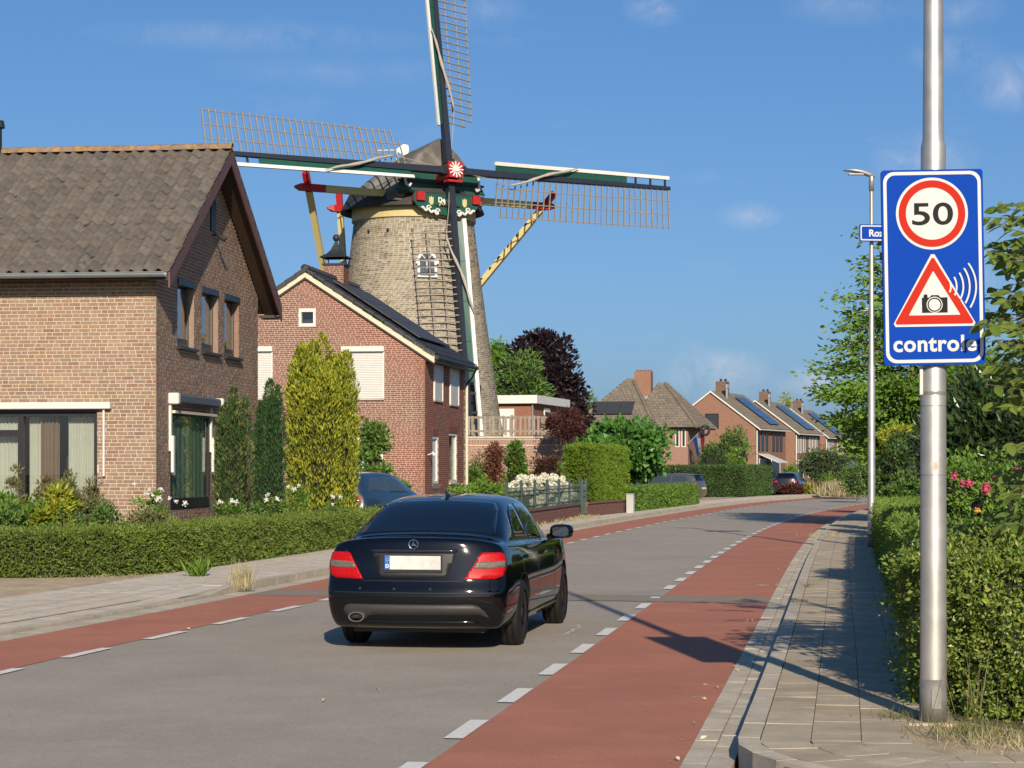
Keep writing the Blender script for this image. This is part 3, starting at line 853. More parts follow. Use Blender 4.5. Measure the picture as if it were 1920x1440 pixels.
for r_ in range(nrow):
    for c_ in range(int((L1 + .3 + OVG) / TW)):
        d = r_ * TL; bk.append((OVG - c_ * TW, GW1 + OV - d * math.cos(ang) + 0.02, zt(-OV) + d * math.sin(ang) + th + 0.035))
join_tiles('tiles_rear', tile_me, bk, Euler((ang - 0.06, 0, math.pi)), roof1, tile_mat)
rm = MB(); k = 8
for i in range(k + 1):
    a = math.pi * (-0.08 + 1.16 * i / k)
    for x, r_ in ((0, 0.13), (0.42, 0.115)): rm.v.append((x, -r_ * math.cos(a), r_ * math.sin(a) * 0.8))
for i in range(k): rm.f.append([2 * i, 2 * i + 1, 2 * i + 3, 2 * i + 2]); rm.mi.append(0); rm.r.append(0)
rmesh = rm.mesh('ridge_tile', ridge_mat, smooth=True)
for i in range(27):
    inst('ridge_tile', rmesh, roof1, (OVG - 0.40 - 0.40 * i, GW1 / 2, zt(GW1 / 2) + th + 0.05), (0, random.uniform(-.02, .02), random.uniform(-.02, .02)))
# verge boards, soffit, gutter
m = MB()
for sgn in (0, 1):
    ya, yb = (-OV, GW1 / 2) if sgn == 0 else (GW1 + OV, GW1 / 2)
    za, zb = zt(-OV), zt(GW1 / 2)
    m.prism([(ya, za - 0.16), (ya, za + th + .01), (yb, zb + th + .01), (yb, zb - 0.16)], (OVG - 0.028, 0, 0), uy, (0, 0, 1), ux, 0.03)
m.build('verge_board', red_wood, roof1)
m = MB()
for sgn in (0, 1):
    ya, yb = (-OV, GW1 / 2) if sgn == 0 else (GW1 + OV, GW1 / 2)
    za, zb = zt(-OV), zt(GW1 / 2)
    m.prism([(ya, za - 0.03), (ya, za - .008), (yb, zb - .008), (yb, zb - 0.03)], (0.012, 0, 0), uy, (0, 0, 1), ux, OVG - 0.045)
m.bb(-L1, 0.005, -OV + .06, -.003, EAVE1 - 0.30, EAVE1 - 0.275)
m.bb(0.012, OVG - 0.05, GW1 + 0.02, GW1 + OV, EAVE1 - 0.42, EAVE1 - 0.36)
m.build('soffit', dark_wood, roof1)
m = MB(); k = 8; n0 = 0
gx0, gx1 = -L1 - .3, OVG - 0.06
prof = [(-OV - 0.155 + 0.075 * (1 - math.cos(math.pi * i / k)), EAVE1 - 0.215 - 0.07 * math.sin(math.pi * i / k)) for i in range(k + 1)]
for (y, z) in prof + [(p[0] * 1.0 + 0, p[1] + 0.012) for p in prof[::-1]]:
    m.v += [(gx0, y, z), (gx1, y, z)]
n2 = len(m.v) // 2
for i in range(n2): j = (i + 1) % n2; m.f.append([2 * i, 2 * i + 1, 2 * j + 1, 2 * j]); m.mi.append(0); m.r.append(0)
m.f.append([2 * i + 1 for i in range(n2)]); m.mi.append(0); m.r.append(0)
m.tube([(gx0, -OV - 0.155, EAVE1 - 0.205), (gx1, -OV - 0.155, EAVE1 - 0.205)], 0.012, 6)
m.build('gutter', zinc, roof1, smooth=False)
# dark flue pipe at the left end of the ridge
fx = (on_plane(-5, 250, c1 + V1 * (GW1 / 2 - .1), V1) - c1).dot(U1)
m = MB(); m.tube([(fx, GW1 / 2 - .1, RIDGE1 - .2), (fx, GW1 / 2 - .1, RIDGE1 + 0.68)], 0.09, 12); m.tube([(fx, GW1 / 2 - .1, RIDGE1 + 0.66), (fx, GW1 / 2 - .1, RIDGE1 + 0.80)], [0.15, 0.13], 12)
m.build('flue_pipe', dark_metal, roof1)

# front window: frame, mullions, pane, curtains
x0, x1, z0, z1 = fh[0]
m = MB(); O = (0, 0, 0)
frame(m, x0, x1, z0, z1, 0.075, -0.16, -0.06, ux, -uy, O)
xm0, xm1 = f1(31, 800)[0], f1(42, 800)[0]
slab3(m, xm0, xm1, z0 + .075, z1 - .075, -0.158, -0.062, ux, -uy, O)
zt0, zt1 = f1(15, 818)[1], f1(15, 806)[1]
slab3(m, x0 + .075, xm0, zt0, zt1, -0.156, -0.064, ux, -uy, O)
slab3(m, -4.2, -4.1, z0 + .075, z1 - .075, -0.157, -0.063, ux, -uy, O)
w1 = m.build('window', black_frame, h1)
m = MB(); slab3(m, x0 + .06, x1 - .06, z0 + .06, z1 - .06, -0.118, -0.110, ux, -uy, O); m.build('pane', glass_clear, w1)
m = MB(); slab3(m, x0 - .1, x1 + .1, z0 - .06, z0, -0.16, 0.06, ux, -uy, O); m.build('sill', concrete, w1)
pxs = lambda px: f1(px, 850)[0]
curtain('net_curtain', pxs(-190), pxs(34), z0, z1, -0.32, net_curtain, w1, ux, -uy, O, 30, 0.02)
curtain('net_curtain', pxs(43), pxs(67), z0, z1, -0.34, net_curtain, w1, ux, -uy, O, 5, 0.02)
curtain('curtain', pxs(66), pxs(101), z0, z1, -0.30, brown_curtain, w1, ux, -uy, O, 5, 0.035)
curtain('net_curtain', pxs(117), pxs(181), z0, z1, -0.33, net_curtain, w1, ux, -uy, O, 14, 0.018)
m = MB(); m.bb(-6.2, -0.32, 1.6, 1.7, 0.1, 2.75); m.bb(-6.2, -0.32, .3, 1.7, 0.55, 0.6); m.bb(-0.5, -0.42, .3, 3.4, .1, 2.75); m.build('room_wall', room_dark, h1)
# sunscreen cassette above it, with its guide rod
a0, a1 = f1(-60, 755), f1(210, 767)
m = MB(); slab3(m, a0[0], a1[0], a1[1], a0[1], 0.0, 0.13, ux, -uy, O)
aw = m.build('awning_box', white_paint, h1, bevel=0.012)
m = MB(); xr0 = f1(196, 780)[0]; m.tube([(xr0, -0.05, a1[1]), (xr0, -0.05, f1(196, 893)[1])], 0.022, 8); m.build('guide_rod', white_paint, aw)
m = MB(); slab3(m, xw1 - 6, xw1 + .03, zw1, zw1 + .06, -.15, 0.02, ux, -uy, O); m.build('lintel', black_frame, wall1)
# gable windows
for i, (a, b, c, d) in enumerate(gh[:3]):
    m = MB(); frame(m, a, b, c, d, 0.085, -0.17, -0.10, uy, ux, O); w = m.build('window', grey_frame, h1)
    m = MB(); slab3(m, a - .05, b + .06, c - .055, c + 0.0, -0.16, 0.075, uy, ux, O); m.build('sill', black_frame, w)
    m = MB(); slab3(m, a, b, d - 0.10, d + 0.012, -0.10, 0.022, uy, ux, O); m.build('head_board', black_frame, w)
    m = MB(); slab3(m, a + .085, b - .085, c + .085, c + .17, -.15, -.105, uy, ux, O); m.build('bottom_rail', black_frame, w)
    m = MB(); slab3(m, a + .07, b - .07, c + .07, d - .08, -0.140, -0.132, uy, ux, O); m.build('pane', glass_sky, w)
    m = MB(); slab3(m, b - .012, b + .001, c, d, -.10, -.004, uy, ux, O); m.build('reveal', brick_tan, w)
    curtain('net_curtain', a + .52 * (b - a), b - .02, c, d, -0.165, net_curtain, w, uy, ux, O, 4, 0.012)
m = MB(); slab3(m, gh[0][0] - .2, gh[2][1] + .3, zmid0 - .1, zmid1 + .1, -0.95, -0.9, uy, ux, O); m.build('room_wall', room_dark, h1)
a, b, c, d = gh[3]
m = MB(); frame(m, a, b, c, d, 0.07, -0.10, 0.012, uy, ux, O); slab3(m, a + .07, b - .07, c + .07, c + .19, -.09, 0.008, uy, ux, O); w = m.build('window', black_frame, h1)
m = MB(); slab3(m, a + .06, b - .06, c + .15, d - .06, -0.020, -0.016, uy, ux, O); m.build('pane', glass_low, w)
curtain('curtain', a, a + .6 * (b - a), c, d, -0.040, green_curtain, w, uy, ux, O, 5, 0.010)
curtain('curtain', a + .58 * (b - a), b, c, d, -0.062, green_curtain, w, uy, ux, O, 4, 0.012)
# its roller sunscreen: end caps, roller, drop bar and the two arms
yA, zA = g1(317, 747); yB, zB = g1(408, 757)
m = MB(); slab3(m, yA + .06, b + 0.30, zA - 0.085, zA + 0.085, 0.0, 0.17, uy, ux, O); aw = m.build('awning_box', awning_grey, h1, bevel=0.03)
for (p, q) in ((yA - .09, yA + .058), (b + .302, b + .42)):
    m = MB(); slab3(m, p, q, zA - .105, zA + .10, -0.0, 0.20, uy, ux, O); m.build('end_cap', white_paint, aw, bevel=0.02)
m = MB(); slab3(m, yA + .06, b + .25, d - 0.03, d + .02, 0.03, 0.10, uy, ux, O); m.build('drop_bar', cream_paint, aw)
for y_ in (a - .055, b + .06):
    m = MB(); slab3(m, y_ - .035, y_ + .035, zA - .95, zA - .09, 0.0, 0.045, uy, ux, O)
    m.prism([(y_ - .05, 1.62), (y_ + .05, 1.56), (y_ + .05, 2.28), (y_ - .05, 2.28)], (0.046, 0, 0), uy, (0, 0, 1), ux, 0.05); m.build('guide_arm', white_paint, aw)
# ventilation slot high in the gable, with a small lamp
v0, v1 = g1(394, 372), g1(402, 436)
m = MB(); slab3(m, v0[0], v1[0], v1[1], v0[1], -0.06, 0.03, uy, ux, O); m.build('vent', black_frame, wall1)
m = MB(); yl, zl = g1(398, 441); m.tube([(0.0, yl, zl), (0.16, yl, zl + .01)], 0.02, 8); m.tube([(0.14, yl, zl - .02), (0.26, yl, zl - 0.10)], [0.035, 0.055], 10); m.build('lamp', dark_metal, wall1)
# ------------------------------------------------------------------ house 2: red brick house with white shutters in front of the mill
AZ2 = RAD(9.0)
D2 = 65.0
c2 = Vector(((797 - 960) / FPX * D2, D2, 0.0))
U2 = Vector((math.cos(AZ2 * .25), -math.sin(AZ2 * .25), 0)); V2 = Vector((math.sin(AZ2), math.cos(AZ2), 0))
U2 = Vector((math.cos(AZ2), -math.sin(AZ2), 0))
h2 = thing('house', tuple(c2), -AZ2, 'red brick house with white roller shutters in front of the windmill', 'house')
def f2(px, py):
    p = on_plane(px, py, c2, V2) - c2; return p.dot(U2), p.z
def g2(px, py):
    p = on_plane(px, py, c2, U2) - c2; return p.dot(V2), p.z
XL2 = f2(345, 600)[0]                                   # hidden left corner
XA2, ZA2 = f2(573, 512)                                 # apex of the gable
EV2 = f2(795, 660)[1]
GL2 = 7.1
nU = Vector((1, 0, 0)); nV = Vector((0, 1, 0)); O = (0, 0, 0)
XL2 = 2 * XA2
fh = []
sh = []                                                  # shutters close these openings
a_, b_ = f2(643, 660), f2(719, 747); sh.append((a_[0], b_[0], b_[1], a_[1]))
a_, b_ = f2(434, 660), f2(510, 747); sh.append((a_[0], b_[0], b_[1], a_[1]))
a_, b_ = f2(560, 580), f2(592, 611); fh.append((a_[0], b_[0], b_[1], a_[1]))
a_, b_ = f2(640, 822), f2(718, 935); fh.append((a_[0], b_[0], 0.25, a_[1]))       # ground floor window behind the climber
gh2 = []; gsh = []
for (xa, ya, xb, yb) in ((813, 676, 828, 752), (843, 687, 858, 760)):
    a_, b_ = g2(xa, ya), g2(xb, yb); gsh.append((a_[0], b_[0], b_[1], a_[1]))
for (xa, ya, xb, yb) in ((811, 817, 822, 908), (842, 811, 857, 905)):
    a_, b_ = g2(xa, ya), g2(xb, yb); gh2.append((a_[0], b_[0], g2(xa, yb)[1], a_[1]))
mm = MB(); slope2 = (ZA2 - EV2) / abs(XA2)
wall_panels(mm, XL2, -0.29, 0, EV2, fh, nU, -nV, (0, 0.006, 0))
hz = [h for h in fh if h[3] > EV2]
# gable triangle built in two pieces left and right of the small window, if it reaches above the eave
zl_ = lambda x: ZA2 - abs(x - XA2) * slope2
wa, wb, wc, wd = fh[0]
for poly in ([(XL2, EV2), (wa, EV2), (wa, zl_(wa))], [(wb, EV2), (0, EV2), (wb, zl_(wb))], [(wa, EV2), (wb, EV2), (wb, wc), (wa, wc)], [(wa, wd), (wb, wd), (wb, zl_(wb)), (XA2, ZA2), (wa, zl_(wa))]):
    mm.prism(poly, (0, 0.006, 0), nU, (0, 0, 1), nV, 0.28)
wall_panels(mm, 0.011, GL2, 0, EV2, gh2, nV, nU, (-0.006, 0, 0))
wall_panels(mm, XL2, 0, 0, EV2, [], nU, nV, (0, GL2, 0)); wall_panels(mm, 0.29, GL2 - .29, 0, EV2, [], nV, -nU, (XL2, 0, 0))
mm.prism([(XL2, EV2), (0, EV2), (XA2, ZA2)], (0, GL2, 0), nU, (0, 0, 1), nV, -0.28)
wall2 = mm.build('wall', mortar_pale, h2); ROOTM[wall2.name] = ROOTM[h2.name]
holes = fh + [(a, b, c, d) for a, b, c, d in sh]
bb_ = brick_courses(XL2, 0, 0.1, ZA2 - .05, 0.0645, 0.205, 0.10, 0.0135, fh, clip=lambda z: (XL2 + max(0, (z - EV2) / slope2), -max(0, (z - EV2) / slope2)) if z < ZA2 - .1 else None, seed=11)
lay_bricks('front_bricks', bb_, wall2, nU, -nV, O, brick_red, seed=12)
bb_ = brick_courses(0, GL2, 0.1, EV2, 0.0645, 0.205, 0.10, 0.0135, gh2, seed=13)
lay_bricks('side_bricks', bb_, wall2, nV, nU, O, brick_red, seed=14)
# roof
slate_tile = material('dark_roof_tile', [(0.03, 0.031, 0.035), (0.04, 0.041, 0.046), (0.034, 0.034, 0.038)], 0.6, 0.15, 10, spec=0.35, bump=0.2)
panel_mat = material('solar_panel', (0.035, 0.036, 0.04), 0.5, 0.1, 3, spec=0.4)
OE = 0.34; OG = 0.10
def zr2(x): return EV2 + 0.05 + (abs(XA2) - abs(x - XA2)) * slope2
mm = MB()
for (xa, xb) in ((OE, XA2), (XL2 - OE, XA2)):
    za, zb = zr2(xa), zr2(xb)
    mm.add([(x, y, z + e) for e in (0, .08) for (x, z) in ((xa, za), (xb, zb)) for y in (-OG + 0.045, GL2 + .12)], [(0, 2, 3, 1), (4, 5, 7, 6), (0, 1, 5, 4), (2, 6, 7, 3), (0, 4, 6, 2), (1, 3, 7, 5)])
roof2 = mm.build('roof', dark_wood, h2); ROOTM[roof2.name] = ROOTM[h2.name]
# dark tiles in courses, individually on the near edge, joined beyond
ang2 = math.atan(slope2); sl2 = math.hypot(abs(XA2) + OE, (abs(XA2) + OE) * slope2); nr2 = 13; t2 = sl2 / nr2
tm = tile_mesh(0.29, t2 * 1.13, slate_tile, amp=0.022, nseg=6)
locs = []
for side in (0, 1):
    ls = []
    for r_ in range(nr2):
        for c_ in range(int((GL2 + .2) / 0.29)):
            d = r_ * t2
            y0 = 0.19 + c_ * 0.29
            if side == 0: ls.append((OE - d * math.cos(ang2) + .02, y0, zr2(OE) + d * math.sin(ang2) + .105))
            else: ls.append((XL2 - OE + d * math.cos(ang2) - .02, y0 + .29, zr2(OE) + d * math.sin(ang2) + .105))
    E_ = Matrix.Rotation(math.pi / 2 if side == 0 else -math.pi / 2, 4, 'Z') @ Matrix.Rotation(ang2 - 0.05, 4, 'X')
    join_tiles('tiles', tm, ls, E_.to_euler(), roof2, slate_tile)
# verge tiles: one object each along the gable edge
vm = MB(); vm.bb(-0.12, 0.17, 0, t2 * 1.06, -0.10, 0.035); vme = vm.mesh('verge_tile', slate_tile)
for side in (0, 1):
    for r_ in range(nr2):
        d = r_ * t2
        x = OE - d * math.cos(ang2) if side == 0 else XL2 - OE + d * math.cos(ang2)
        Mx = Matrix.Rotation(math.pi / 2 if side == 0 else -math.pi / 2, 4, 'Z') @ Matrix.Rotation(ang2 - 0.045, 4, 'X')
        o = inst('verge_tile', vme, roof2, (x, 0.02, zr2(OE) + d * math.sin(ang2) + .10), Mx)
rm = MB(); k = 8
for i in range(k + 1):
    a = math.pi * (-0.05 + 1.1 * i / k)
    for y, r_ in ((0, 0.13), (0.42, 0.12)): rm.v.append((-r_ * math.cos(a), y, r_ * math.sin(a)))
for i in range(k): rm.f.append([2 * i, 2 * i + 1, 2 * i + 3, 2 * i + 2]); rm.mi.append(0); rm.r.append(0)
rm.f.append([2 * i for i in range(k + 1)]); rm.mi.append(0); rm.r.append(0)
rme = rm.mesh('ridge_tile', slate_tile, smooth=True)
for i in range(18): inst('ridge_tile', rme, roof2, (XA2, -OG - .02 + .40 * i, zr2(XA2) + 0.10))
mm = MB()
for (xa, xb) in ((OE - .02, XA2), (XL2 - OE, XA2)):
    za, zb = zr2(xa), zr2(xb)
    mm.prism([(xa, za - .19), (xa, za + .05), (xb, zb + .05), (xb, zb - .19)], (0, -OG, 0), nU, (0, 0, 1), nV, 0.04)
o = mm.build('verge_board', cream_paint, roof2)
mm = MB()
for (xa, xb) in ((OE - .05, XA2), (XL2 - OE, XA2)):
    za, zb = zr2(xa), zr2(xb)
    mm.prism([(xa, za - .25), (xa, za - .195), (xb, zb - .195), (xb, zb - .25)], (0, -OG + .02, 0), nU, (0, 0, 1), nV, 0.09)
mm.build('under_board', dark_wood, roof2)
# solar array lying on the road-side slope
mm = MB(); Mx = Matrix.Rotation(ang2, 4, 'Y')
for r_ in range(3):
    for c_ in range(3):
        d = 0.75 + r_ * 1.15
        mm.rnd = random.random()
        mm.box((OE - d * math.cos(ang2) - .5, 1.6 + c_ * 1.72, zr2(OE) + (d + .6) * math.sin(ang2) + .25), (1.12, 1.68, 0.04), Mx)
        o_ = None
for i in range(9):
    sub = MB(); vs = mm.v[8 * i:8 * i + 8]; sub.add(vs, [(0, 2, 3, 1), (4, 5, 7, 6), (0, 1, 5, 4), (2, 6, 7, 3), (0, 4, 6, 2), (1, 3, 7, 5)]); sub.build('solar_panel', panel_mat, roof2)
# gutter and downpipe
mm = MB(); mm.tube([(OE + .05, -.06, zr2(OE) + .0), (OE + .05, GL2 + .15, zr2(OE) + .0)], 0.075, 10); mm.bb(.0, OE + .02, .0, GL2, zr2(OE) - .13, zr2(OE) - .09); mm.build('gutter', dark_metal, roof2)
mm = MB(); mm.tube([(OE + .05, GL2 - .02, zr2(OE) - .05), (.25, GL2 - .02, zr2(OE) - .35), (.06, GL2 - .02, zr2(OE) - .55), (.06, GL2 - .02, zr2(OE) - .6)], .04, 8); mm.build('downpipe_bend', dark_metal, roof2)
mm = MB(); mm.tube([(.06, GL2 - .02, zr2(OE) - .6), (.06, GL2 - .02, 0.1)], .05, 10); mm.build('downpipe', cream_paint, h2)
# chimney with a curved cowl
cy0 = 4.05
ch = MB(); ch.bb(XA2 - .34, XA2 + .34, cy0 - .34, cy0 + .34, ZA2 - .7, ZA2 + .62)
chim = ch.build('chimney', mortar_pale, roof2); ROOTM[chim.name] = ROOTM[h2.name]
for (u_, n_, o_) in ((nU, -nV, (XA2 - .35, cy0 - .35, 0)), (nV, nU, (XA2 + .35, cy0 - .35, 0)), (nV, -nU, (XA2 - .35, cy0 - .35, 0))):
    lay_bricks('chimney_bricks', brick_courses(0, .70, ZA2 - .6, ZA2 + .6, 0.0645, 0.205, 0.10, 0.0135, seed=21), chim, u_, n_, o_, brick_red, seed=22)
cw = MB(); cw.bb(XA2 - .40, XA2 + .40, cy0 - .40, cy0 + .40, ZA2 + .62, ZA2 + .68)
cowl = cw.build('cowl', dark_metal, chim)
for sx in (-1, 1):
    for sy in (-1, 1):
        t = MB(); t.tube([(XA2 + sx * .33, cy0 + sy * .33, ZA2 + .66), (XA2 + sx * .38, cy0 + sy * .38, ZA2 + .93)], .018, 6); t.build('post', dark_metal, chim)
t = MB(); prof = [(0.64, .88), (0.56, .93), (0.36, 1.02), (0.22, 1.14), (0.12, 1.30), (0.07, 1.40), (0.05, 1.46)]
for i in range(len(prof)):
    r_, z_ = prof[i]
    for (sx, sy) in ((-1, -1), (1, -1), (1, 1), (-1, 1)): t.v.append((XA2 + sx * r_ * .74, cy0 + sy * r_ * .74, ZA2 + z_))
for i in range(len(prof) - 1):
    for k in range(4): t.f.append([4 * i + k, 4 * i + (k + 1) % 4, 4 * i + 4 + (k + 1) % 4, 4 * i + 4 + k]); t.mi.append(0); t.r.append(0)
t.build('cowl_roof', dark_metal, chim)
t = MB(); t.lathe([(0.0, -.12), (.06, -.11), (.11, -.05), (.12, 0), (.11, .05), (.06, .11), (0.001, .12)], (XA2, cy0, ZA2 + 1.57), 14); t.build('finial', dark_metal, chim, smooth=True)
# small white gable window
a, b, c, d = fh[0]
t = MB(); frame(t, a, b, c, d, 0.085, -0.14, 0.005, nU, -nV, O); w = t.build('window', white_paint, h2)
t = MB(); slab3(t, a + .06, b - .06, c + .06, d - .06, -0.10, -.09, nU, -nV, O); t.build('pane', glass_clear, w)
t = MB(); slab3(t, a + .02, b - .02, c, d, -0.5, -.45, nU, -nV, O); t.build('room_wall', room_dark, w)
t = MB(); slab3(t, a - .04, b + .04, c - .045, c - .003, -.05, .05, nU, -nV, O); t.build('sill', concrete, w)
# ground floor window, mostly behind the climber
a, b, c, d = fh[1]
t = MB(); frame(t, a, b, c, d, 0.09, -0.14, 0.005, nU, -nV, O); slab3(t, (a + b) / 2 - .04, (a + b) / 2 + .04, c + .09, d - .09, -.138, .003, nU, -nV, O); w = t.build('window', white_paint, h2)
t = MB(); slab3(t, a + .06, b - .06, c + .06, d - .06, -0.10, -.09, nU, -nV, O); t.build('pane', glass_clear, w)
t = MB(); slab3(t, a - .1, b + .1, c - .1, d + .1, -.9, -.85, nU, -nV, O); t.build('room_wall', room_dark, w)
# roller shutters: box, slatted curtain (each slat its own piece), guide rails
shutter_mat = material('shutter_white', (0.56, 0.545, 0.505), 0.4, 0.04, 4, spec=0.4)
def shutter(a, b, c, d, u, n, boxd=0.14, boxh=0.17, round_=False):
    t = MB(); slab3(t, a - .04, b + .04, d, d + boxh, 0.0, boxd, u, n, O); root = t.build('shutter_box', shutter_mat, h2, bevel=0.035 if round_ else 0.012); ROOTM[root.name] = ROOTM[h2.name]
    for (p, q) in ((a - .035, a + .015), (b - .015, b + .035)):
        t = MB(); slab3(t, p, q, c, d - .002, 0.0, .055, u, n, O); t.build('guide_rail', shutter_mat, root)
    k = int((d - c) / 0.055); hh = (d - c) / k
    t = MB(); uu, nn = Vector(u), Vector(n)
    t.add([uu * x + nn * y + Vector((0, 0, z)) for z in (-.5 * hh + .004, .5 * hh - .004) for y in (.012, .03) for x in (-(b - a) / 2 + .016, (b - a) / 2 - .016)], [(0, 2, 3, 1), (4, 5, 7, 6), (0, 1, 5, 4), (2, 6, 7, 3), (0, 4, 6, 2), (1, 3, 7, 5)])
    me = t.mesh('slat', shutter_mat); bm = bmesh.new(); bm.from_mesh(me); bmesh.ops.recalc_face_normals(bm, faces=bm.faces); bm.to_mesh(me); bm.free()
    for i in range(k): inst('slat', me, root, uu * ((a + b) / 2) + Vector((0, 0, c + hh * (i + .5))))
    t = MB(); slab3(t, a - .03, b + .03, c - .05, c - .004, 0, .05, u, n, O); t.build('sill', concrete, root)
for h in sh: shutter(*h, nU, -nV)
for h in gsh: shutter(*h, nV, nU, 0.2, 0.20, True)
# narrow white doors / windows on the side wall
for i, (a, b, c, d) in enumerate(gh2):
    t = MB(); frame(t, a, b, c, d, 0.10, -0.14, -0.02, nV, nU, O); w = t.build('window', white_paint, h2)
    t = MB(); slab3(t, a + .08, b - .08, c + .08, d - .08, -.09, -.07, nV, nU, O); t.build('pane', glass_clear if i else white_paint, w)
    t = MB(); slab3(t, a + .02, b - .02, c + .02, d - .02, -.26, -.25, nV, nU, O); t.build('blind', net_curtain, w)
    t = MB(); slab3(t, a - .06, b + .06, d + .002, d + .21, -.03, .006, nV, nU, O); t.build('lintel', brick_red, w)
    t = MB(); slab3(t, a - .04, b + .04, c - .06, c - .002, -.05, .07, nV, nU, O); t.build('sill', concrete, w)
t = MB(); yq, zq = g2(802, 853); t.tube([(0, yq, zq), (.18, yq, zq + .06)], .02, 6); t.tube([(.15, yq, zq + .1), (.22, yq, zq - .02)], [.03, .06], 8); t.build('wall_lamp', white_paint, h2)
# ------------------------------------------------------------------ the windmill on its mound
MD = 93.5
mc = Vector(((776 - 960) / FPX * MD, MD, 0.0))
ZB = 2.85                                                     # mound level
PHI = RAD(31.9)
nf = Vector((math.sin(PHI), -math.cos(PHI), 0)); tf = Vector((math.cos(PHI), math.sin(PHI), 0)); zu = Vector((0, 0, 1))   # front, across (to the right), up
mill = thing('windmill', (mc.x, mc.y, ZB), 0.0, 'round brick tower windmill with green and white sails', 'windmill')
def mz(py): return CAM_H + (HORIZ - py) / FPX * MD
R_TOP = 225 / 2 / FPX * MD; R_LOW = 327 / 2 / FPX * MD; ZT = mz(419); ZL = mz(790)
def rad_at(z):
    f = (z - ZL) / (ZT - ZL); return R_LOW + (R_TOP - R_LOW) * f + 0.16 * (f * f - f)
mortar_grey = material('mortar_old', (0.50, 0.455, 0.37), 0.95, 0.18, 6, bump=0.5, bscale=40, spec=0.1, stain=((0.23, 0.19, 0.10), 0.6, 0.5, 0.48))
brick_old = material('brick_old', [(0.15, 0.128, 0.10), (0.235, 0.208, 0.165), (0.31, 0.277, 0.22), (0.095, 0.08, 0.068), (0.265, 0.225, 0.17), (0.18, 0.145, 0.11)], 0.95, 0.2, 8, bump=0.5, bscale=40, spec=0.1,
                     stain=[((0.24, 0.175, 0.065), 0.5, 0.55, 0.5), ((0.30, 0.26, 0.20), 0.5, 0.35, 0.5), ((0.12, 0.10, 0.06), 0.45, 1.4, 0.52)])
m = MB(); zs = np.linspace(ZB - .3, ZT, 26)
m.lathe([(rad_at(z) - 0.008, z) for z in zs], tuple(mc), 72)
tower = m.build('tower', mortar_grey, mill, world=True, smooth=True)
B = []; course = 0.088; z = ZB; k = 0; jt = 0.018
while z < ZT - 0.03:
    r = rad_at(z + course / 2); nb = int(2 * math.pi * r / 0.235); a0 = (k % 2) * math.pi / nb + 0.13 * k
    for i in range(nb):
        a = a0 + 2 * math.pi * i / nb; da = math.pi / nb * (0.94 - random.random() * 0.06)
        c0, s0, c1_, s1_ = math.cos(a - da), math.sin(a - da), math.cos(a + da), math.sin(a + da)
        e = random.uniform(-.004, .006); ra, rb = r + e, r - 0.06; rt = rad_at(z + course) - r
        q = []
        for zz_, dr in ((z, -rt / 2), (z + course - jt, rt / 2)):
            for rr in (ra + dr, rb): q += [(mc.x + rr * c0, mc.y + rr * s0, zz_), (mc.x + rr * c1_, mc.y + rr * s1_, zz_)]
        B.append(q)
    z += course; k += 1
o = bpy.data.objects.new('tower_bricks', boxes_mesh('tower_bricks', B, brick_old, rng.random(len(B)))); link(o); attach(o, tower, True); o['kind'] = 'stuff'
# cream cornice band
m = MB(); zc = mz(402)
m.lathe([(R_TOP + .02, ZT - .02), (R_TOP + .09, ZT), (R_TOP + .09, zc + .15), (R_TOP - .1, zc + .15)], tuple(mc), 72)
band_mat = material('cream_band', (0.47, 0.38, 0.17), 0.6, 0.08, 3)
m.build('cornice', band_mat, mill, world=True, smooth=False)
# vent holes and the white arched window
def on_tower(px, py):
    d = Vector(((px - 960) / FPX, 1.0, (HORIZ - py) / FPX)); c = Vector((0, 0, CAM_H)); lo, hi = MD - 6, MD
    for _ in range(40):
        mid = (lo + hi) / 2; p = c + d * mid
        if math.hypot(p.x - mc.x, p.y - mc.y) > rad_at(p.z): lo = mid
        else: hi = mid
    p = c + d * hi; n = Vector((p.x - mc.x, p.y - mc.y, 0)).normalized(); return p, n
for px, py in ((691, 435), (727, 432), (773, 432), (889, 441), (664, 438)):
    p, n = on_tower(px, py); u = Vector((-n.y, n.x, 0)); m = MB(); slab3(m, -.06, .06, -.09, .09, -.1, .012, u, n, p); m.build('vent_hole', black_frame, tower, world=True)
p, n = on_tower(800, 494); u = Vector((-n.y, n.x, 0))
if u.x < 0: u = -u
ww, wh = 0.33, 0.56; zv = zu; zu = (zu - n * 0.135); p = p + n * .05
arch = lambda e, zb: [(-ww - e, zb), (ww + e, zb), (ww + e, 0.12)] + [((ww + e) * math.cos(math.pi * i / 10), 0.12 + (ww + e) * 1.0 * math.sin(math.pi * i / 10)) for i in range(1, 10)] + [(-ww - e, 0.12)]
m = MB(); outer = arch(0.11, -wh - .06); inner_ = arch(0.0, -wh)
pts = [(p + u * a + zu * b, p + u * c_ + zu * d_) for (a, b), (c_, d_) in zip(outer, inner_)]
for i in range(len(pts)):
    j = (i + 1) % len(pts)
    m.add([q + n * e for e in (-.15, 0.075) for q in (pts[i][0], pts[j][0], pts[j][1], pts[i][1])], [(4, 5, 6, 7), (0, 3, 2, 1), (0, 1, 5, 4), (2, 3, 7, 6)])
win = m.build('window', white_paint, mill, world=True)
m = MB(); m.prism(arch(0.01, -wh), p + n * 0.0, u, zu, n, 0.02); m.build('pane', material('mill_pane', (0.06, 0.075, 0.10), 0.1, 0.1, 3, spec=0.8), win, world=True)
for (a, b, c_, d_) in ((-.03, .03, -wh, .12), (-ww, ww, .09, .15), (-ww, ww, -.20, -.15)):
    m = MB(); slab3(m, a, b, c_, d_, .022, .05, u, n, p); m.build('glazing_bar', white_paint, win, world=True)
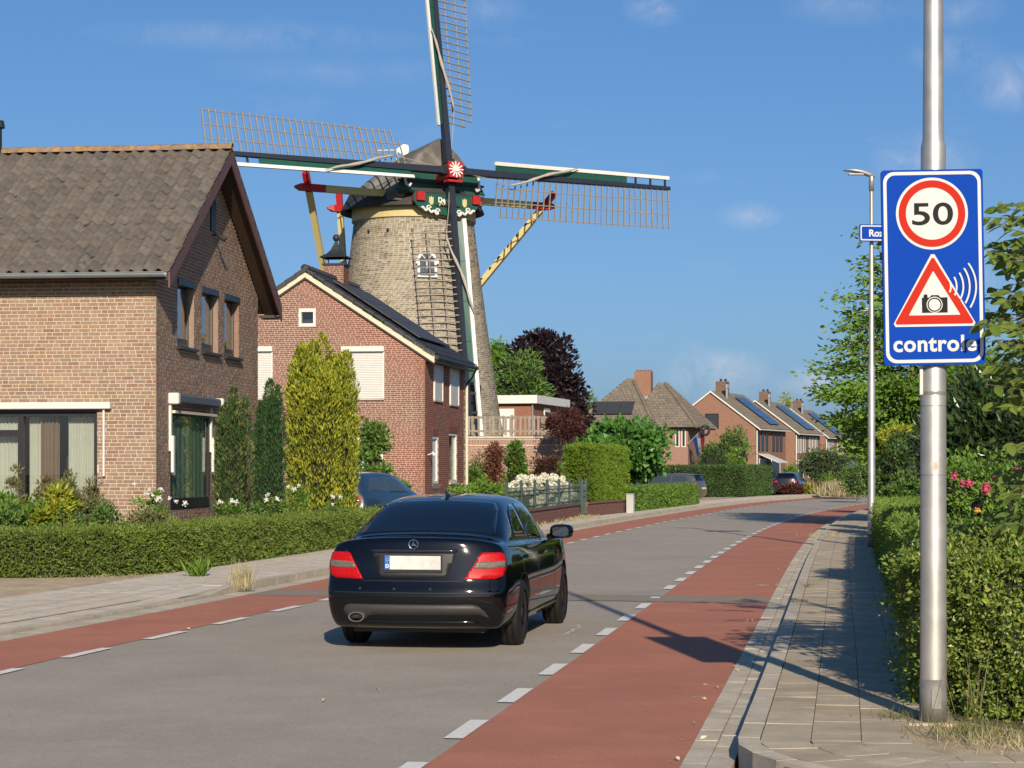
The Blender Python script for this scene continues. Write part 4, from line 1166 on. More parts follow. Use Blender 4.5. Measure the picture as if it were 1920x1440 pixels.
for a in (RAD(50), RAD(130)):
    m = MB(); m.beam(p + n * .037 + zu * .12, p + n * .037 + zu * .12 + (u * math.cos(a) + zu * math.sin(a)) * ww, .03, .04, up=n); m.build('glazing_bar', white_paint, win, world=True)
for s_ in (-1, 1):
    m = MB(); slab3(m, s_ * (ww + .11) - .075, s_ * (ww + .11) + .075, -.02, .20, -.02, .095, u, n, p); m.build('corbel', white_paint, win, world=True)
zu = zv
# dark door at the foot, right of the stock
p, n = on_tower(884, 770); u = Vector((-n.y, n.x, 0)); m = MB(); slab3(m, -.55, .55, -1.2, 1.15, -.2, .03, u, n, p); m.build('door', black_frame, mill, world=True)

# ---- the cap: boat-shaped, high at the front, low at the tail
cap_roof = material('cap_felt', [(0.105, 0.096, 0.086)], 0.85, 0.25, 1.4, bump=0.6, bscale=6, spec=0.25, stain=[((0.30, 0.28, 0.24), 0.7, 0.8, 0.46), ((0.07, 0.06, 0.052), 0.6, 1.8, 0.5)])
cap_dark = material('cap_skirt', (0.028, 0.026, 0.025), 0.7, 0.2, 3)
Z0 = mz(393); ZH = mz(325)                                   # skirt level, windshaft level
hubD = 2.75                                                  # hub in front of the axis
def P3(f, t, z): return mc + nf * f + tf * t + zu * z
# ridge line: (forward distance, height, half width scale)
m = MB(); nst, nsec = 14, 12; f_front, f_back = 2.35, -3.45
def ridge(f):
    return float(np.interp(f, [-3.45, -2.9, -2.2, -1.0, 0.6, 2.35], [Z0 + .50, Z0 + .95, Z0 + 1.55, Z0 + 2.2, Z0 + 2.75, mz(272)]))
def halfw(f):
    return float(np.interp(f, [-3.45, -3.1, -2.4, -1.2, 0.5, 2.35], [0.5, 1.45, 2.35, 2.95, 2.95, 2.25]))
for i in range(nst + 1):
    f = f_back + (f_front - f_back) * i / nst
    for k in range(2 * nsec + 1):
        g = -1 + k / nsec; s_ = abs(g)
        w = halfw(f) * (1 - (1 - s_) ** 1.15) if s_ < 1 else halfw(f)
        hgt = Z0 + 0.05 + (ridge(f) - Z0 - .05) * (1 - (.55 * s_ + .45 * s_ ** 2.6))
        m.v.append(tuple(P3(f, math.copysign(w, g) if g else 0, hgt)))
K = 2 * nsec + 1
for i in range(nst):
    for k in range(K - 1): m.f.append([i * K + k, i * K + k + 1, (i + 1) * K + k + 1, (i + 1) * K + k]); m.mi.append(0); m.r.append(0)
m.f.append([nst * K + k for k in range(K)]); m.mi.append(0); m.r.append(0)
m.f.append([k for k in range(K)][::-1]); m.mi.append(0); m.r.append(0)
cap = m.build('cap', cap_roof, mill, world=True); shade_auto(cap, 50)
# flared dark skirt round the cap
m = MB(); ns = 48; ringp = []
for i in range(ns):
    a = 2 * math.pi * i / ns; f = math.cos(a) * 3.05 - .15; t = math.sin(a) * 3.02
    ringp.append((f, t, a))
for (dr, z) in ((-.15, Z0 + .62), (.03, Z0 + .28), (.24, Z0 - .12), (.26, Z0 - .20), (-.02, Z0 - .02)):
    for (f, t, a) in ringp: m.v.append(tuple(P3(f + dr * math.cos(a), t + dr * math.sin(a), z)))
for i in range(4):
    for k in range(ns): m.f.append([i * ns + k, i * ns + (k + 1) % ns, (i + 1) * ns + (k + 1) % ns, (i + 1) * ns + k]); m.mi.append(0); m.r.append(0)
m.build('skirt', cap_dark, cap, world=True, smooth=True)
# front gable boards (storm hatch, green) and the decorated beard
green = material('mill_green', (0.012, 0.065, 0.048), 0.45, 0.1, 4, spec=0.4)
navy = material('mill_navy', (0.016, 0.02, 0.030), 0.4, 0.15, 4, spec=0.45)
mill_red = material('mill_red', (0.33, 0.014, 0.016), 0.45, 0.1, 4)
mill_white = material('mill_white', (0.60, 0.585, 0.54), 0.5, 0.06, 4)
mill_yellow = material('mill_cream', (0.50, 0.42, 0.19), 0.5, 0.08, 4)
lath = material('lattice_wood', (0.22, 0.19, 0.155), 0.7, 0.2, 6)
fo = P3(2.42, 0, 0); gable_poly = [(-2.3, Z0 + .5), (2.3, Z0 + .5), (1.75, ZH - .22), (1.6, ZH - .02), (-1.6, ZH - .02), (-1.75, ZH - .22)]
m = MB(); m.prism(gable_poly, fo, tf, zu, nf, 0.06); m.build('front_board', green, cap, world=True)
for i, zz_ in enumerate((ZH - .75, ZH - 1.25)):
    m = MB(); slab3(m, -2.2, 2.2, zz_ - .05, zz_ + .05, 0.06, 0.11, tf, nf, fo); m.build('board_rail', cap_dark, cap, world=True)
bz = 13.80
beard = [(-1.7, bz), (1.6, bz), (1.66, bz - .35), (1.4, bz - .68), (.9, bz - .80), (.4, bz - .90), (0, bz - .94), (-.4, bz - .90), (-.9, bz - .80), (-1.45, bz - .68), (-1.75, bz - .35)]
fb = P3(3.02, 0, 0)
m = MB(); m.prism(beard, fb, tf, zu, nf, 0.06); bd = m.build('beard_board', green, mill, world=True)
m = MB(); m.prism([(-1.7, bz), (1.6, bz), (1.6, bz + .06), (-1.7, bz + .06)], P3(2.4, 0, 0), tf, zu, nf, 0.7); m.build('beard_shelf', cap_dark, mill, world=True)
for s_ in (-1, 1):
    pts = [fb + nf * .085 + tf * (s_ * (1.35 - q * .85)) + zu * (bz - .68 - q * .20 + .05 * math.sin(q * 19)) for q in np.linspace(0, 1, 22)]
    m = MB(); m.tube(pts, .055, 6); m.build('scroll', mill_white, bd, world=True)
    for (cx_, cz_) in ((s_ * 1.0, bz - .66), (s_ * .55, bz - .78)):
        pts = [fb + nf * .10 + tf * (cx_ + .12 * math.cos(q) * (1 - q / 9)) + zu * (cz_ + .12 * math.sin(q) * (1 - q / 9)) for q in np.linspace(0, 7, 20)]
        m = MB(); m.tube(pts, .035, 5); m.build('scroll', mill_white, bd, world=True)
    m = MB(); m.prism([(s_ * .85 - .11, bz - .15), (s_ * .85 - .11, bz - .42), (s_ * .85 - .04, bz - .52), (s_ * .85 + .04, bz - .52), (s_ * .85 + .11, bz - .42), (s_ * .85 + .11, bz - .15), (s_ * .85 + .06, bz - .22), (s_ * .85, bz - .13), (s_ * .85 - .06, bz - .22)], fb + nf * .062, tf, zu, nf, .03); m.build('emblem', mill_yellow, bd, world=True)
    m = MB(); slab3(m, s_ * 1.42 - .19, s_ * 1.42 + .19, bz - .36, bz + .02, -.35, .20, tf, nf, fb); m.build('beam_head', mill_red, mill, world=True)
    m = MB(); m.tube([P3(2.6, s_ * 1.85, ZH - .25), P3(2.62, s_ * 1.9, ZH - .75), P3(2.66, s_ * 1.86, ZH - .95), P3(2.72, s_ * 1.72, ZH - 1.0), P3(2.72, s_ * 1.66, ZH - .88)], .06, 6); m.build('bracket', mill_white, mill, world=True)
m = MB(); m.tube([fb + nf * .085 + tf * (-.45 + .3 * q) + zu * (bz - .55 + .2 * q + .1 * math.sin(q * 6)) for q in np.linspace(0, 1, 9)], .03, 5); m.build('scroll', mill_yellow, bd, world=True)

def text_mesh(name, body, size, mat, parent, o, u, v, w, depth=0.004, bold=0.0, spacing=1.0, xscale=1.0):
    cu = bpy.data.curves.new(name, 'FONT'); cu.body = body; cu.size = size; cu.offset = bold; cu.align_x = 'CENTER'; cu.align_y = 'CENTER'; cu.space_character = spacing; cu.extrude = depth / 2; cu.resolution_u = 6
    t = bpy.data.objects.new(name + '_tmp', cu); link(t)
    bpy.context.view_layer.update()
    me = bpy.data.meshes.new_from_object(t.evaluated_get(bpy.context.evaluated_depsgraph_get()))
    bpy.data.objects.remove(t); bpy.data.curves.remove(cu)
    M4 = Matrix((Vector(u) * xscale, Vector(v), Vector(w))).transposed().to_4x4(); M4.translation = Vector(o)
    me.transform(M4); me.materials.clear(); me.materials.append(mat); me.name = name
    ob = bpy.data.objects.new(name, me); link(ob)
    return attach(ob, parent, True)
text_mesh('lettering', 'De', .30, mill_white, bd, fb + nf * .07 + tf * -.32 + zu * (bz - .28), tf, zu, nf, bold=.012)

# ---- sails: the wheel leans back; four arms in a cross round the hub
TILT = RAD(8.6)
wu = (zu * math.cos(TILT) - nf * math.sin(TILT)).normalized()         # up in the wheel plane
wn = (nf * math.cos(TILT) + zu * math.sin(TILT)).normalized()         # out of the wheel plane
hub = on_plane(845, 323, P3(2.75 + .55, 0, ZH), nf)
ROLL = RAD(0.4)
LS = 11.85
head = MB(); head.beam(hub - wn * 1.6, hub + wn * .42, .62, .62, up=wu); hd = head.build('windshaft', mill_red, mill, world=True)
m = MB(); m.prism([(-.36, -.36), (.36, -.36), (.36, .36), (-.36, .36)], hub + wn * .42, tf, wu, wn, .05); m.build('hub_plate', mill_red, hd, world=True)
for i in range(12):
    a = RAD(30 * i); e = .36 * (1.25 if i % 3 else 1.0)
    m = MB(); m.beam(hub + wn * .485 + (tf * math.cos(a) + wu * math.sin(a)) * .08, hub + wn * .485 + (tf * math.cos(a) + wu * math.sin(a)) * .36, .055, .03, up=wn); m.build('star_ray', mill_white, hd, world=True)
m = MB(); m.tube([hub + wn * .47, hub + wn * .56], .12, 10); m.build('hub_boss', mill_white, hd, world=True)
for s_ in (-1, 1):
    m = MB(); slab3(m, -.36, .36, -.47, -.37, .0, .4, tf, nf, hub); 
    if s_ < 0: m.build('hub_skirt', mill_red, hd, world=True)
bar_cache = {}
canvas_mat = material('furled_canvas', (0.33, 0.30, 0.25), 0.9, 0.15, 6, bump=0.4, bscale=20)
for k in range(4):
    a = ROLL + math.pi / 2 * k                    # 0: right, 1: up, 2: left, 3: down
    ad_ = (tf * math.cos(a) + wu * math.sin(a)).normalized(); sd = (-tf * math.sin(a) + wu * math.cos(a)).normalized()   # along the arm; sideways (counter-clockwise)
    ofs = wn * (0.16 if k % 2 == 0 else -0.16)
    h_ = hub + ofs
    st = MB(); st.beam(h_ - ad_ * .45, h_ + ad_ * LS, .30, .36, up=wn, w1=.16, h1=.18)
    sail = st.build('sail', navy, mill, world=True)
    tw = lambda d: RAD(np.interp(d, [1.9, LS], [20, 6]))           # the lattice is twisted along the arm
    lat = -1.0                                                      # lattice lies clockwise of the arm
    def lp(d, w):
        t = tw(d); return h_ + ad_ * d + (sd * lat * math.cos(t) - wn * math.sin(t) * 1.0) * w + wn * .03
    nb = 31; d0, d1 = 2.35, LS - .12
    for i in range(nb):
        d = d0 + (d1 - d0) * i / (nb - 1); wl = 1.85 if i else 1.35
        b = MB(); b.beam(lp(d, -.02), lp(d, wl + .08), .045, .055, up=wn); b.build('lattice_bar', lath, sail, world=True)
    for w_ in (.60, 1.22, 1.85):
        b = MB(); dd = np.linspace(d0 + (.35 if w_ > 1.3 else 0) - .05, d1 + .06, 9); b.tube([lp(d, w_) - wn * .03 for d in dd], .026, 5); b.build('hem_lath', lath, sail, world=True)
    def wp(d, w, e=0.0):
        t = RAD(np.interp(d, [1.9, LS], [24, 8])); return h_ + ad_ * d - (sd * lat * math.cos(t) - wn * math.sin(t)) * w + wn * (e - .02)
    nseg = 4; ea, eb = 2.2, 9.4
    for i in range(nseg):
        da, db = ea + (eb - ea) * i / nseg, ea + (eb - ea) * (i + 1) / nseg - .02
        b = MB(); b.add([wp(d, w, e) for e in (0, .035) for (d, w) in ((da, .10), (db, .10), (db, .42), (da, .42))], [(0, 3, 2, 1), (4, 5, 6, 7), (0, 1, 5, 4), (1, 2, 6, 5), (2, 3, 7, 6), (3, 0, 4, 7)]); b.build('wind_board', green, sail, world=True)
    b = MB(); dd = np.linspace(ea - .1, LS - .05, 7)
    for d in dd:
        for (w, e) in ((.40, -.03), (.56, -.03), (.56, .09), (.40, .09)): b.v.append(tuple(wp(d, w, e)))
    for i in range(6):
        for q in range(4): b.f.append([4 * i + q, 4 * i + (q + 1) % 4, 4 * i + 4 + (q + 1) % 4, 4 * i + 4 + q]); b.mi.append(0); b.r.append(0)
    b.f += [[0, 1, 2, 3], [24, 25, 26, 27]]; b.mi += [0, 0]; b.r += [0, 0]
    b.build('leading_edge', mill_white, sail, world=True)
    for d in (9.9, 10.75, 11.6):
        b = MB(); b.beam(wp(d, .05), wp(d, .45), .09, .06, up=wn); b.build('edge_strut', navy, sail, world=True)
    # furled sailcloth wound once across the arm
    b = MB(); pts = []
    for q in np.linspace(0, 1, 14):
        d = 2.9 + q * 3.6; w = .5 - q * 1.05; w_s = w + .035 * math.sin(q * 9)
        pts.append(lp(d, w_s) + wn * (.24 + .05 * math.sin(q * 3.1)))
    b.tube(pts, [.03 + .04 * math.sin(math.pi * q) + .015 * math.sin(q * 25) for q in np.linspace(0, 1, 14)], 7); b.build('furled_cloth', canvas_mat, sail, world=True, smooth=True)
    b = MB(); b.tube([pts[0], lp(1.6, .25) + wn * .2, lp(.6, .1) + wn * .1], .014, 4); b.build('rope', canvas_mat, sail, world=True)
# clamps at the hub
for i in range(4):
    a = ROLL + math.pi / 2 * i; ad_ = tf * math.cos(a) + wu * math.sin(a)
    m = MB(); m.beam(hub + ad_ * .42 + wn * (.16 if i % 2 == 0 else -.16) , hub + ad_ * .60 + wn * (.16 if i % 2 == 0 else -.16), .40, .46, up=wn); m.build('clamp', black_frame, hd, world=True)

# ---- tail: cross beams with red ends and the braces down to the tail foot
foot = mc + nf * -5.8 + zu * (ZB + .3)
ZS = 13.85
def banded(name, p0, p1, w, stripe=True):
    m = MB(); m.beam(p0, p1, w, w); o = m.build(name, mill_yellow, mill, world=True)
    return o
sL, sR = P3(1.5, -6.45, ZS), P3(1.5, 6.45, ZS)
banded('cross_beam', sL.lerp(sR, .09), sL.lerp(sR, .91), .30)
k1, k2 = P3(-3.6, -2.3, ZS - .1), P3(-3.6, 2.3, ZS - .1)
banded('cross_beam', k1.lerp(k2, .12), k1.lerp(k2, .88), .28)
for e, c_ in ((sL, sR), (sR, sL), (k1, k2), (k2, k1)):
    dr = (e - c_).normalized(); q = (e - c_).length
    inn = e - dr * (.09 if q > 8 else .12) * q
    m = MB(); m.beam(inn, e, .31, .31); m.beam(e, e + dr * .28, .31, .31, w1=.10, h1=.08); m.build('beam_end', mill_red, mill, world=True)
    bd_ = (foot - e).normalized(); st_ = e - dr * .38
    bdir = (foot - st_).normalized()
    m = MB(); m.beam(st_ + bdir * .16, foot, .26, .26); br = m.build('brace', mill_yellow, mill, world=True)
    m = MB(); m.beam(st_ - bdir * .8, st_ + bdir * .15, .27, .27, w1=.27); m.build('brace_end', mill_red, mill, world=True)
    if e == sR:
        for q_ in np.linspace(1.2, 5.2, 7):
            cpt = st_ + bdir * q_; m = MB(); m.beam(cpt - bdir * .2 - tf * .13 - nf * 0, cpt + bdir * .2 + tf * .13, .29, .05, up=nf); m.build('rope_turn', black_frame, br, world=True)
m = MB(); m.beam(P3(-3.2, 0, Z0 + .3), foot, .36, .36); m.build('tail_pole', mill_yellow, mill, world=True)
# weather vane on the cap
vp = P3(-1.6, 0, ridge(-1.6) - .05)
m = MB(); m.tube([vp, vp + zu * 1.05], [.05, .025], 6); vn = m.build('weather_vane', mill_white, cap, world=True)
ctr = vp + zu * 1.1
m = MB(); m.tube([ctr - Vector((.95, 0, .02)), ctr + Vector((.1, 0, .0))], .025, 6); m.prism([(0, -.05), (.3, -.26), (.52, -.2), (.55, 0), (.52, .2), (.3, .26), (0, .06)], ctr, (1, 0, .05), zu, (0, 1, 0), .03); m.build('arrow', mill_white, vn, world=True)
m = MB(); m.prism([(0, -.07), (.18, 0), (0, .07)][::1], ctr - Vector((1.05, 0, .02)), (1, 0, 0), zu, (0, 1, 0), .03); m.build('arrow_tip', mill_red, vn, world=True)

# ---- mound: terrace with a brick retaining wall and a paling fence
tD = 84.0
tx0, tx1 = -9.0, ray(1075, 800, tD).x
m = MB(); m.bb(-16, tx1 + .25, tD + .28, tD + 26, -.05, ZB); tag(m.build('terrace', grassland), kind='structure')
rw = thing('retaining_wall', (tx0, tD, 0), 0, 'brick retaining wall with a soldier course below the grey paling fence', 'wall')
brick_pink = material('brick_pink', [(0.24, 0.125, 0.088), (0.27, 0.145, 0.105), (0.215, 0.11, 0.08), (0.25, 0.14, 0.10)], 0.9, 0.12, 12, bump=0.3, bscale=50, spec=0.15)
m = MB(); wall_panels(m, 0, tx1 - tx0, 0, ZB + .05, [], nU, -nV, (0, 0.006, 0), th=.27); wl = m.build('wall', mortar_pale, rw); 
lay_bricks('wall_bricks', [b for b in brick_courses(3.0, tx1 - tx0, 1.0, ZB - .22, 0.0645, .205, .10, .0135, seed=31)], wl, nU, -nV, O, brick_pink)
lay_bricks('soldier_course', [(x, x + .052, ZB - .21, ZB) for x in np.arange(4.0, tx1 - tx0 - .06, .0645)], wl, nU, -nV, O, brick_pink)
m = MB(); slab3(m, 0, tx1 - tx0 + .04, ZB + .05, ZB + .13, -.3, .05, nU, -nV, O); m.build('coping', concrete, rw)
pf = thing('paling_fence', (tx0, tD + .15, ZB + .13), 0, 'grey weathered wooden paling fence on the retaining wall', 'fence')
pale_wood = material('weathered_wood', [(0.21, 0.175, 0.135), (0.25, 0.21, 0.165), (0.18, 0.15, 0.12)], 0.85, 0.25, 8, bump=0.4, bscale=30)
pm = MB(); pm.bb(-.045, .045, -.012, .012, 0.0, .78); pme = pm.mesh('pale', pale_wood)
xx = 5.0; k = 0
while xx < tx1 - tx0:
    inst('pale', pme, pf, (xx, -.04, .06 + random.uniform(-.02, .02)), (0, random.uniform(-.02, .02), 0))
    xx += random.choice([.14, .17, .2, .26]) if k % 9 else .1; k += 1
for z_ in (.22, .78):
    m = MB(); m.bb(3.5, tx1 - tx0, -.022, .03, z_ - .045, z_ + .045); m.build('rail', pale_wood, pf)
for x_ in np.arange(5.2, tx1 - tx0, 1.9):
    m = MB(); m.bb(x_ - .06, x_ + .06, .03, .15, -.0, .88); m.build('post', pale_wood, pf)
# flat-roofed annex beside the mill
an0 = ray(1000, 800, 100.0); an0.z = ZB
anx = thing('annex', tuple(an0), RAD(-14), 'flat-roofed brick annex with a white fascia beside the windmill', 'building')
zr = CAM_H + (HORIZ - 741) / FPX * 100 - ZB
m = MB(); m.bb(-3.2, 0, 0, 7, 0, zr - .4); m.build('wall', material('brick_annex', [(0.23, 0.105, 0.075)], 0.9, 0.15, 9, bump=0.4, bscale=14, spec=0.1), anx)
m = MB(); m.bb(-3.4, .25, -.3, 7.2, zr - .4, zr); m.build('fascia', mill_white, anx)
m = MB(); m.bb(-1.75, -.95, -.06, -.005, .1, zr - .65); m.build('roller_shutter', mill_white, anx)
m = MB(); m.tube([(-.03, -.08, 0), (-.03, -.08, zr - .4)], .04, 6); m.build('downpipe', zinc, anx)
m = MB(); m.bb(.005, .06, 2.2, 3.4, .9, zr - .55); m.build('window', mill_white, anx)
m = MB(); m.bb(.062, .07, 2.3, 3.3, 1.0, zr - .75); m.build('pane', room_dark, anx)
# ------------------------------------------------------------------ houses farther down the road
brick_far = material('brick_far', [(0.235, 0.13, 0.09)], 0.9, 0.14, 5, bump=0.3, bscale=12, spec=0.1, stain=((0.21, 0.12, 0.085), 0.5, 0.8, 0.5))
brick_chim = material('brick_chimney', [(0.165, 0.10, 0.075)], 0.9, 0.25, 4, bump=0.4, bscale=9, spec=0.1, stain=((0.11, 0.075, 0.06), 0.6, 2.0, 0.5))
brick_rose = material('brick_rose', [(0.255, 0.155, 0.12)], 0.9, 0.12, 5, bump=0.3, bscale=12, spec=0.1)
tile_far = material('roof_tile_far', [(0.16, 0.135, 0.105), (0.19, 0.16, 0.125), (0.14, 0.12, 0.098)], 0.85, 0.25, 5, bump=0.5, bscale=10, spec=0.15, stain=((0.10, 0.085, 0.07), 0.5, 1.0, 0.5))
pv_far = material('solar_panel_blue', (0.03, 0.055, 0.10), 0.18, 0.08, 2, spec=0.7)
alu = material('alu_frame', (0.45, 0.46, 0.47), 0.4, metal=0.6)
white_far = material('white_trim_far', (0.55, 0.54, 0.50), 0.5, 0.05, 3)
win_dark = material('far_pane', (0.03, 0.035, 0.045), 0.1, 0.1, 2, spec=0.7)

def tile_rows(name, parent, p00, p10, p01, p11, rows, cols, mat, amp=0.035, th=0.05):
    """roof slope tiled in overlapping courses: corners eave-left, eave-right, ridge-left, ridge-right (parent-local); joined"""
    p00, p10, p01, p11 = map(Vector, (p00, p10, p01, p11)); V = []; F = []; R = []
    nrm = (p10 - p00).cross(p01 - p00).normalized()
    if nrm.z < 0: nrm = -nrm
    sub = 4
    for r in range(rows):
        a0, a1 = r / rows, min(1.0, (r + 1.12) / rows)
        L0, R0, L1_, R1_ = p00.lerp(p01, a0), p10.lerp(p11, a0), p00.lerp(p01, a1), p10.lerp(p11, a1)
        w = (R0 - L0).length; nc = max(1, int(round(cols * w / (p10 - p00).length)))
        base = len(V)
        for i in range(nc * sub + 1):
            t = i / (nc * sub); wv = amp * math.sin(6.283 * (i / sub)) * .5
            V.append(tuple(L0.lerp(R0, t) + nrm * (th + wv))); V.append(tuple(L1_.lerp(R1_, t) + nrm * (th * .35 + wv))); V.append(tuple(L0.lerp(R0, t) + nrm * (th * .2 + wv)))
        for i in range(nc * sub):
            q = base + 3 * i; rv = random.Random(r * 977 + i // sub).random()
            F.append((q, q + 3, q + 4, q + 1)); F.append((q + 2, q + 5, q + 3, q)); R += [rv, rv]
    o = bpy.data.objects.new(name, np_mesh(name, np.array(V), np.array(F), mat, np.array(R))); link(o); o.parent = parent; o['kind'] = 'stuff'
    return o

def row_house(D, pxr, az, label, gw=8.6, ln=11.0, eave=5.4, ridge_=8.6, first=False, frames=None):
    """gable-fronted row house; root at the right front corner of its gable wall"""
    c = Vector(((pxr - 960) / FPX * D, D, 0.1))
    h = thing('row_house', tuple(c), -az, label, 'house', 'row houses beyond the hedge')
    m = MB(); wall_panels(m, -gw, 0, 0, eave, [], nU, -nV, O); wall_panels(m, .01, ln, 0, eave, [], nV, nU, (-.004, 0, 0)); m.prism([(-gw, eave), (0, eave), (-gw / 2, ridge_)], O, nU, (0, 0, 1), nV, .28)
    wall_panels(m, -gw, 0, 0, eave, [], nU, nV, (0, ln, 0)); m.prism([(-gw, eave), (0, eave), (-gw / 2, ridge_)], (0, ln, 0), nU, (0, 0, 1), nV, -.28); wall_panels(m, .3, ln - .3, 0, eave, [], nV, -nU, (-gw, 0, 0))
    m.build('wall', brick_far, h)
    sl_ = (ridge_ - eave) / (gw / 2); z_ = lambda x: eave + .05 + (gw / 2 - abs(x + gw / 2)) * sl_
    m = MB()
    for (xa, xb) in ((.4, -gw / 2), (-gw - .4, -gw / 2)):
        m.add([(x, y, z_(x) + e) for e in (0, .1) for x in (xa, xb) for y in (-.15, ln + .1)], [(0, 2, 3, 1), (4, 5, 7, 6), (0, 1, 5, 4), (2, 6, 7, 3), (0, 4, 6, 2), (1, 3, 7, 5)])
    rf = m.build('roof', tile_far, h)
    for sx in (0, 1):
        xa = .42 if sx == 0 else -gw - .42; xb = -gw / 2
        tile_rows('tiles', rf, (xa, -.16, z_(xa) + .11), (xa, ln + .1, z_(xa) + .11), (xb, -.16, z_(xb) + .11), (xb, ln + .1, z_(xb) + .11), 15, 36, tile_far)
    m = MB()
    for (xa, xb) in ((.42, -gw / 2), (-gw - .42, -gw / 2)):
        m.prism([(xa, z_(xa) - .03), (xa, z_(xa) + .14), (xb, z_(xb) + .14), (xb, z_(xb) - .03)], (0, -.20, 0), nU, (0, 0, 1), nV, .05)
    m.build('verge_board', white_far, rf)
    m = MB(); m.tube([(.45, -.1, z_(.4) - .02), (.45, ln, z_(.4) - .02)], .07, 8); m.build('gutter', white_far, rf)
    m = MB(); m.tube([(.08, .15, z_(.4) - .1), (.08, .15, .1)], .06, 8); m.build('downpipe', white_far, h)
    # chimney
    m = MB(); m.bb(-gw / 2 - .55, -gw / 2 + .45, 3.4, 4.6, ridge_ - .8, ridge_ + 1.2); ch = m.build('chimney', brick_chim, rf)
    for q in (-.2, .25):
        m = MB(); m.tube([(-gw / 2 + q, 4, ridge_ + 1.2), (-gw / 2 + q, 4, ridge_ + 1.45)], .12, 8); m.build('chimney_pot', dark_metal, ch)
    m = MB(); m.tube([(-gw / 2 + .9, 2.2, ridge_ - .9), (-gw / 2 + .9, 2.2, ridge_ + .5)], .13, 8); m.tube([(-gw / 2 + .9, 2.2, ridge_ + .5), (-gw / 2 + .9, 2.2, ridge_ + .85)], .2, 8); m.build('flue', zinc, rf)
    # solar panels on the road side: two columns of framed panels
    a_ = math.atan(sl_)
    for i in range(4):
        for j in range(2):
            d = 0.5 + i * 1.10
            m = MB(); m.box((.3 - d * math.cos(a_) - .3, ln - 5.0 + j * 1.75, z_(.4) + (d + .6) * math.sin(a_) + .28), (1.06, 1.70, .05), Matrix.Rotation(a_, 4, 'Y')); pn = m.build('solar_panel', pv_far, rf)
    # windows: upper row on the road side, gable window, door and awning
    fm = frames or black_frame
    for y_ in (1.0, 2.4, 3.9, 6.4, 7.8, 9.2):
        m = MB(); frame(m, y_ - .38, y_ + .38, 3.15, eave - .5, .10, -.02, .05, nV, nU, O); w = m.build('window', fm, h)
        m = MB(); slab3(m, y_ - .32, y_ + .32, 3.2, eave - .55, .0, .02, nV, nU, O); m.build('pane', win_dark, w)
    for (y0_, y1_) in ((1.2, 3.6), (5.6, 8.8)):
        m = MB(); frame(m, y0_, y1_, .5, 2.45, .1, -.02, .05, nV, nU, O); w = m.build('window', white_far, h)
        m = MB(); slab3(m, y0_ + .05, y1_ - .05, .55, 2.4, .0, .02, nV, nU, O); m.build('pane', win_dark, w)
    m = MB(); frame(m, -gw / 2 - .55, -gw / 2 + .75, eave - .15, eave + 1.25, .1, -.02, .05, nU, -nV, O); w = m.build('window', black_frame, h)
    m = MB(); slab3(m, -gw / 2 - .5, -gw / 2 + .7, eave - .1, eave + 1.2, .0, .02, nU, -nV, O); m.build('pane', win_dark, w)
    return h
AZF = RAD(22)
hA = row_house(190, 1417, AZF, 'nearest brown brick row house of the three with solar panels', frames=black_frame)
hB = row_house(216, 1491, AZF, 'middle brown brick row house of the three with solar panels', frames=white_far)
hC = row_house(246, 1548, AZF, 'farthest brown brick row house of the three with solar panels', frames=white_far)
# slanting white awning on the nearest one
m = MB(); m.prism([(0, 2.85), (1.9, 2.05), (1.9, 2.12), (0, 2.92)], (0, 1.0, 0), nU, (0, 0, 1), nV, 3.6); m.build('awning', white_far, hA)

# hipped-roof house with two roof wings and a big chimney
DH = 150.0
ch_ = ray(1290, 877, DH); ch_.z = 0.1
hh = thing('hipped_house', tuple(ch_), RAD(-14), 'rose brick house with steep hipped roofs and a broad chimney', 'house')
ze = CAM_H + (HORIZ - 800) / FPX * DH - .1; zp = CAM_H + (HORIZ - 712) / FPX * DH - .1
m = MB(); wall_panels(m, -8.0, 0, 0, ze, [], nU, -nV, O); wall_panels(m, .0, 8, 0, ze, [], nV, nU, (-.004, 0.004, 0)); wall_panels(m, -8, 0, 0, ze, [], nU, nV, (0, 8, 0)); wall_panels(m, .3, 7.7, 0, ze, [], nV, -nU, (-8, 0, 0))
m.bb(-7.9, -2.6, .1, 7.5, ze - .01, ze + .4)
m.build('wall', brick_rose, hh)
def hip(root, x0, x1, y0, y1, zb, px0, px1, py, zt):
    m = MB(); v = [(x0, y0, zb), (x1, y0, zb), (x1, y1, zb), (x0, y1, zb), (px0, py, zt), (px1, py, zt)]
    m.add(v, [(0, 1, 5, 4), (1, 2, 5), (2, 3, 4, 5), (3, 0, 4), (3, 2, 1, 0)]); rf = m.build('roof', tile_far, root)
    tile_rows('tiles', rf, v[0], v[1], v[4], v[5], 17, int(abs(x1 - x0) / .3), tile_far)
    tile_rows('tiles', rf, v[1], v[2], v[5], v[5], 17, int(abs(y1 - y0) / .3), tile_far)
    tile_rows('tiles', rf, v[3], v[0], v[4], v[4], 17, int(abs(y1 - y0) / .3), tile_far)
    for a, b in ((0, 4), (1, 5), (2, 5), (4, 5)):
        if (Vector(v[a]) - Vector(v[b])).length < .3: continue
        t = MB(); pa, pb = Vector(v[a]), Vector(v[b]); n_ = int((pb - pa).length / .4)
        for i in range(n_):
            t.rnd = random.random(); t.tube([pa.lerp(pb, i / n_) + Vector((0, 0, .06)), pa.lerp(pb, (i + 1.1) / n_) + Vector((0, 0, .03))], [.15, .12], 7)
        o = t.build('hip_tiles', tile_far, rf); o['kind'] = 'stuff'
    return rf
xl = (1105 - 1290) / FPX * DH
rf = hip(hh, -4.2, .75, -.6, 8.6, ze - .05, -2.6, -2.2, 3.0, zp - .15)
rf2 = hip(hh, xl - .6, -2.3, -1.9, 7.0, ze + .3, -4.9, -4.5, 2.2, zp + .08)
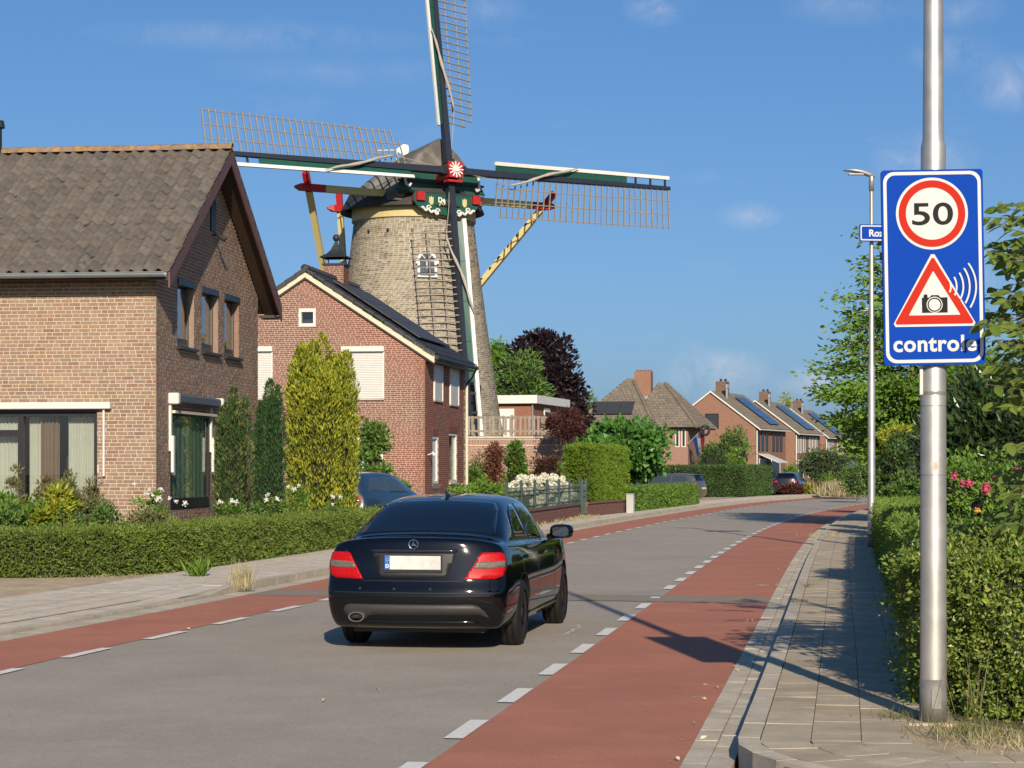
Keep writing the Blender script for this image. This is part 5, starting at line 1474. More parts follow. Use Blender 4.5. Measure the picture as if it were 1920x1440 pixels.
m = MB(); m.bb(-8.2, .55, -.45, -.3, ze - .12, ze + .1); m.bb(.55, .7, -.45, 8.4, ze - .12, ze + .1); m.build('gutter', grey_frame, rf)
cx_ = (1194 - 1290) / FPX * DH
m = MB(); m.bb(cx_ - .62, cx_ + .62, 2.0, 3.0, zp - 1.6, zp + .75); chm = m.build('chimney', brick_far, rf)
for i in range(6): m = MB(); x_ = cx_ - .5 + i * .2; m.bb(x_ - .06, x_ + .06, 2.3, 2.7, zp + .75, zp + .88); m.build('chimney_cap', brick_far, chm)
m = MB(); m.bb(cx_ - .68, cx_ + .68, 1.9, 3.1, zp - 1.75, zp - 1.1); m.build('flashing', zinc, chm)
# panel array on the left wing
pa = on_plane(1112, 760, ch_ + Vector((0, -1.2, 0)), Vector((0, 1, 0))); 
w_l = Vector((xl - .6, -1.9, ze + .3)); w_r = Vector((-2.3, -1.9, ze + .3)); w_t = Vector((-4.7, 2.2, zp + .08)); dn = (w_r - w_l).cross(w_t - w_l).normalized()
if dn.z < 0: dn = -dn
cpt = w_l.lerp(w_r, .5); upd = (w_t - cpt); upd = (upd - nU * upd.dot(nU)).normalized()
for i in range(3):
    m = MB(); q = cpt + nU * (-1.25 + 1.0 * i - .1) + upd * 1.55 + dn * .16
    m.add([q + nU * (sx * .49) + upd * (sy * .75) + dn * e for e in (0, .05) for sy in (-1, 1) for sx in (-1, 1)], [(0, 2, 3, 1), (4, 5, 7, 6), (0, 1, 5, 4), (2, 6, 7, 3), (0, 4, 6, 2), (1, 3, 7, 5)]); m.build('solar_panel', panel_mat, rf2)
for (xa, zb, zt_) in ((-.45, 1.15, ze - .15), (-.95, 1.15, ze - .15)):
    pass
for x_ in (-.32, -.78):
    m = MB(); frame(m, x_ - .16, x_ + .16, ze - 1.5, ze - .2, .07, -.02, .05, nU, -nV, O); w = m.build('window', white_far, hh)
    m = MB(); slab3(m, x_ - .12, x_ + .12, ze - 1.45, ze - .25, 0, .02, nU, -nV, O); m.build('pane', win_dark, w)
    m = MB(); frame(m, x_ - .16, x_ + .16, .6, 1.7, .07, -.02, .05, nU, -nV, O); w = m.build('window', white_far, hh)
    m = MB(); slab3(m, x_ - .12, x_ + .12, .65, 1.65, 0, .02, nU, -nV, O); m.build('pane', win_dark, w)
# flag on a slanting pole with a wreath-like bag at the top
fp0 = ray(1291, 831, DH - .3); fp1 = ray(1319, 803, DH - 2.3)
fl = thing('flagpole', tuple(fp0), 0, 'red white and blue flag on a slanting pole at the rose brick house', 'flag')
m = MB(); m.tube([fp0, fp1], .05, 6); m.build('pole', white_far, fl, world=True)
fcols = [material('flag_blue', (0.02, 0.07, 0.33), .8), material('flag_white', (.55, .54, .52), .8), material('flag_red', (.38, .02, .025), .8)]
dx = (fp1 - fp0)
for i in range(3):
    m = MB(); nfl = 8
    a_, b_ = (i / 3), (i + 1) / 3
    for k in range(nfl + 1):
        for t_ in (a_, b_):
            top = fp0 + dx * (.30 + .68 * t_); q = top + Vector((.30 * k / nfl * (1 - t_ * .8), -.08 + .10 * math.sin(k * 1.3 + t_ * 4), -k / nfl * (1.3 + .35 * t_))); m.v.append(tuple(q))
    for k in range(nfl): m.f.append([2 * k, 2 * k + 1, 2 * k + 3, 2 * k + 2]); m.mi.append(0); m.r.append(0)
    m.build(('blue_stripe', 'white_stripe', 'red_stripe')[i], fcols[i], fl, world=True, smooth=True, fixn=False)
m = MB(); ctr = fp1 + Vector((.12, -.1, -.15)); m.tube([ctr + Vector((.28 * math.cos(q), .05 * math.sin(3 * q), .34 * math.sin(q))) for q in np.linspace(0, 6.283, 14)], .10, 6); m.build('school_bag', dark_metal, fl, world=True)
m = MB(); m.tube([fp0 + Vector((.05, -.1, 0)), Vector((fp0.x + .9, fp0.y - .2, fp0.z - 2.2))], .03, 5); m.build('stay', white_far, fl, world=True) if False else None
# ------------------------------------------------------------------ cars
from mathutils.geometry import delaunay_2d_cdt
paint_black = material('black_car_paint', (0.002, 0.0022, 0.0035), 0.04, 0.0, spec=0.5)
paint_blue = material('blue_car_paint', (0.012, 0.028, 0.055), 0.3, 0.0, spec=0.5, coat=1.0)
paint_silver = material('silver_car_paint', (0.085, 0.082, 0.08), 0.35, 0.0, spec=0.5, coat=1.0, metal=0.3)
paint_dark = material('dark_car_paint', (0.012, 0.012, 0.018), 0.3, 0.0, spec=0.5, coat=1.0)
car_glass = material('tinted_glass', (0.004, 0.005, 0.007), 0.03, 0.0, spec=0.65)
car_glass2 = material('clear_car_glass', (0.035, 0.05, 0.06), 0.05, 0.0, spec=0.8)
rubber = material('tyre_rubber', (0.0065, 0.0063, 0.006), 0.65, 0.2, 20, bump=0.3, bscale=80)
rim_dark = material('dark_rim', (0.015, 0.015, 0.016), 0.35, 0.05, spec=0.5)
chrome = material('chrome', (0.62, 0.62, 0.62), 0.12, 0.0, metal=1.0)
mirror_mat = material('mirror_glass', (0.16, 0.17, 0.18), 0.05, 0.0, metal=1.0)
lamp_red = material('tail_lamp_red', (0.36, 0.006, 0.008), 0.35, 0.22, 40, spec=0.15)
lamp_clear = material('tail_lamp_smoke', (0.12, 0.095, 0.085), 0.3, 0.4, 45, spec=0.2)
diffuser_mat = material('grey_plastic', (0.033, 0.031, 0.029), 0.5, 0.1, 30, spec=.3)
black_plastic = material('black_plastic', (0.012, 0.012, 0.012), 0.5, 0.1, 20)
plate_mat = material('number_plate', (0.52, 0.52, 0.49), 0.5, 0.05, 12, stain=((0.40, 0.40, 0.375), 0.8, 7, 0.46), spec=.1)
plate_blue = material('plate_blue', (0.01, 0.10, 0.42), 0.4)
orange_strip = material('orange_strip', (0.55, 0.13, 0.02), 0.3)

def car_body(name, st, side_z, side_x, rear_y, front_y, width, belt, paint, root, bulge=0.17, arch_r=0.355, axles=(0, 2.76), wheel_z=0.32, sub=2, lip=False):
    """box-topology body: stations st = (y, deck/roof profile), rounded by subdivision, wheel arches cut out.
    st rows: (y, [(x,z) of columns c1..c4]); belt(y) -> (x,z); width(y) half width; side rows from bottom to belt"""
    nj = len(side_z); ns = len(st)
    V = []; idx = {}
    cols = list(range(-5, 6))                                   # -5 = left belt ... 0 = centre ... 5 = right belt
    def vid(key, p):
        if key not in idx: idx[key] = len(V); V.append(tuple(p))
        return idx[key]
    def side_pt(i, j, s):
        y = st[i][0]; bx, bz = belt(y)
        if j == nj: return Vector((s * bx, y, bz))
        return Vector((s * width(y) * side_x[j], y, side_z[j]))
    def top_pt(i, c):
        a = abs(c); s = 1 if c >= 0 else -1
        if a == 5: return side_pt(i, nj, s)
        x, z = st[i][1][4 - a]; y = st[i][0]
        if i == 1 and lip: y -= bulge * .80 * (1 - [0.0, .24, .48, .70, .88, 1.0][a] ** 2.8)
        return Vector((s * x, y, z))
    def end_pt(i, j, c, prof, sign):
        a = abs(c); s = 1 if c >= 0 else -1
        e = side_pt(i, j, 1); fr = [0.0, .24, .48, .70, .88, 1.0][a]
        zc = e.z if j < nj else top_pt(i, c).z
        y = prof(e.z) + sign * bulge * fr ** 2.8
        return Vector((s * e.x * fr, y, zc))
    def bot_pt(i, c):
        a = abs(c); s = 1 if c >= 0 else -1; e = side_pt(i, 0, 1); return Vector((s * e.x * [0, .24, .48, .70, .88, 1][a], st[i][0], side_z[0]))
    def P(i, j, c):
        """boundary point of the box grid; i station 0..ns-1, j 0..nj, c -5..5"""
        key = (i, j, c)
        if i == 0: p = end_pt(0, j, c, rear_y, 1)
        elif i == ns - 1: p = end_pt(ns - 1, j, c, front_y, -1)
        elif j == nj: p = top_pt(i, c)
        elif j == 0: p = bot_pt(i, c)
        else: p = side_pt(i, j, 1 if c > 0 else -1)
        return vid(key, p)
    F = []
    for i in range(ns - 1):
        for j in range(nj):
            F.append((P(i, j, 5), P(i + 1, j, 5), P(i + 1, j + 1, 5), P(i, j + 1, 5)))
            F.append((P(i, j, -5), P(i, j + 1, -5), P(i + 1, j + 1, -5), P(i + 1, j, -5)))
        for c in cols[:-1]:
            F.append((P(i, nj, c), P(i, nj, c + 1), P(i + 1, nj, c + 1), P(i + 1, nj, c)))
            F.append((P(i, 0, c), P(i + 1, 0, c), P(i + 1, 0, c + 1), P(i, 0, c + 1)))
    for j in range(nj):
        for c in cols[:-1]:
            F.append((P(0, j, c), P(0, j, c + 1), P(0, j + 1, c + 1), P(0, j + 1, c)))
            F.append((P(ns - 1, j, c), P(ns - 1, j + 1, c), P(ns - 1, j + 1, c + 1), P(ns - 1, j, c + 1)))
    me = bpy.data.meshes.new(name); me.from_pydata(V, [], F)
    bm = bmesh.new(); bm.from_mesh(me); bmesh.ops.recalc_face_normals(bm, faces=bm.faces); bm.to_mesh(me); bm.free()
    o = bpy.data.objects.new(name, me); link(o)
    md = o.modifiers.new('s', 'SUBSURF'); md.levels = sub; md.render_levels = sub
    cut = MB()
    for ay in axles:
        for s in (-1, 1): cut.tube([(s * .60, ay, wheel_z + .02), (s * 1.2, ay, wheel_z + .02)], arch_r, 40)
    co = cut.build('cutter', paint)
    md = o.modifiers.new('b', 'BOOLEAN'); md.operation = 'DIFFERENCE'; md.object = co; md.solver = 'EXACT'
    bpy.context.view_layer.update()
    dg = bpy.context.evaluated_depsgraph_get()
    me2 = bpy.data.meshes.new_from_object(o.evaluated_get(dg))
    o.modifiers.clear(); o.data = me2; bpy.data.objects.remove(co)
    me2.name = name; me2.materials.clear(); me2.materials.append(paint); me2.materials.append(black_plastic)
    me2.polygons.foreach_set('use_smooth', [True] * len(me2.polygons))
    try: me2.set_sharp_from_angle(angle=RAD(40))
    except Exception: pass
    for p in me2.polygons:                                        # the cut wheel housings are dull black
        c = p.center
        if any(math.hypot(c.y - a, c.z - wheel_z - .02) < arch_r + .01 for a in axles): p.material_index = 1
    o.parent = root; ROOTM[o.name] = ROOTM[root.name]
    bm = bmesh.new(); bm.from_mesh(me2); tree = BVHTree.FromBMesh(bm); bm.free()
    return o, tree

def patch(name, poly, tree, axis, mat, parent, lift=0.004, step=0.05, rim=0.006, far=4.0, wrap=None):
    """a panel that follows the body: outline given in the plane across 'axis' and thrown onto the surface"""
    ax = Vector(axis); pts = [Vector(p) for p in poly]
    n = len(pts); bound = []
    for i in range(n):
        a, b = pts[i], pts[(i + 1) % n]; k = max(1, int((b - a).length / step))
        bound += [a.lerp(b, t / k) for t in range(k)]
    xs = [p.x for p in pts]; ys = [p.y for p in pts]; inner_ = []
    def inside(p):
        r = False
        for i in range(n):
            a, b = pts[i], pts[(i + 1) % n]
            if (a.y > p.y) != (b.y > p.y) and p.x < (b.x - a.x) * (p.y - a.y) / (b.y - a.y) + a.x: r = not r
        return r
    x = min(xs) + step * .5
    while x < max(xs):
        y = min(ys) + step * .5
        while y < max(ys):
            p = Vector((x, y))
            if inside(p) and min((p - q).length for q in bound) > step * .45: inner_.append(p)
            y += step
        x += step
    nb = len(bound); vs = [q.to_2d() for q in bound] + inner_
    res = delaunay_2d_cdt(vs, [(i, (i + 1) % nb) for i in range(nb)], [], 1, 1e-5)
    P2, F = res[0], res[2]
    def up3(p):
        if abs(ax.y) > .5: return Vector((p.x, 0, p.y)) - ax * far
        if abs(ax.x) > .5: return Vector((0, p.x, p.y)) - ax * far
        return Vector((p.x, p.y, 0)) - ax * far
    V = []; V2 = []; last = None
    for p in P2:
        o3, dr = up3(p), ax
        if wrap is not None and abs(p.x) > wrap[0]:
            a_ = (abs(p.x) - wrap[0]) / wrap[2]; sg = math.copysign(1, p.x); out = Vector((sg * math.sin(a_), -math.cos(a_), 0))
            o3 = Vector((sg * wrap[0], wrap[1], p.y)) + out * 1.5; dr = -out
        loc, nrm, _, _ = tree.ray_cast(o3, dr)
        if loc is None:
            loc, nrm, _, _ = tree.find_nearest(last if last is not None else up3(p))
        if nrm.dot(dr) > 0: nrm = -nrm
        last = loc; V.append(loc + nrm * lift); V2.append(loc - nrm * rim)
    edges = {}
    for f in F:
        for i in range(3):
            e = tuple(sorted((f[i], f[(i + 1) % 3]))); edges[e] = edges.get(e, 0) + 1
    k = len(V); faces = [list(f) for f in F] + [[a, b, b + k, a + k] for (a, b), c in edges.items() if c == 1]
    m = MB(); m.add(V + V2, faces); o = m.build(name, mat, parent, smooth=False)
    for i, p in enumerate(o.data.polygons): p.use_smooth = i < len(F)
    # outward normals for the cap
    return o

def wheel(root, x, y, r, w, rim_mat, spokes=10, rim_r=0.235, side=1):
    t = MB(); prof = [(-w / 2, rim_r - .01), (-w / 2 + .004, r - .045), (-w / 2 + .03, r - .008), (-w * .25, r), (-w * .17, r), (-w * .16, r - .008), (-w * .13, r - .008), (-w * .12, r), (w * .12, r), (w * .13, r - .008), (w * .16, r - .008), (w * .17, r), (w * .25, r), (w / 2 - .03, r - .008), (w / 2 - .004, r - .045), (w / 2, rim_r - .01)]
    n = 40; base = 0
    for (a, rr) in prof:
        for k in range(n): g = 2 * math.pi * k / n; t.v.append((x + a, y + rr * math.cos(g), r + rr * math.sin(g)))
    for i in range(len(prof) - 1):
        for k in range(n): t.f.append([i * n + k, i * n + (k + 1) % n, (i + 1) * n + (k + 1) % n, (i + 1) * n + k]); t.mi.append(0); t.r.append(0)
    ty = t.build('wheel', rubber, root, smooth=True); ROOTM[ty.name] = ROOTM[root.name]
    t = MB(); o_ = x + side * (w / 2 - .01)
    for (a, rr0, rr1) in ((0, rim_r - .03, rim_r + .002),):
        for k in range(n):
            g0, g1 = 2 * math.pi * k / n, 2 * math.pi * (k + 1) / n
            q = lambda g, rr, e: (o_ + e, y + rr * math.cos(g), r + rr * math.sin(g))
            t.add([q(g0, rr0, -side * .03), q(g1, rr0, -side * .03), q(g1, rr1, 0), q(g0, rr1, 0)], [(0, 1, 2, 3)])
    t.tube([(o_ - side * .07, y, r), (o_ - side * .015, y, r)], .055, 14)
    for k in range(spokes):
        g = 2 * math.pi * k / spokes; d = Vector((0, math.cos(g), math.sin(g)))
        t.beam(Vector((o_ - side * .045, y, r)) + d * .04, Vector((o_ - side * .03, y, r)) + d * (rim_r - .01), .032, .022, up=(1, 0, 0))
    t.build('rim', rim_mat, ty)
    t = MB(); t.tube([(o_ - side * .10, y, r), (o_ - side * .085, y, r)], .15, 24); t.build('brake_disc', zinc, ty)

def lerp_tab(xs, ys):
    return lambda v: float(np.interp(v, xs, ys))

# ---- the black saloon driving away
HEAD = RAD(-9.5)
car = thing('saloon_car', (-0.745, 19.86, 0.0), HEAD, 'black saloon car driving away on the grey carriageway', 'car')
bx = lerp_tab([-1.0, -.5, 0, 1, 2, 2.7, 3.2, 3.5], [.74, .775, .79, .80, .80, .78, .72, .62])
bz = lerp_tab([-1.0, -.5, 0, 1, 2, 2.7, 3.2, 3.5], [.995, .99, .975, .945, .915, .89, .82, .72])
def cr(y, zc, ze_, w, q=(.90, .70, .42, .2)):                     # plain deck row
    b, bzz = bx(y), bz(y); return [(b * .93, bzz + (zc - bzz) * .35), (b * .72, bzz + (zc - bzz) * .72), (b * .48, bzz + (zc - bzz) * .9), (b * .24, zc - .003), (0, zc)]
def gh_(y, wbx, wbz, rx, rz, zc):                                # greenhouse row: window base, rail, roof
    return [(wbx, wbz), (rx, rz), (rx * .74, rz + (zc - rz) * .62), (rx * .36, zc - .006), (0, zc)]
ST = [(-.88, cr(-.88, 1.055, 0, 0)), (-.765, cr(-.765, 1.064, 0, 0)), (-.60, cr(-.60, 1.068, 0, 0)), (-.44, cr(-.44, 1.078, 0, 0)),
      (-.34, gh_(-.34, .745, 1.035, .70, 1.085, 1.115)), (-.05, gh_(-.05, .75, 1.03, .675, 1.20, 1.245)), (.22, gh_(.22, .755, 1.02, .64, 1.305, 1.352)), (.42, gh_(.42, .755, 1.01, .62, 1.355, 1.402)),
      (.80, gh_(.80, .76, .99, .61, 1.385, 1.436)), (1.2, gh_(1.2, .76, .98, .61, 1.392, 1.447)), (1.6, gh_(1.6, .765, .965, .61, 1.368, 1.430)), (1.85, gh_(1.85, .765, .955, .62, 1.325, 1.385)),
      (2.25, gh_(2.25, .75, .935, .64, 1.14, 1.19)), (2.6, gh_(2.6, .735, .915, .67, .975, 1.0)), (2.75, cr(2.75, .965, 0, 0)), (3.1, cr(3.1, .90, 0, 0)), (3.40, cr(3.40, .80, 0, 0))]
sz = [.215, .33, .46, .56, .66, .80, .90, .965]
sx_ = [.915, .975, .995, 1.0, .995, .98, .955, .925]
wd = lerp_tab([-.9, -.6, 0, 1, 2.2, 2.9, 3.2, 3.5], [.845, .872, .885, .885, .885, .875, .85, .78])
ry = lerp_tab([.2, .33, .46, .55, .60, .66, .80, .93, 1.0], [-.985, -1.03, -1.055, -1.062, -1.05, -1.01, -1.0, -.985, -.965])
fy = lerp_tab([.2, .45, .6, .8, 1.0], [3.45, 3.53, 3.52, 3.48, 3.42])
body, tree = car_body('body', ST, sz, sx_, ry, fy, wd, lambda y: (bx(y), bz(y)), paint_black, car, lip=True)
Yp, Xm, Zm = (0, 1, 0), (-1, 0, 0), (0, 0, -1)
patch('rear_window', [(-.655, -.36), (-.62, -.39), (.62, -.39), (.655, -.36), (.63, -.15), (.575, .25), (.53, .36), (-.53, .36), (-.575, .25), (-.63, -.15)], tree, Zm, car_glass, car, .004)
for s in (1, -1):
    A = (-s, 0, 0)
    patch('side_window', [(.12, 1.035), (.86, 1.01), (.86, 1.335), (.64, 1.325), (.44, 1.275), (.26, 1.17)], tree, A, car_glass, car, .004)
    patch('side_window', [(.94, .995), (2.05, .965), (1.86, 1.12), (1.62, 1.28), (1.50, 1.325), (.94, 1.34)], tree, A, car_glass, car, .004)
    for yy in (.04, .90, 2.02):
        patch('door_gap', [(yy - .004, .36), (yy + .004, .36), (yy + .004, .97), (yy - .004, .97)], tree, A, black_plastic, body, .0015, .08, .002)
    for yy in (.28, 1.28):
        m = MB(); loc, nr, _, _ = tree.ray_cast(Vector((s * 3, yy, .845)), Vector(A)); m.bb(loc.x - s * .01, loc.x + s * .035, yy - .11, yy + .11, .83, .862); m.build('door_handle', paint_black, body, bevel=.012)
    patch('side_sill', [(.42, .235), (2.35, .235), (2.35, .30), (.42, .30)], tree, A, paint_black, body, .016, .1)
    # tail lamps
    Lp = [(.475, .672), (.545, .79), (.612, .905), (.635, .918), (.86, .918), (.935, .905), (.945, .86), (.915, .77), (.85, .70), (.76, .678)]
    tl = patch('tail_lamp', [(s * x, z) for x, z in Lp], tree, Yp, lamp_red, car, .010, .03, .01, wrap=(.70, -.78, .155))
    patch('reversing_lamp', [(s * x, z) for x, z in [(.548, .775), (.578, .832), (.93, .842), (.905, .782), (.66, .772)]], tree, Yp, lamp_clear, tl, .0135, .03, .01, wrap=(.70, -.78, .155))
    # mirror
    m = MB(); prof = []
    c = Vector((s * .955, 1.98, 1.03))
    for (fx, sc) in ((-.09, .75), (-.06, .95), (0.03, 1.0), (.09, .7), (.115, .35)):
        for k in range(12):
            g = 2 * math.pi * k / 12; ce, se = math.cos(g), math.sin(g); sq = lambda v: math.copysign(abs(v) ** .6, v)
            m.v.append((c.x + sq(ce) * .125 * sc, c.y + fx, c.z + sq(se) * .078 * sc))
    for i in range(4):
        for k in range(12): m.f.append([i * 12 + k, i * 12 + (k + 1) % 12, (i + 1) * 12 + (k + 1) % 12, (i + 1) * 12 + k]); m.mi.append(0); m.r.append(0)
    m.f.append(list(range(48, 60))); m.mi.append(0); m.r.append(0); m.f.append(list(range(12))[::-1]); m.mi.append(0); m.r.append(0)
    m.beam((s * .80, 2.0, .965), (s * .93, 1.99, 1.0), .05, .07)
    mir = m.build('mirror', paint_black, car, smooth=True); shade_auto(mir, 40)
    m = MB(); m.prism([(c.x + math.copysign(abs(math.cos(2 * math.pi * k / 12)) ** .6, math.cos(2 * math.pi * k / 12)) * .085, c.z + math.copysign(abs(math.sin(2 * math.pi * k / 12)) ** .6, math.sin(2 * math.pi * k / 12)) * .05) for k in range(12)], (0, c.y - .0925, 0), (1, 0, 0), (0, 0, 1), (0, 1, 0), .002); m.build('mirror_glass', mirror_mat, mir)
patch('trunk_gap', [(-.50, .655), (.50, .655), (.50, .664), (-.50, .664)], tree, Yp, black_plastic, body, .0015, .06, .002)
for s in (1, -1):
    patch('trunk_gap', [(s * .655, .92), (s * .663, .92), (s * .695, 1.03), (s * .687, 1.03)], tree, Yp, black_plastic, body, .0015, .06, .002)
patch('plate_recess', [(-.29, .69), (.29, .69), (.335, .74), (.395, .918), (-.395, .918), (-.335, .74)], tree, Yp, black_plastic, body, .0025, .06, .003)
patch('trunk_strip', [(-.41, .922), (.41, .922), (.405, .948), (-.405, .948)], tree, Yp, material('dark_chrome', (.10, .10, .105), .15, 0, metal=.9), car, .014, .06, .012)
yb = tree.ray_cast(Vector((0, -4, .815)), Vector(Yp))[0].y
m = MB(); m.bb(-.275, .275, yb - .016, yb - .004, .738, .90); pl = m.build('plate_holder', black_plastic, car)
m = MB(); m.bb(-.262, .262, yb - .022, yb - .017, .765, .890); np_ = m.build('number_plate', plate_mat, pl)
m = MB(); m.bb(-.2615, -.215, yb - .0245, yb - .0225, .766, .889); bb2 = m.build('plate_band', plate_blue, pl)
text_o = MB(); carM = ROOTM[car.name]
t_ = text_mesh('lettering', 'D', .045, white_paint, pl, (-.238, yb - .0255, .795), (1, 0, 0), (0, 0, 1), (0, -1, 0), .001, .002); t_.matrix_parent_inverse = Matrix.Identity(4)
for i in range(12):
    g = RAD(30 * i); m = MB(); m.bb(-.238 + .013 * math.cos(g) - .002, -.238 + .013 * math.cos(g) + .002, yb - .0265, yb - .0247, .855 + .013 * math.sin(g) - .002, .855 + .013 * math.sin(g) + .002); m.build('plate_star', mill_yellow, bb2)
# emblem: ring with a three-pointed star
ye = tree.ray_cast(Vector((0, -4, 1.0)), Vector(Yp))[0].y - .012
m = MB(); m.tube([(.043 * math.sin(g), ye, .995 + .043 * math.cos(g)) for g in np.linspace(0, 2 * math.pi, 33)], .0045, 6); em = m.build('emblem', chrome, car)
for a_ in (0, 120, 240):
    g = RAD(a_); d = Vector((math.sin(g), 0, math.cos(g))); p_ = Vector((math.cos(g), 0, -math.sin(g))); c = Vector((0, ye, .995))
    m = MB(); m.add([c + d * .042, c + p_ * .009 + d * .004, c - p_ * .009 + d * .004, c + Vector((0, -.006, 0)), c + Vector((0, .004, 0))], [(0, 1, 3), (0, 3, 2), (1, 2, 3), (0, 4, 1), (0, 2, 4), (1, 4, 2)]); m.build('star_point', chrome, em)
# bumper: raised strip added to catch highlights along the crease, sensors, diffuser, exhaust
patch('highlight_strip', [(-.80, .545), (.80, .545), (.80, .556), (-.80, .556)], tree, Yp, black_plastic, body, .003, .08, .004)
for x_ in (-.50, -.17, .17, .50):
    loc = tree.ray_cast(Vector((x_, -4, .588)), Vector(Yp))[0]; m = MB(); m.tube([loc + Vector((0, .005, 0)), loc + Vector((0, -.005, 0))], .012, 10); m.build('parking_sensor', black_plastic, body)
patch('diffuser', [(-.66, .33), (-.67, .38), (-.645, .43), (-.60, .445), (.55, .445), (.60, .435), (.66, .38), (.70, .315), (.62, .352), (-.42, .345), (-.44, .31), (-.60, .31)], tree, Yp, diffuser_mat, car, .010, .06, .01)
patch('bumper_lip', [(-.62, .225), (.62, .225), (.60, .29), (-.42, .30), (-.60, .28)], tree, Yp, paint_black, body, .004, .06, .01)
loc = tree.ray_cast(Vector((-.53, -4, .33)), Vector(Yp))[0]
m = MB(); rr = []
for (dy, sc) in ((.10, 1.0), (-.055, 1.0), (-.055, .86), (.06, .84)):
    for k in range(20): g = 2 * math.pi * k / 20; m.v.append((-.53 + .075 * sc * math.cos(g), loc.y + dy, .325 + .045 * sc * math.sin(g)))
for i in range(3):
    for k in range(20): m.f.append([i * 20 + k, i * 20 + (k + 1) % 20, (i + 1) * 20 + (k + 1) % 20, (i + 1) * 20 + k]); m.mi.append(0); m.r.append(0)
ex = m.build('exhaust', chrome, car, smooth=True); shade_auto(ex, 40)
m = MB(); m.tube([(-.53, loc.y + .05, .325), (-.53, loc.y + .06, .325)], .04, 12); m.build('exhaust_bore', black_plastic, ex)
m = MB(); m.add([(0, .52, 1.40), (-.022, .68, 1.425), (.022, .68, 1.425), (0, .50, 1.475), (0, .57, 1.485)], [(0, 1, 3), (0, 3, 2), (1, 4, 3), (2, 3, 4), (1, 2, 4), (0, 2, 1)]); m.build('aerial_fin', paint_black, car)
for ay in (0, 2.76):
    for s in (-1, 1): wheel(car, s * .765, ay, .318, .225, rim_dark, 10, .232, s)
m = MB(); m.bb(-.62, .62, -.75, 3.2, .17, .24); m.build('underbody', black_plastic, car)

# ---- parked cars (only parts of them show above the hedges)
def hatchback(loc, rz, paint, label, group, sc=1.0, glass=car_glass2, tall=1.52, strip=False):
    r = thing('parked_car', loc, rz, label, 'car', group)
    bx = lerp_tab([-.8, 0, 1, 2, 2.7, 3.3], [.74, .79, .80, .79, .74, .62]); bz = lerp_tab([-.8, 0, 1, 2, 2.7, 3.3], [.99, .98, .96, .94, .90, .78])
    T = tall
    def cr(y, zc): b, q = bx(y), bz(y); return [(b * .93, q + (zc - q) * .35), (b * .72, q + (zc - q) * .72), (b * .48, q + (zc - q) * .9), (b * .24, zc), (0, zc)]
    def g(wbx, wbz, rx, rz_, zc): return [(wbx, wbz), (rx, rz_), (rx * .74, rz_ + (zc - rz_) * .6), (rx * .36, zc - .005), (0, zc)]
    S = [(-.66, g(.70, 1.03, .62, 1.10, 1.12)), (-.52, g(.715, 1.03, .60, T - .15, T - .12)), (-.36, g(.73, 1.02, .59, T - .09, T - .045)), (0, g(.74, 1.01, .585, T - .07, T - .015)), (.6, g(.75, .99, .59, T - .06, T)), (1.2, g(.755, .98, .60, T - .08, T - .01)), (1.6, g(.755, .97, .61, T - .15, T - .08)),
         (2.1, g(.74, .95, .65, 1.13, 1.19)), (2.45, g(.72, .93, .67, 1.0, 1.03)), (2.65, cr(2.65, .985)), (2.95, cr(2.95, .92)), (3.2, cr(3.2, .82))]
    wd = lerp_tab([-.7, 0, 1.5, 2.6, 3.2], [.83, .875, .88, .87, .78])
    ryy = lerp_tab([.2, .4, .6, .8, 1.0], [-.72, -.84, -.86, -.80, -.74]); fyy = lerp_tab([.2, .45, .8, 1.0], [3.2, 3.33, 3.3, 3.2])
    b, tr = car_body('body', S, [.22, .36, .55, .72, .86], [.88, .98, 1, .99, .965], ryy, fyy, wd, lambda y: (bx(y), bz(y)), paint, r, axles=(0, 2.55), bulge=.16)
    patch('rear_window', [(-.56, 1.06), (.56, 1.06), (.50, T - .17), (-.50, T - .17)], tr, (0, 1, 0), car_glass, r, .006)
    patch('windscreen', [(-.56, 2.35), (.56, 2.35), (.52, 1.75), (-.52, 1.75)], tr, (0, 0, -1), glass, r, .006)
    for s in (1, -1):
        A = (-s, 0, 0)
        patch('side_window', [(-.28, 1.07), (.62, 1.03), (.62, T - .15), (-.05, T - .16)], tr, A, glass, r, .006)
        patch('side_window', [(.72, 1.03), (1.95, 1.0), (1.5, T - .2), (1.25, T - .15), (.72, T - .14)], tr, A, glass, r, .006)
        tl = patch('tail_lamp', [(s * .52, .80), (s * .80, .78), (s * .82, .90), (s * .76, .96), (s * .50, .93)], tr, (0, 1, 0), lamp_red, r, .012, .04, .01, wrap=(.62, -.62, .17))
        patch('reversing_lamp', [(s * .55, .83), (s * .68, .82), (s * .68, .88), (s * .55, .89)], tr, (0, 1, 0), chrome, tl, .016, .04, .01)
        for ay in (0, 2.55): wheel(r, s * .75, ay, .315, .21, zinc, 7, .215, s)
    m = MB(); m.bb(-.26, .26, -.89, -.86, .62, .73); m.build('number_plate', mill_yellow, r)
    m = MB(); m.bb(-.55, .55, -.60, -.40, T - .10, T - .07); sp = m.build('roof_spoiler', paint, r, bevel=.01)
    if strip:
        m = MB(); m.bb(-.54, .54, -.625, -.602, T - .125, T - .075); m.build('brake_light_strip', orange_strip, sp)
    return r
pb = ray(614, 877, 48.0)
hatchback((pb.x + .40, 48.6, 0.1), RAD(-22), paint_blue, 'dark blue hatchback parked behind the golden yew', 'parked cars', strip=True)
ps = ray(1296, 877, 102.0)
hatchback((ps.x + .3, 107.0, -0.04), RAD(62), paint_silver, 'dark silver hatchback parked behind the low clipped hedge', 'parked cars', tall=1.46)
pd = ray(1478, 877, 131.0)
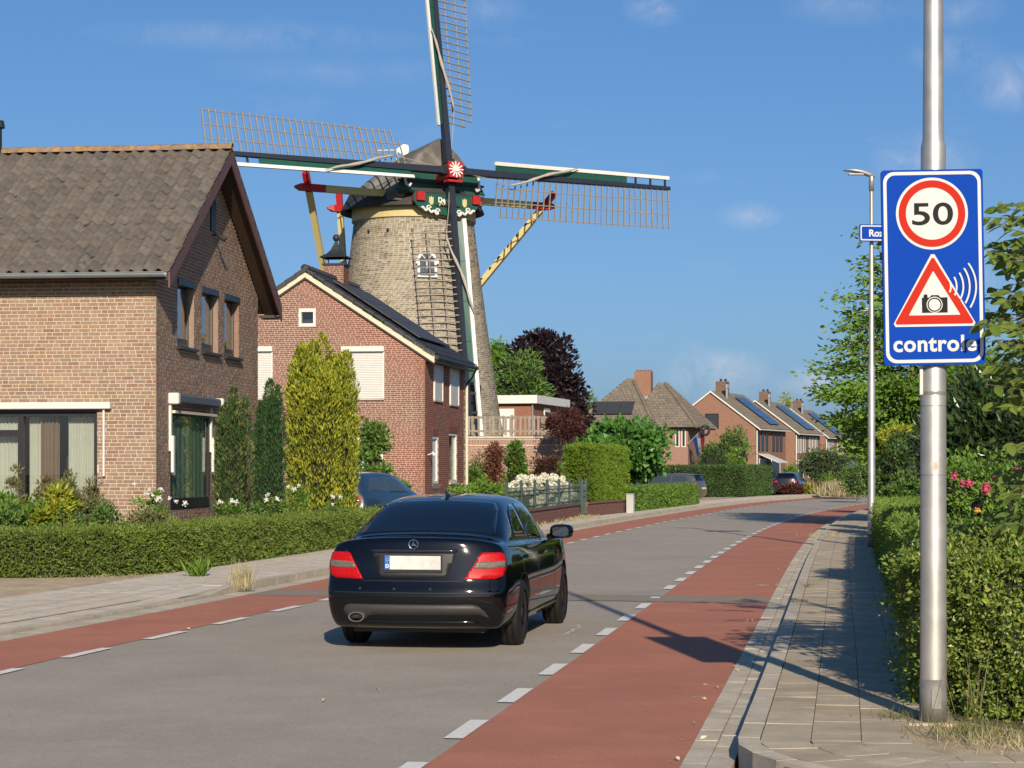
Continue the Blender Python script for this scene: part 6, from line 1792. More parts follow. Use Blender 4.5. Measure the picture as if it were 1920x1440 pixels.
hatchback((pd.x, 131.5, -0.04), RAD(-18), paint_dark, 'dark hatchback parked between the tall hedge and the purple bush', 'parked cars', tall=1.46)
# ------------------------------------------------------------------ street lamps and signs
sign_blue = material('sign_blue', (0.003, 0.042, 0.30), 0.7, 0.05, 4, spec=0.06)
sign_white = material('sign_white', (0.50, 0.50, 0.485), 0.7, 0.03, 4, spec=0.08)
sign_red = material('sign_red', (0.40, 0.022, 0.012), 0.7, 0.04, 4, spec=0.06)
sign_black = material('sign_black', (0.02, 0.019, 0.019), 0.7, 0.05, 4, spec=0.06)
alu_back = material('sign_back', (0.35, 0.36, 0.37), 0.45, 0.05, metal=0.5)
pole_dirt = material('pole_base', (0.20, 0.19, 0.175), 0.6, 0.25, 12, metal=0.4, stain=((0.10, 0.09, 0.07), 0.7, 6, 0.48))
def lamp_post(base, h, r0, r1, label, rz=0.0, zsplit=3.6):
    r = thing('street_lamp', base, rz, label, 'street lamp', 'street lamps along the pavement')
    m = MB(); m.tube([(0, 0, .28), (0, 0, zsplit), (0, 0, zsplit + .04), (0, 0, h - .35)], [r0, r0 * .94, r1, r1 * .62], 28); o = m.build('pole', steel, r, smooth=True); shade_auto(o, 30)
    m = MB(); m.tube([(0, 0, 0), (0, 0, .28)], [r0 * 1.05, r0 * 1.03], 28); m.build('pole_foot', pole_dirt, r, smooth=True)
    m = MB(); m.tube([(0, 0, h - .35), (0, 0, h - .05), (-.02, 0, h)], [r1 * .95, r1 * .9, r1 * .5], 16); m.build('collar', steel, r, smooth=True)
    m = MB(); st = [(.06, .055, .05, -.03), (-.05, .075, .075, .0), (-.2, .12, .07, .05), (-.4, .12, .045, .085), (-.52, .08, .03, .09), (-.56, .03, .015, .09)]
    for (x, w, t_, z) in st:
        for k in range(12): g = 2 * math.pi * k / 12; m.v.append((x, w * math.cos(g), h - .03 + z + t_ * math.sin(g) * (1 if math.sin(g) > 0 else .5)))
    for i in range(len(st) - 1):
        for k in range(12): m.f.append([i * 12 + k, i * 12 + (k + 1) % 12, (i + 1) * 12 + (k + 1) % 12, (i + 1) * 12 + k]); m.mi.append(0); m.r.append(0)
    m.f += [list(range(12)), list(range(60, 72))]; m.mi += [0, 0]; m.r += [0, 0]
    hd_ = m.build('lamp_head', alu_back, r, smooth=True)
    m = MB(); m.bb(-.46, -.16, -.08, .08, h - .03 + .005, h - .03 + .02); m.build('lens', white_paint, hd_)
    return r
lp1 = gnd(1750, 1352, .12)
L1p = lamp_post((lp1.x, lp1.y, .104), 7.5, .082, .066, 'thick steel lamp post carrying the blue speed camera sign')
m = MB(); m.tube([(0, 0, 1.55), (0, 0, 1.553)], .0828, 28); m.tube([(0, 0, 1.98), (0, 0, 1.983)], .082, 28)
m.tube([(0, 0, 2.05), (0, 0, 2.07)], .0815, 28); m.build('pole_band', pole_dirt, L1p)
m = MB(); m.bb(-.03, .03, -.091, -.075, .10, .22); m.build('lock_cover', pole_dirt, L1p)
m = MB(); m.bb(-.096, -.076, -.06, -.03, 2.05, 2.22); m.build('sticker_plate', sign_white, L1p)
lp2 = ray(1634, 877, 41.0); lamp_post((lp2.x, lp2.y, .104), 7.47, .075, .055, 'slim steel lamp post with the street name plate behind the big sign')
lp3 = ray(1641, 877, 77.0); lamp_post((lp3.x, lp3.y, .104), 7.5, .075, .055, 'distant lamp post half hidden by the feathery tree')

# speed camera sign
SD = lp1.y - .115
sc_ = SD / FPX
sgc = ray(1750.5, 501, SD)
sg = thing('speed_camera_sign', tuple(sgc), 0, 'blue speed camera sign with a red 50 roundel and the word controle', 'road sign')
ROLLS = RAD(1.0)
su = Vector((math.cos(ROLLS), 0, math.sin(ROLLS))); sv = Vector((-math.sin(ROLLS), 0, math.cos(ROLLS))); sw = Vector((0, -1, 0))
def SP(px, py): return ((px - 1750.5) * sc_, (501 - py) * sc_)
def rrect(x0, y0, x1, y1, r, n=7):
    out = []
    for (cx, cy, a0) in ((x1 - r, y1 - r, 0), (x0 + r, y1 - r, 90), (x0 + r, y0 + r, 180), (x1 - r, y0 + r, 270)):
        for i in range(n + 1): a = RAD(a0 + 90 * i / n); out.append((cx + r * math.cos(a), cy + r * math.sin(a)))
    return out
def layer(name, poly, z, mat, th=.0012, parent=sg):
    m = MB(); m.prism(poly, sgc + sw * z, su, sv, sw, th); return m.build(name, mat, parent, world=True)
def ringlayer(name, outer, inner_, z, mat, parent):
    m = MB(); n = len(outer); P_ = lambda p, e: sgc + su * p[0] + sv * p[1] + sw * (z + e)
    for i in range(n):
        j = (i + 1) % n
        m.add([P_(outer[i], 0), P_(outer[j], 0), P_(inner_[j], 0), P_(inner_[i], 0), P_(outer[i], .0012), P_(outer[j], .0012), P_(inner_[j], .0012), P_(inner_[i], .0012)], [(4, 5, 6, 7), (0, 1, 5, 4), (2, 3, 7, 6)])
    return m.build(name, mat, parent, world=True)
def circ(cx, cy, r, n=56): return [(cx + r * math.cos(2 * math.pi * i / n), cy + r * math.sin(2 * math.pi * i / n)) for i in range(n)]
x0, y1 = SP(1655, 318); x1, y0 = SP(1845.5, 684)
m = MB(); m.prism(rrect(x0, y0, x1, y1, .02), sgc - sw * .022, su, sv, sw, .022); plate = m.build('plate', sign_blue, sg, world=True)
a0, b1 = SP(1658.5, 321.5); a1, b0 = SP(1841.5, 680)
tpx = 6.2 * sc_
ringlayer('border', rrect(a0, b0, a1, b1, .066), rrect(a0 + tpx, b0 + tpx, a1 - tpx, b1 - tpx, .052), .001, sign_white, plate)
cx, cy = SP(1749, 400.5)
layer('roundel_rim', circ(cx, cy, 67.5 * sc_), .001, sign_white, parent=plate)
rd = ringlayer('roundel_ring', circ(cx, cy, 62.5 * sc_), circ(cx, cy, 49 * sc_), .003, sign_red, plate)
def fit_text(name, body, w, h, mat, cx, cy, z, bold, parent, spacing=1.0):
    o = text_mesh(name, body, 1.0, mat, None, (0, 0, 0), (1, 0, 0), (0, 1, 0), (0, 0, 1), .002, bold, spacing)
    co = np.empty(len(o.data.vertices) * 3); o.data.vertices.foreach_get('co', co); co = co.reshape(-1, 3)
    lo, hi = co.min(0), co.max(0)
    co[:, 0] = (co[:, 0] - (lo[0] + hi[0]) / 2) * w / (hi[0] - lo[0]); co[:, 1] = (co[:, 1] - (lo[1] + hi[1]) / 2) * h / (hi[1] - lo[1])
    zc = (co[:, 2] > 0) * .0012
    W_ = np.array(sgc) + np.outer(co[:, 0] + cx, su) + np.outer(co[:, 1] + cy, sv) + np.outer(z + zc, sw)
    o.data.vertices.foreach_set('co', W_.ravel()); o.data.update()
    return attach(o, parent, True)
fit_text('number', '50', 77 * sc_, 42 * sc_, sign_black, cx + 1 * sc_, cy - .5 * sc_, .0035, .012, plate)
tri = lambda A, B, C: [SP(*A), SP(*B), SP(*C)]
def rtri(pts, r):
    out = []
    n = len(pts)
    for i in range(n):
        p, a, b = Vector(pts[i]), Vector(pts[i - 1]), Vector(pts[(i + 1) % n])
        u_, v_ = (a - p).normalized(), (b - p).normalized()
        for t in (0, .33, .66, 1): q = p + (u_ * (1 - t) + v_ * t) * r; out.append(tuple(q))
    return out
layer('triangle_rim', rtri(tri((1670.5, 612), (1830.5, 612), (1749, 471)), .022), .001, sign_white, parent=plate)
layer('triangle_red', rtri(tri((1675, 607.5), (1825.5, 607.5), (1749, 480)), .014), .003, sign_red, parent=plate)
layer('triangle_field', rtri(tri((1702, 591), (1799, 591), (1749, 508)), .004), .005, sign_white, parent=plate)
q0 = SP(1727, 586.4); q1 = SP(1775, 558)
layer('camera_body', [(q0[0], q0[1]), (q1[0], q0[1]), (q1[0], q1[1]), SP(1762, 558), SP(1758, 553.5), SP(1745, 553.5), SP(1741, 558), (q0[0], q1[1])], .007, sign_black, parent=plate)
bx_, by_ = SP(1734, 555.5); layer('camera_button', circ(bx_, by_, 4 * sc_, 14), .007, sign_black, parent=plate)
lx, ly = SP(1750.5, 571.5)
layer('camera_lens_rim', circ(lx, ly, 15 * sc_, 36), .009, sign_white, parent=plate); ringlayer('camera_lens', circ(lx, ly, 13.2 * sc_, 36), circ(lx, ly, 11 * sc_, 36), .011, sign_black, plate)
ax_, ay_ = SP(1755.5, 538)
for i, r_ in enumerate((26, 37, 49.5, 61.5, 73.5)):
    r_ *= sc_; hw = 1.6 * sc_; A = np.linspace(RAD(36 - (4 - i) * 2.5), RAD(-33 + (4 - i) * 2.0), 14); m = MB()
    for g in A:
        for e in (0, .0012):
            for rr in (r_ - hw, r_ + hw): m.v.append(tuple(sgc + su * (ax_ + rr * math.cos(g)) + sv * (ay_ + rr * math.sin(g)) + sw * (.0085 + e)))
    for k in range(len(A) - 1): m.f.append([4 * k + 2, 4 * k + 3, 4 * k + 7, 4 * k + 6]); m.mi.append(0); m.r.append(0)
    m.build('radar_wave', sign_white, plate, world=True)
tx, ty = SP(1750.5, 644)
fit_text('lettering', 'controle', 156 * sc_, 31 * sc_, sign_white, tx, ty, .001, .028, plate, 1.08)
for zz_ in (.35, -.35):
    m = MB(); c = sgc + Vector((0, 0, zz_)); m.bb(c.x - .25, c.x + .25, c.y + .023, c.y + .034, c.z - .02, c.z + .02); m.build('rail', alu_back, sg, world=True)
    m = MB(); m.lathe([(.078, -.02), (.09, -.02), (.09, .02), (.078, .02)], (lp1.x, lp1.y, c.z), 20); m.build('clamp', alu_back, sg, world=True)
# street name plate on the second lamp post
nD = 40.85; n0_ = ray(1608, 422, nD); n1_ = ray(1700, 452, nD)
ns_ = thing('street_name_sign', (lp2.x, nD, (n0_.z + n1_.z) / 2), RAD(6), 'small blue street name plate reading Roz on the slim lamp post', 'street sign')
w0 = (1608 - 1634) / FPX * nD; w1 = w0 + 1.0; hh_ = .34
m = MB(); m.prism(rrect(w0, -hh_ / 2, w1, hh_ / 2, .03), (0, 0, 0), (1, 0, 0), (0, 0, 1), (0, -1, 0), .02); m.build('plate', sign_blue, ns_)
m = MB(); po, pi_ = rrect(w0 + .02, -hh_ / 2 + .02, w1 - .02, hh_ / 2 - .02, .03), rrect(w0 + .045, -hh_ / 2 + .045, w1 - .045, hh_ / 2 - .045, .02)
for i in range(len(po)):
    j = (i + 1) % len(po); m.add([(po[i][0], -.022, po[i][1]), (po[j][0], -.022, po[j][1]), (pi_[j][0], -.022, pi_[j][1]), (pi_[i][0], -.022, pi_[i][1])], [(0, 1, 2, 3)])
m.build('border', sign_white, ns_)
t_ = text_mesh('lettering', 'Roz', .19, sign_white, ns_, (w0 + .335, -.0235, -.01), (1, 0, 0), (0, 0, 1), (0, -1, 0), .001, .006); t_.matrix_parent_inverse = Matrix.Identity(4)
m = MB(); m.bb(-.08, .08, .0, .06, -.05, .05); m.build('clamp', alu_back, ns_)

# grey cabinet by the kerb, low walls, green fence
gb = gnd(1182, 962, .1)
m = MB(); k = thing('utility_cabinet', (gb.x, gb.y, .1), RAD(-14), 'small pale grey utility cabinet at the end of the low wall', 'cabinet')
m.bb(-.12, .13, -.12, .12, 0, .66); m.build('housing', material('cabinet_grey', (.36, .37, .35), .5, .08, 5), k)
m = MB(); m.bb(-.14, .15, -.14, .14, .66, .69); m.build('lid', alu_back, k)
lowbrick = material('brick_purple', [(0.155, 0.082, 0.065), (0.18, 0.095, 0.075), (0.14, 0.075, 0.06), (0.17, 0.10, 0.08)], 0.9, 0.15, 10, bump=0.3, bscale=40, spec=0.15)
def low_wall(a, b, h, label):
    a, b = Vector((a.x, a.y, 0)), Vector((b.x, b.y, 0)); d = (b - a); ln = d.length; rz = math.atan2(d.y, d.x)
    r = thing('low_wall', (a.x, a.y, .05), rz, label, 'wall', 'low garden walls')
    m = MB(); wall_panels(m, 0, ln, 0, h, [], nU, -nV, (0, .006, 0), th=.2); w = m.build('wall', mortar_tan if False else lowbrick, r)
    lay_bricks('bricks', brick_courses(0, ln, 0.02, h - .07, .0645, .205, .1, .0135, seed=41), w, nU, -nV, O, lowbrick)
    for i in range(int(ln / .5)):
        m = MB(); m.bb(i * ln / int(ln / .5) + .003, (i + 1) * ln / int(ln / .5) - .003, -.03, .23, h, h + .05); m.build('coping', lowbrick, r)
    return r
wA0, wA1, wB0, wB1 = gnd(930, 1000, .09), gnd(1087, 972, .09), gnd(1102, 969.5, .09), gnd(1174, 962, .09)
low_wall(wA0, wA1, .47, 'purple brick low wall below the white hydrangeas'); low_wall(wB0, wB1, .47, 'purple brick low wall below the bright conifer hedge')
fence_green = material('fence_green', (0.022, 0.045, 0.04), 0.5, 0.1, 6)
def picket(a, b, z0, h, label, n, gate=False):
    a, b = Vector((a.x, a.y + .1, z0)), Vector((b.x, b.y + .1, z0)); d = b - a; ln = d.length; rz = math.atan2(d.y, d.x)
    r = thing('iron_gate' if gate else 'iron_fence', tuple(a), rz, label, 'gate' if gate else 'fence')
    for z_ in (.08, h * .62, h * .8):
        m = MB(); m.bb(0, ln, -.012, .012, z_ - .014, z_ + .014); m.build('rail', fence_green, r)
    bar = MB(); bar.bb(-.006, .006, -.006, .006, 0, h * .93); bar.add([(-.012, -.012, h * .93), (.012, -.012, h * .93), (.012, .012, h * .93), (-.012, .012, h * .93), (0, 0, h)], [(0, 1, 4), (1, 2, 4), (2, 3, 4), (3, 0, 4)]); bm_ = bar.mesh('bar', fence_green)
    k = int(ln / .13)
    for i in range(k): inst('bar', bm_, r, (ln * (i + .5) / k, 0, 0))
    for i in range(n + 1):
        m = MB(); x_ = ln * i / n; m.bb(x_ - .035, x_ + .035, -.035, .035, -.05, h + .12); m.add([(x_ - .04, -.04, h + .12), (x_ + .04, -.04, h + .12), (x_ + .04, .04, h + .12), (x_ - .04, .04, h + .12), (x_, 0, h + .2)], [(0, 1, 4), (1, 2, 4), (2, 3, 4), (3, 0, 4)]); m.build('post', fence_green, r)
    return r
picket(wA0.lerp(wA1, .10), wA1, .58, .62, 'dark green iron fence on the purple brick wall', 6)
picket(wA1 + Vector((.08, .05, 0)), wB0 - Vector((.06, 0, 0)), .12, 1.05, 'dark green iron gate between the two low walls', 1, True)
# solar garden lamp seen just above the saloon's roof
gl = ray(818, 912, 55.0)
m = thing('garden_lamp', (gl.x, gl.y, .1), 0, 'black garden spot lamp on a short post before the red house', 'lamp')
b = MB(); b.tube([(0, 0, 0), (0, 0, gl.z - .1)], .02, 6); b.build('post', dark_metal, m)
b = MB(); b.bb(-.1, .1, -.05, .05, gl.z - .16, gl.z - .02); b.build('head', dark_metal, m)
# ------------------------------------------------------------------ vegetation
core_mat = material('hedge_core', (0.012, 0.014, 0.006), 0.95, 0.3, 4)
core_dry = material('twig_core', (0.035, 0.026, 0.014), 0.95, 0.3, 6)
LM = {
 'yew': leaf_material('yew_leaf', [(0.0716, 0.1268, 0.0221), (0.1268, 0.2068, 0.0331), (0.2068, 0.2756, 0.0441), (0.0966, 0.1598, 0.0275), (0.2756, 0.2893, 0.0607)], vscale=0.9),
 'privet': leaf_material('privet_leaf', [(0.1045, 0.1741, 0.0325), (0.1741, 0.2670, 0.0418), (0.2670, 0.3367, 0.0511), (0.1277, 0.1974, 0.0372), (0.3483, 0.3599, 0.0813)], rough=0.35, spec=0.5, vscale=1.6),
 'privet_far': leaf_material('privet_leaf_soft', [(0.1013, 0.1822, 0.0284), (0.1722, 0.2632, 0.0405), (0.2430, 0.3140, 0.0486)], vscale=1.2),
 'gold': leaf_material('golden_yew_leaf', [(0.075, 0.125, 0.016), (0.19, 0.225, 0.022), (0.31, 0.33, 0.030), (0.43, 0.43, 0.045)], vscale=1.4, var=.25),
 'thuja': leaf_material('thuja_leaf', [(0.0284, 0.0729, 0.0243), (0.0446, 0.1053, 0.0324), (0.0688, 0.1337, 0.0365)], vscale=1.5),
 'thuja_mix': leaf_material('thuja_leaf_patchy', [(0.0324, 0.0770, 0.0243), (0.0527, 0.1114, 0.0324), (0.1013, 0.1519, 0.0365), (0.2430, 0.2126, 0.0709)], vscale=2.2, var=.35),
 'lime': leaf_material('lime_conifer_leaf', [(0.1035, 0.1863, 0.0166), (0.1518, 0.2484, 0.0193), (0.2070, 0.2967, 0.0248)], vscale=1.2, var=.15),
 'clip': leaf_material('clipped_leaf', [(0.0639, 0.1368, 0.0219), (0.1094, 0.2005, 0.0292), (0.1640, 0.2643, 0.0365)], vscale=1.0),
 'clip_dark': leaf_material('clipped_dark_leaf', [(0.0351, 0.0772, 0.0211), (0.0597, 0.1158, 0.0281), (0.0913, 0.1544, 0.0351)], vscale=1.0),
 'catalpa': leaf_material('broad_leaf', [(0.0524, 0.1448, 0.0276), (0.0800, 0.2000, 0.0359), (0.1174, 0.2552, 0.0469)], rough=.4, spec=.4, vscale=1.0),
 'purple': leaf_material('copper_beech_leaf', [(0.0132, 0.0086, 0.0119), (0.0238, 0.0132, 0.0172), (0.0396, 0.0211, 0.0238)], vscale=1.0),
 'acer': leaf_material('maple_leaf', [(0.0507, 0.0186, 0.0152), (0.0811, 0.0270, 0.0203), (0.1183, 0.0423, 0.0304)], vscale=2.0),
 'beech_dry': leaf_material('brown_beech_leaf', [(0.1584, 0.0648, 0.0403), (0.2304, 0.1008, 0.0605), (0.1224, 0.0504, 0.0346)], vscale=2.0),
 'laurel': leaf_material('laurel_leaf', [(0.0316, 0.0597, 0.0211), (0.0527, 0.0913, 0.0281), (0.0807, 0.1316, 0.0386)], rough=.28, spec=.6, vscale=1.0),
 'mid': leaf_material('mid_green_leaf', [(0.0666, 0.1333, 0.0294), (0.1078, 0.1921, 0.0392), (0.1568, 0.2548, 0.0510)], vscale=1.0),
 'fresh': leaf_material('fresh_green_leaf', [(0.0878, 0.1843, 0.0246), (0.1404, 0.2545, 0.0316), (0.2018, 0.3159, 0.0421)], vscale=1.0),
 'olive': leaf_material('olive_leaf', [(0.1078, 0.1215, 0.0431), (0.1568, 0.1666, 0.0588), (0.2058, 0.1960, 0.0823), (0.1960, 0.1470, 0.0784)], vscale=1.6),
 'yellow': leaf_material('yellow_leaf', [(0.2116, 0.2513, 0.0185), (0.3306, 0.3438, 0.0264), (0.4364, 0.4100, 0.0397), (0.1190, 0.1851, 0.0212)], vscale=2.0),
 'far': leaf_material('far_leaf', [(0.0761, 0.1268, 0.0372), (0.1099, 0.1690, 0.0507), (0.1436, 0.2028, 0.0608)], vscale=.6),
 'willow': leaf_material('grey_green_leaf', [(0.0567, 0.0945, 0.0340), (0.0850, 0.1323, 0.0454), (0.1229, 0.1701, 0.0567)], vscale=.9),
 'cherry': leaf_material('near_leaf', [(0.11, 0.18, 0.03), (0.17, 0.25, 0.042), (0.24, 0.31, 0.06), (0.09, 0.15, 0.028)], rough=.45, spec=.3, vscale=3.0, transl=.4),
}
petal_white = material('white_petal', [(0.60, 0.58, 0.42), (0.66, 0.645, 0.53), (0.62, 0.62, 0.50)], 0.8, 0.08, 30, transl=.15)
petal_pink = material('pink_petal', [(0.50, 0.05, 0.14), (0.42, 0.10, 0.12)], 0.7, 0.1, 30, transl=.2)
petal_rose = material('white_rose_petal', [(0.62, 0.60, 0.53)], 0.8, 0.08, 30, transl=.15)
straw = leaf_material('dry_grass', [(0.42, 0.35, 0.20), (0.52, 0.45, 0.28), (0.30, 0.27, 0.12)], vscale=4)
grass_l = leaf_material('grass_blade', [(0.09, 0.12, 0.025), (0.15, 0.155, 0.05), (0.26, 0.22, 0.10)], vscale=4)

def hedge(name, label, path, thick, h, zb, L, Wd, dens, mat, group=None, seed=1, rough=.045, core=core_mat, side=1, up=.35, cat='hedge', hfun=None, ends=True, back=.35, shoots=.09):
    """clipped hedge along the front line 'path'; body lies to the left of travel (side=1) or right (-1); real leaves over a dark core"""
    r = np.random.default_rng(seed); path = resample(path, .2); T = unit(np.gradient(path, axis=0)); N_ = np.stack([-T[:, 1], T[:, 0]], 1) * side
    ds = np.linalg.norm(np.diff(path, axis=0), axis=1); n = len(path)
    mid = path[n // 2]
    root = thing(name, (mid[0], mid[1], zb), 0, label, cat, group)
    hf = hfun or (lambda i: h)
    H_ = np.array([hf(i / (n - 1)) for i in range(n)])
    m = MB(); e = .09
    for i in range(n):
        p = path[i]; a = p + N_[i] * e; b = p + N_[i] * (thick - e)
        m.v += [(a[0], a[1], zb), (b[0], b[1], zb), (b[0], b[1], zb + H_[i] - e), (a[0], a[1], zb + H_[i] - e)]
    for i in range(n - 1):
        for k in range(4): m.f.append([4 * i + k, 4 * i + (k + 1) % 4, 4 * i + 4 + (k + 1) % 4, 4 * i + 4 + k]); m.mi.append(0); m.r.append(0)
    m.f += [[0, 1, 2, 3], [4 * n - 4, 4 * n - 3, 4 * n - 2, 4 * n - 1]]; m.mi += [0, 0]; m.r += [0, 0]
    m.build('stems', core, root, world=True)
    dd = dens if callable(dens) else (lambda D: dens)
    w = np.array([dd(path[i][1]) * ds[i] for i in range(n - 1)])
    PP, OO = [], []
    def samp(k):
        i = r.choice(n - 1, size=k, p=w / w.sum()); f = r.random(k)[:, None]
        return path[i] * (1 - f) + path[i + 1] * f, N_[i], T[i], H_[i]
    ks = int(w.sum() * H_.mean())
    p, nn, t, hh = samp(ks); z = r.random(ks) ** .92 * hh                          # front
    P3d = np.concatenate([p, (zb + z)[:, None]], 1); O3 = np.concatenate([-nn, np.zeros((ks, 1))], 1)
    PP.append(P3d); OO.append(O3)
    kt = int(w.sum() * thick); p, nn, t, hh = samp(kt); q = r.random(kt) * thick    # top
    PP.append(np.concatenate([p + nn * q[:, None], (zb + hh)[:, None]], 1)); OO.append(np.tile([0, 0, 1.0], (kt, 1)))
    kb = int(ks * back)
    if kb:
        p, nn, t, hh = samp(kb); z = r.random(kb) * hh; PP.append(np.concatenate([p + nn * thick, (zb + z)[:, None]], 1)); OO.append(np.concatenate([nn, np.zeros((kb, 1))], 1))
    if ends:
        for (ii, sg_) in ((0, -1), (n - 1, 1)):
            ke = int(dd(path[ii][1]) * thick * H_[ii]); q = r.random(ke) * thick; z = r.random(ke) * H_[ii]
            PP.append(np.concatenate([path[ii] + N_[ii] * q[:, None], (zb + z)[:, None]], 1)); OO.append(np.tile([*(T[ii] * sg_), 0], (ke, 1)))
    P3d = np.concatenate(PP); O3 = np.concatenate(OO)
    # rounded shoulders, uneven clip
    disp = rough * lump(P3d, .55, seed) + rough * .6 * lump(P3d, .17, seed + 5) - r.random(len(P3d)) ** 2 * .08 + r.random(len(P3d)) ** 9 * shoots
    P3d = P3d + O3 * disp[:, None]
    tone = np.clip(.5 + .32 * lump(P3d, 1.3, seed + 9) + r.normal(size=len(P3d)) * .23, 0, .999)
    leaf_object('foliage', P3d, O3 * .8, L, Wd, mat, root, up=up, spread=.95, tone=tone, kind='stuff')
    return root

def shrub(name, label, px0, px1, ytop, D, zb=.1, depth=None, n=6000, L=.07, Wd=.03, mat='mid', cat='shrub', group=None, seed=1, clumps=60, cr=.22, zlow=None, shell=.45, stems=10, up=.35, flat=.8, trunk_r=.03, bias=None, woody=bark, core=0.0):
    """shrub or crown filling the photo columns px0..px1 at depth D, up to row ytop"""
    cxp = (px0 + px1) / 2; rx = (px1 - px0) / 2 / FPX * D; zt_ = CAM_H + (HORIZ - ytop) / FPX * D
    zl = zb if zlow is None else zlow
    c = np.array([(cxp - 960) / FPX * D, D, (zt_ + zl) / 2]); rad = np.array([rx, depth or rx, (zt_ - zl) / 2])
    root = thing(name, (c[0], c[1], zb), 0, label, cat, group)
    P, out, C, tone = clump_crown(c, np.maximum(rad - cr * .75, .08), clumps, max(8, n // clumps), cr, seed, shell, flat)
    ok = P[:, 2] > zb + .02; P, out, tone = P[ok], out[ok], tone[ok]
    tips = C[np.argsort(np.random.default_rng(seed).random(len(C)))[:stems]]
    trunk_mesh('trunk' if trunk_r > .04 else 'stems', (c[0], c[1], zb), tips, trunk_r, woody, root, top=(c[0], c[1], zl + (zt_ - zl) * .7), n=7, bend=.05 * rx)
    leaf_object('crown' if trunk_r > .04 else 'foliage', P, out, L, Wd, LM[mat], root, up=up, tone=tone)
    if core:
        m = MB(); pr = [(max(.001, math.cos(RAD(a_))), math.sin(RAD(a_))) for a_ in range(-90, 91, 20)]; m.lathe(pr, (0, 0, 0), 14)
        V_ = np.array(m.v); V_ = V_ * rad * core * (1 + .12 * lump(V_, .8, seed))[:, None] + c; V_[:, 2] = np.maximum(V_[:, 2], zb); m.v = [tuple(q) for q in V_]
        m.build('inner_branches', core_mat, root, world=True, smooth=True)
    return root, C

def flowers(root, pts, r_, mat, name='flower', n=7, petals=14):
    """flower heads, one object each on shared meshes"""
    ms = []
    for k in range(4):
        q = rand_dirs(petals); A = unit(q + rand_dirs(petals) * .5); 
        V, F, rr = leaves(q * r_ * .75, A, q, r_ * .75, r_ * .8, fold=.1)
        ico = MB(); ico.lathe([(0.001, -r_ * .75), (r_ * .6, -r_ * .45), (r_ * .78, 0), (r_ * .6, r_ * .5), (0.001, r_ * .78)], (0, 0, 0), 8)
        nv = len(V); V2 = np.array(ico.v); F2 = np.array([[a, b, c] for f in ico.f for (a, b, c) in ((f[0], f[1], f[2]), (f[0], f[2], f[3]))]) + nv
        ms.append(np_mesh(name, np.concatenate([V, V2]), np.concatenate([F, F2]), mat, np.concatenate([rr, rng.random(len(F2))])))
    for i, p in enumerate(pts):
        o = bpy.data.objects.new(name, ms[i % 4]); link(o); o.location = p; s_ = random.uniform(.75, 1.2); o.scale = (s_, s_, s_); o.rotation_euler = (random.random() * 6, random.random() * 6, random.random() * 6)
        o.parent = root; o.matrix_parent_inverse = ROOTM[root.name].inverted()

def tuft(label, base, n, h, spread, mat, seed, name='grass_tuft', w=.008, cat='grass', lean=.35):
    r = np.random.default_rng(seed); P = np.array(base) + np.concatenate([r.normal(size=(n, 2)) * spread * .45, np.zeros((n, 1))], 1)
    A = np.concatenate([r.normal(size=(n, 2)) * lean, np.ones((n, 1))], 1); L_ = h * r.uniform(.4, 1.1, n)
    V, F, rr = leaves(P, A, np.concatenate([r.normal(size=(n, 2)), np.zeros((n, 1))], 1), L_, np.full(n, w), fold=.2)
    o = bpy.data.objects.new(name, np_mesh(name, V, F, mat, rr)); link(o)
    return tag(o, label, cat, kind='stuff')

# ---- left: yew hedge in front of house 1
yh = [(-11.5, 29.2), (-9.5, 29.6), (-7.6, 29.9), (-6.75, 30.0), (-6.0, 30.35), (-5.36, 31.2), (-4.92, 32.6), (-4.55, 35.2), (-3.62, 40.6), (-2.75, 45.5)]
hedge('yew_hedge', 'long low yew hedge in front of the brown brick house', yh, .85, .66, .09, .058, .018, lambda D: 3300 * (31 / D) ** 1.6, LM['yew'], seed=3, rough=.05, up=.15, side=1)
# garden shrubs behind it
GP = 'garden shrubs behind the yew hedge'
shrub('leafy_shrub', 'fresh green shrub at the left edge behind the yew hedge', -60, 42, 896, 32.2, n=2600, L=.10, Wd=.045, mat='fresh', group=GP, seed=11, clumps=34, cr=.15)
shrub('aucuba_shrub', 'yellow-leaved shrub below the large front window', 48, 150, 903, 32.0, n=1500, L=.13, Wd=.05, mat='yellow', group=GP, seed=12, clumps=22, cr=.13, zlow=.45, shell=.3)
for k, (a, b, y, d, sd) in enumerate(((8, 44, 855, 33.0, 13), (58, 104, 866, 33.2, 14), (92, 150, 848, 33.4, 15), (140, 200, 876, 33.1, 16))):
    shrub('olive_shrub', ('brownish twiggy shrub under the left pane of the front window', 'brownish twiggy shrub before the brown curtain', 'tallest brownish twiggy shrub before the net curtain', 'brownish twiggy shrub below the white guide rod')[k], a, b, y, d, n=1300, L=.075, Wd=.028, mat='olive', group=GP, seed=sd, clumps=26, cr=.10, shell=.1, stems=12, trunk_r=.012, up=.8)
shrub('low_shrub', 'low olive green shrub between the yellow shrub and the house corner', 130, 215, 925, 32.3, n=2200, L=.06, Wd=.028, mat='olive', group=GP, seed=17, clumps=36, cr=.13)
shrub('low_shrub', 'low green shrub in front of the aucuba by the hedge', 60, 190, 950, 31.4, n=1600, L=.055, Wd=.026, mat='mid', group=GP, seed=18, clumps=30, cr=.1)
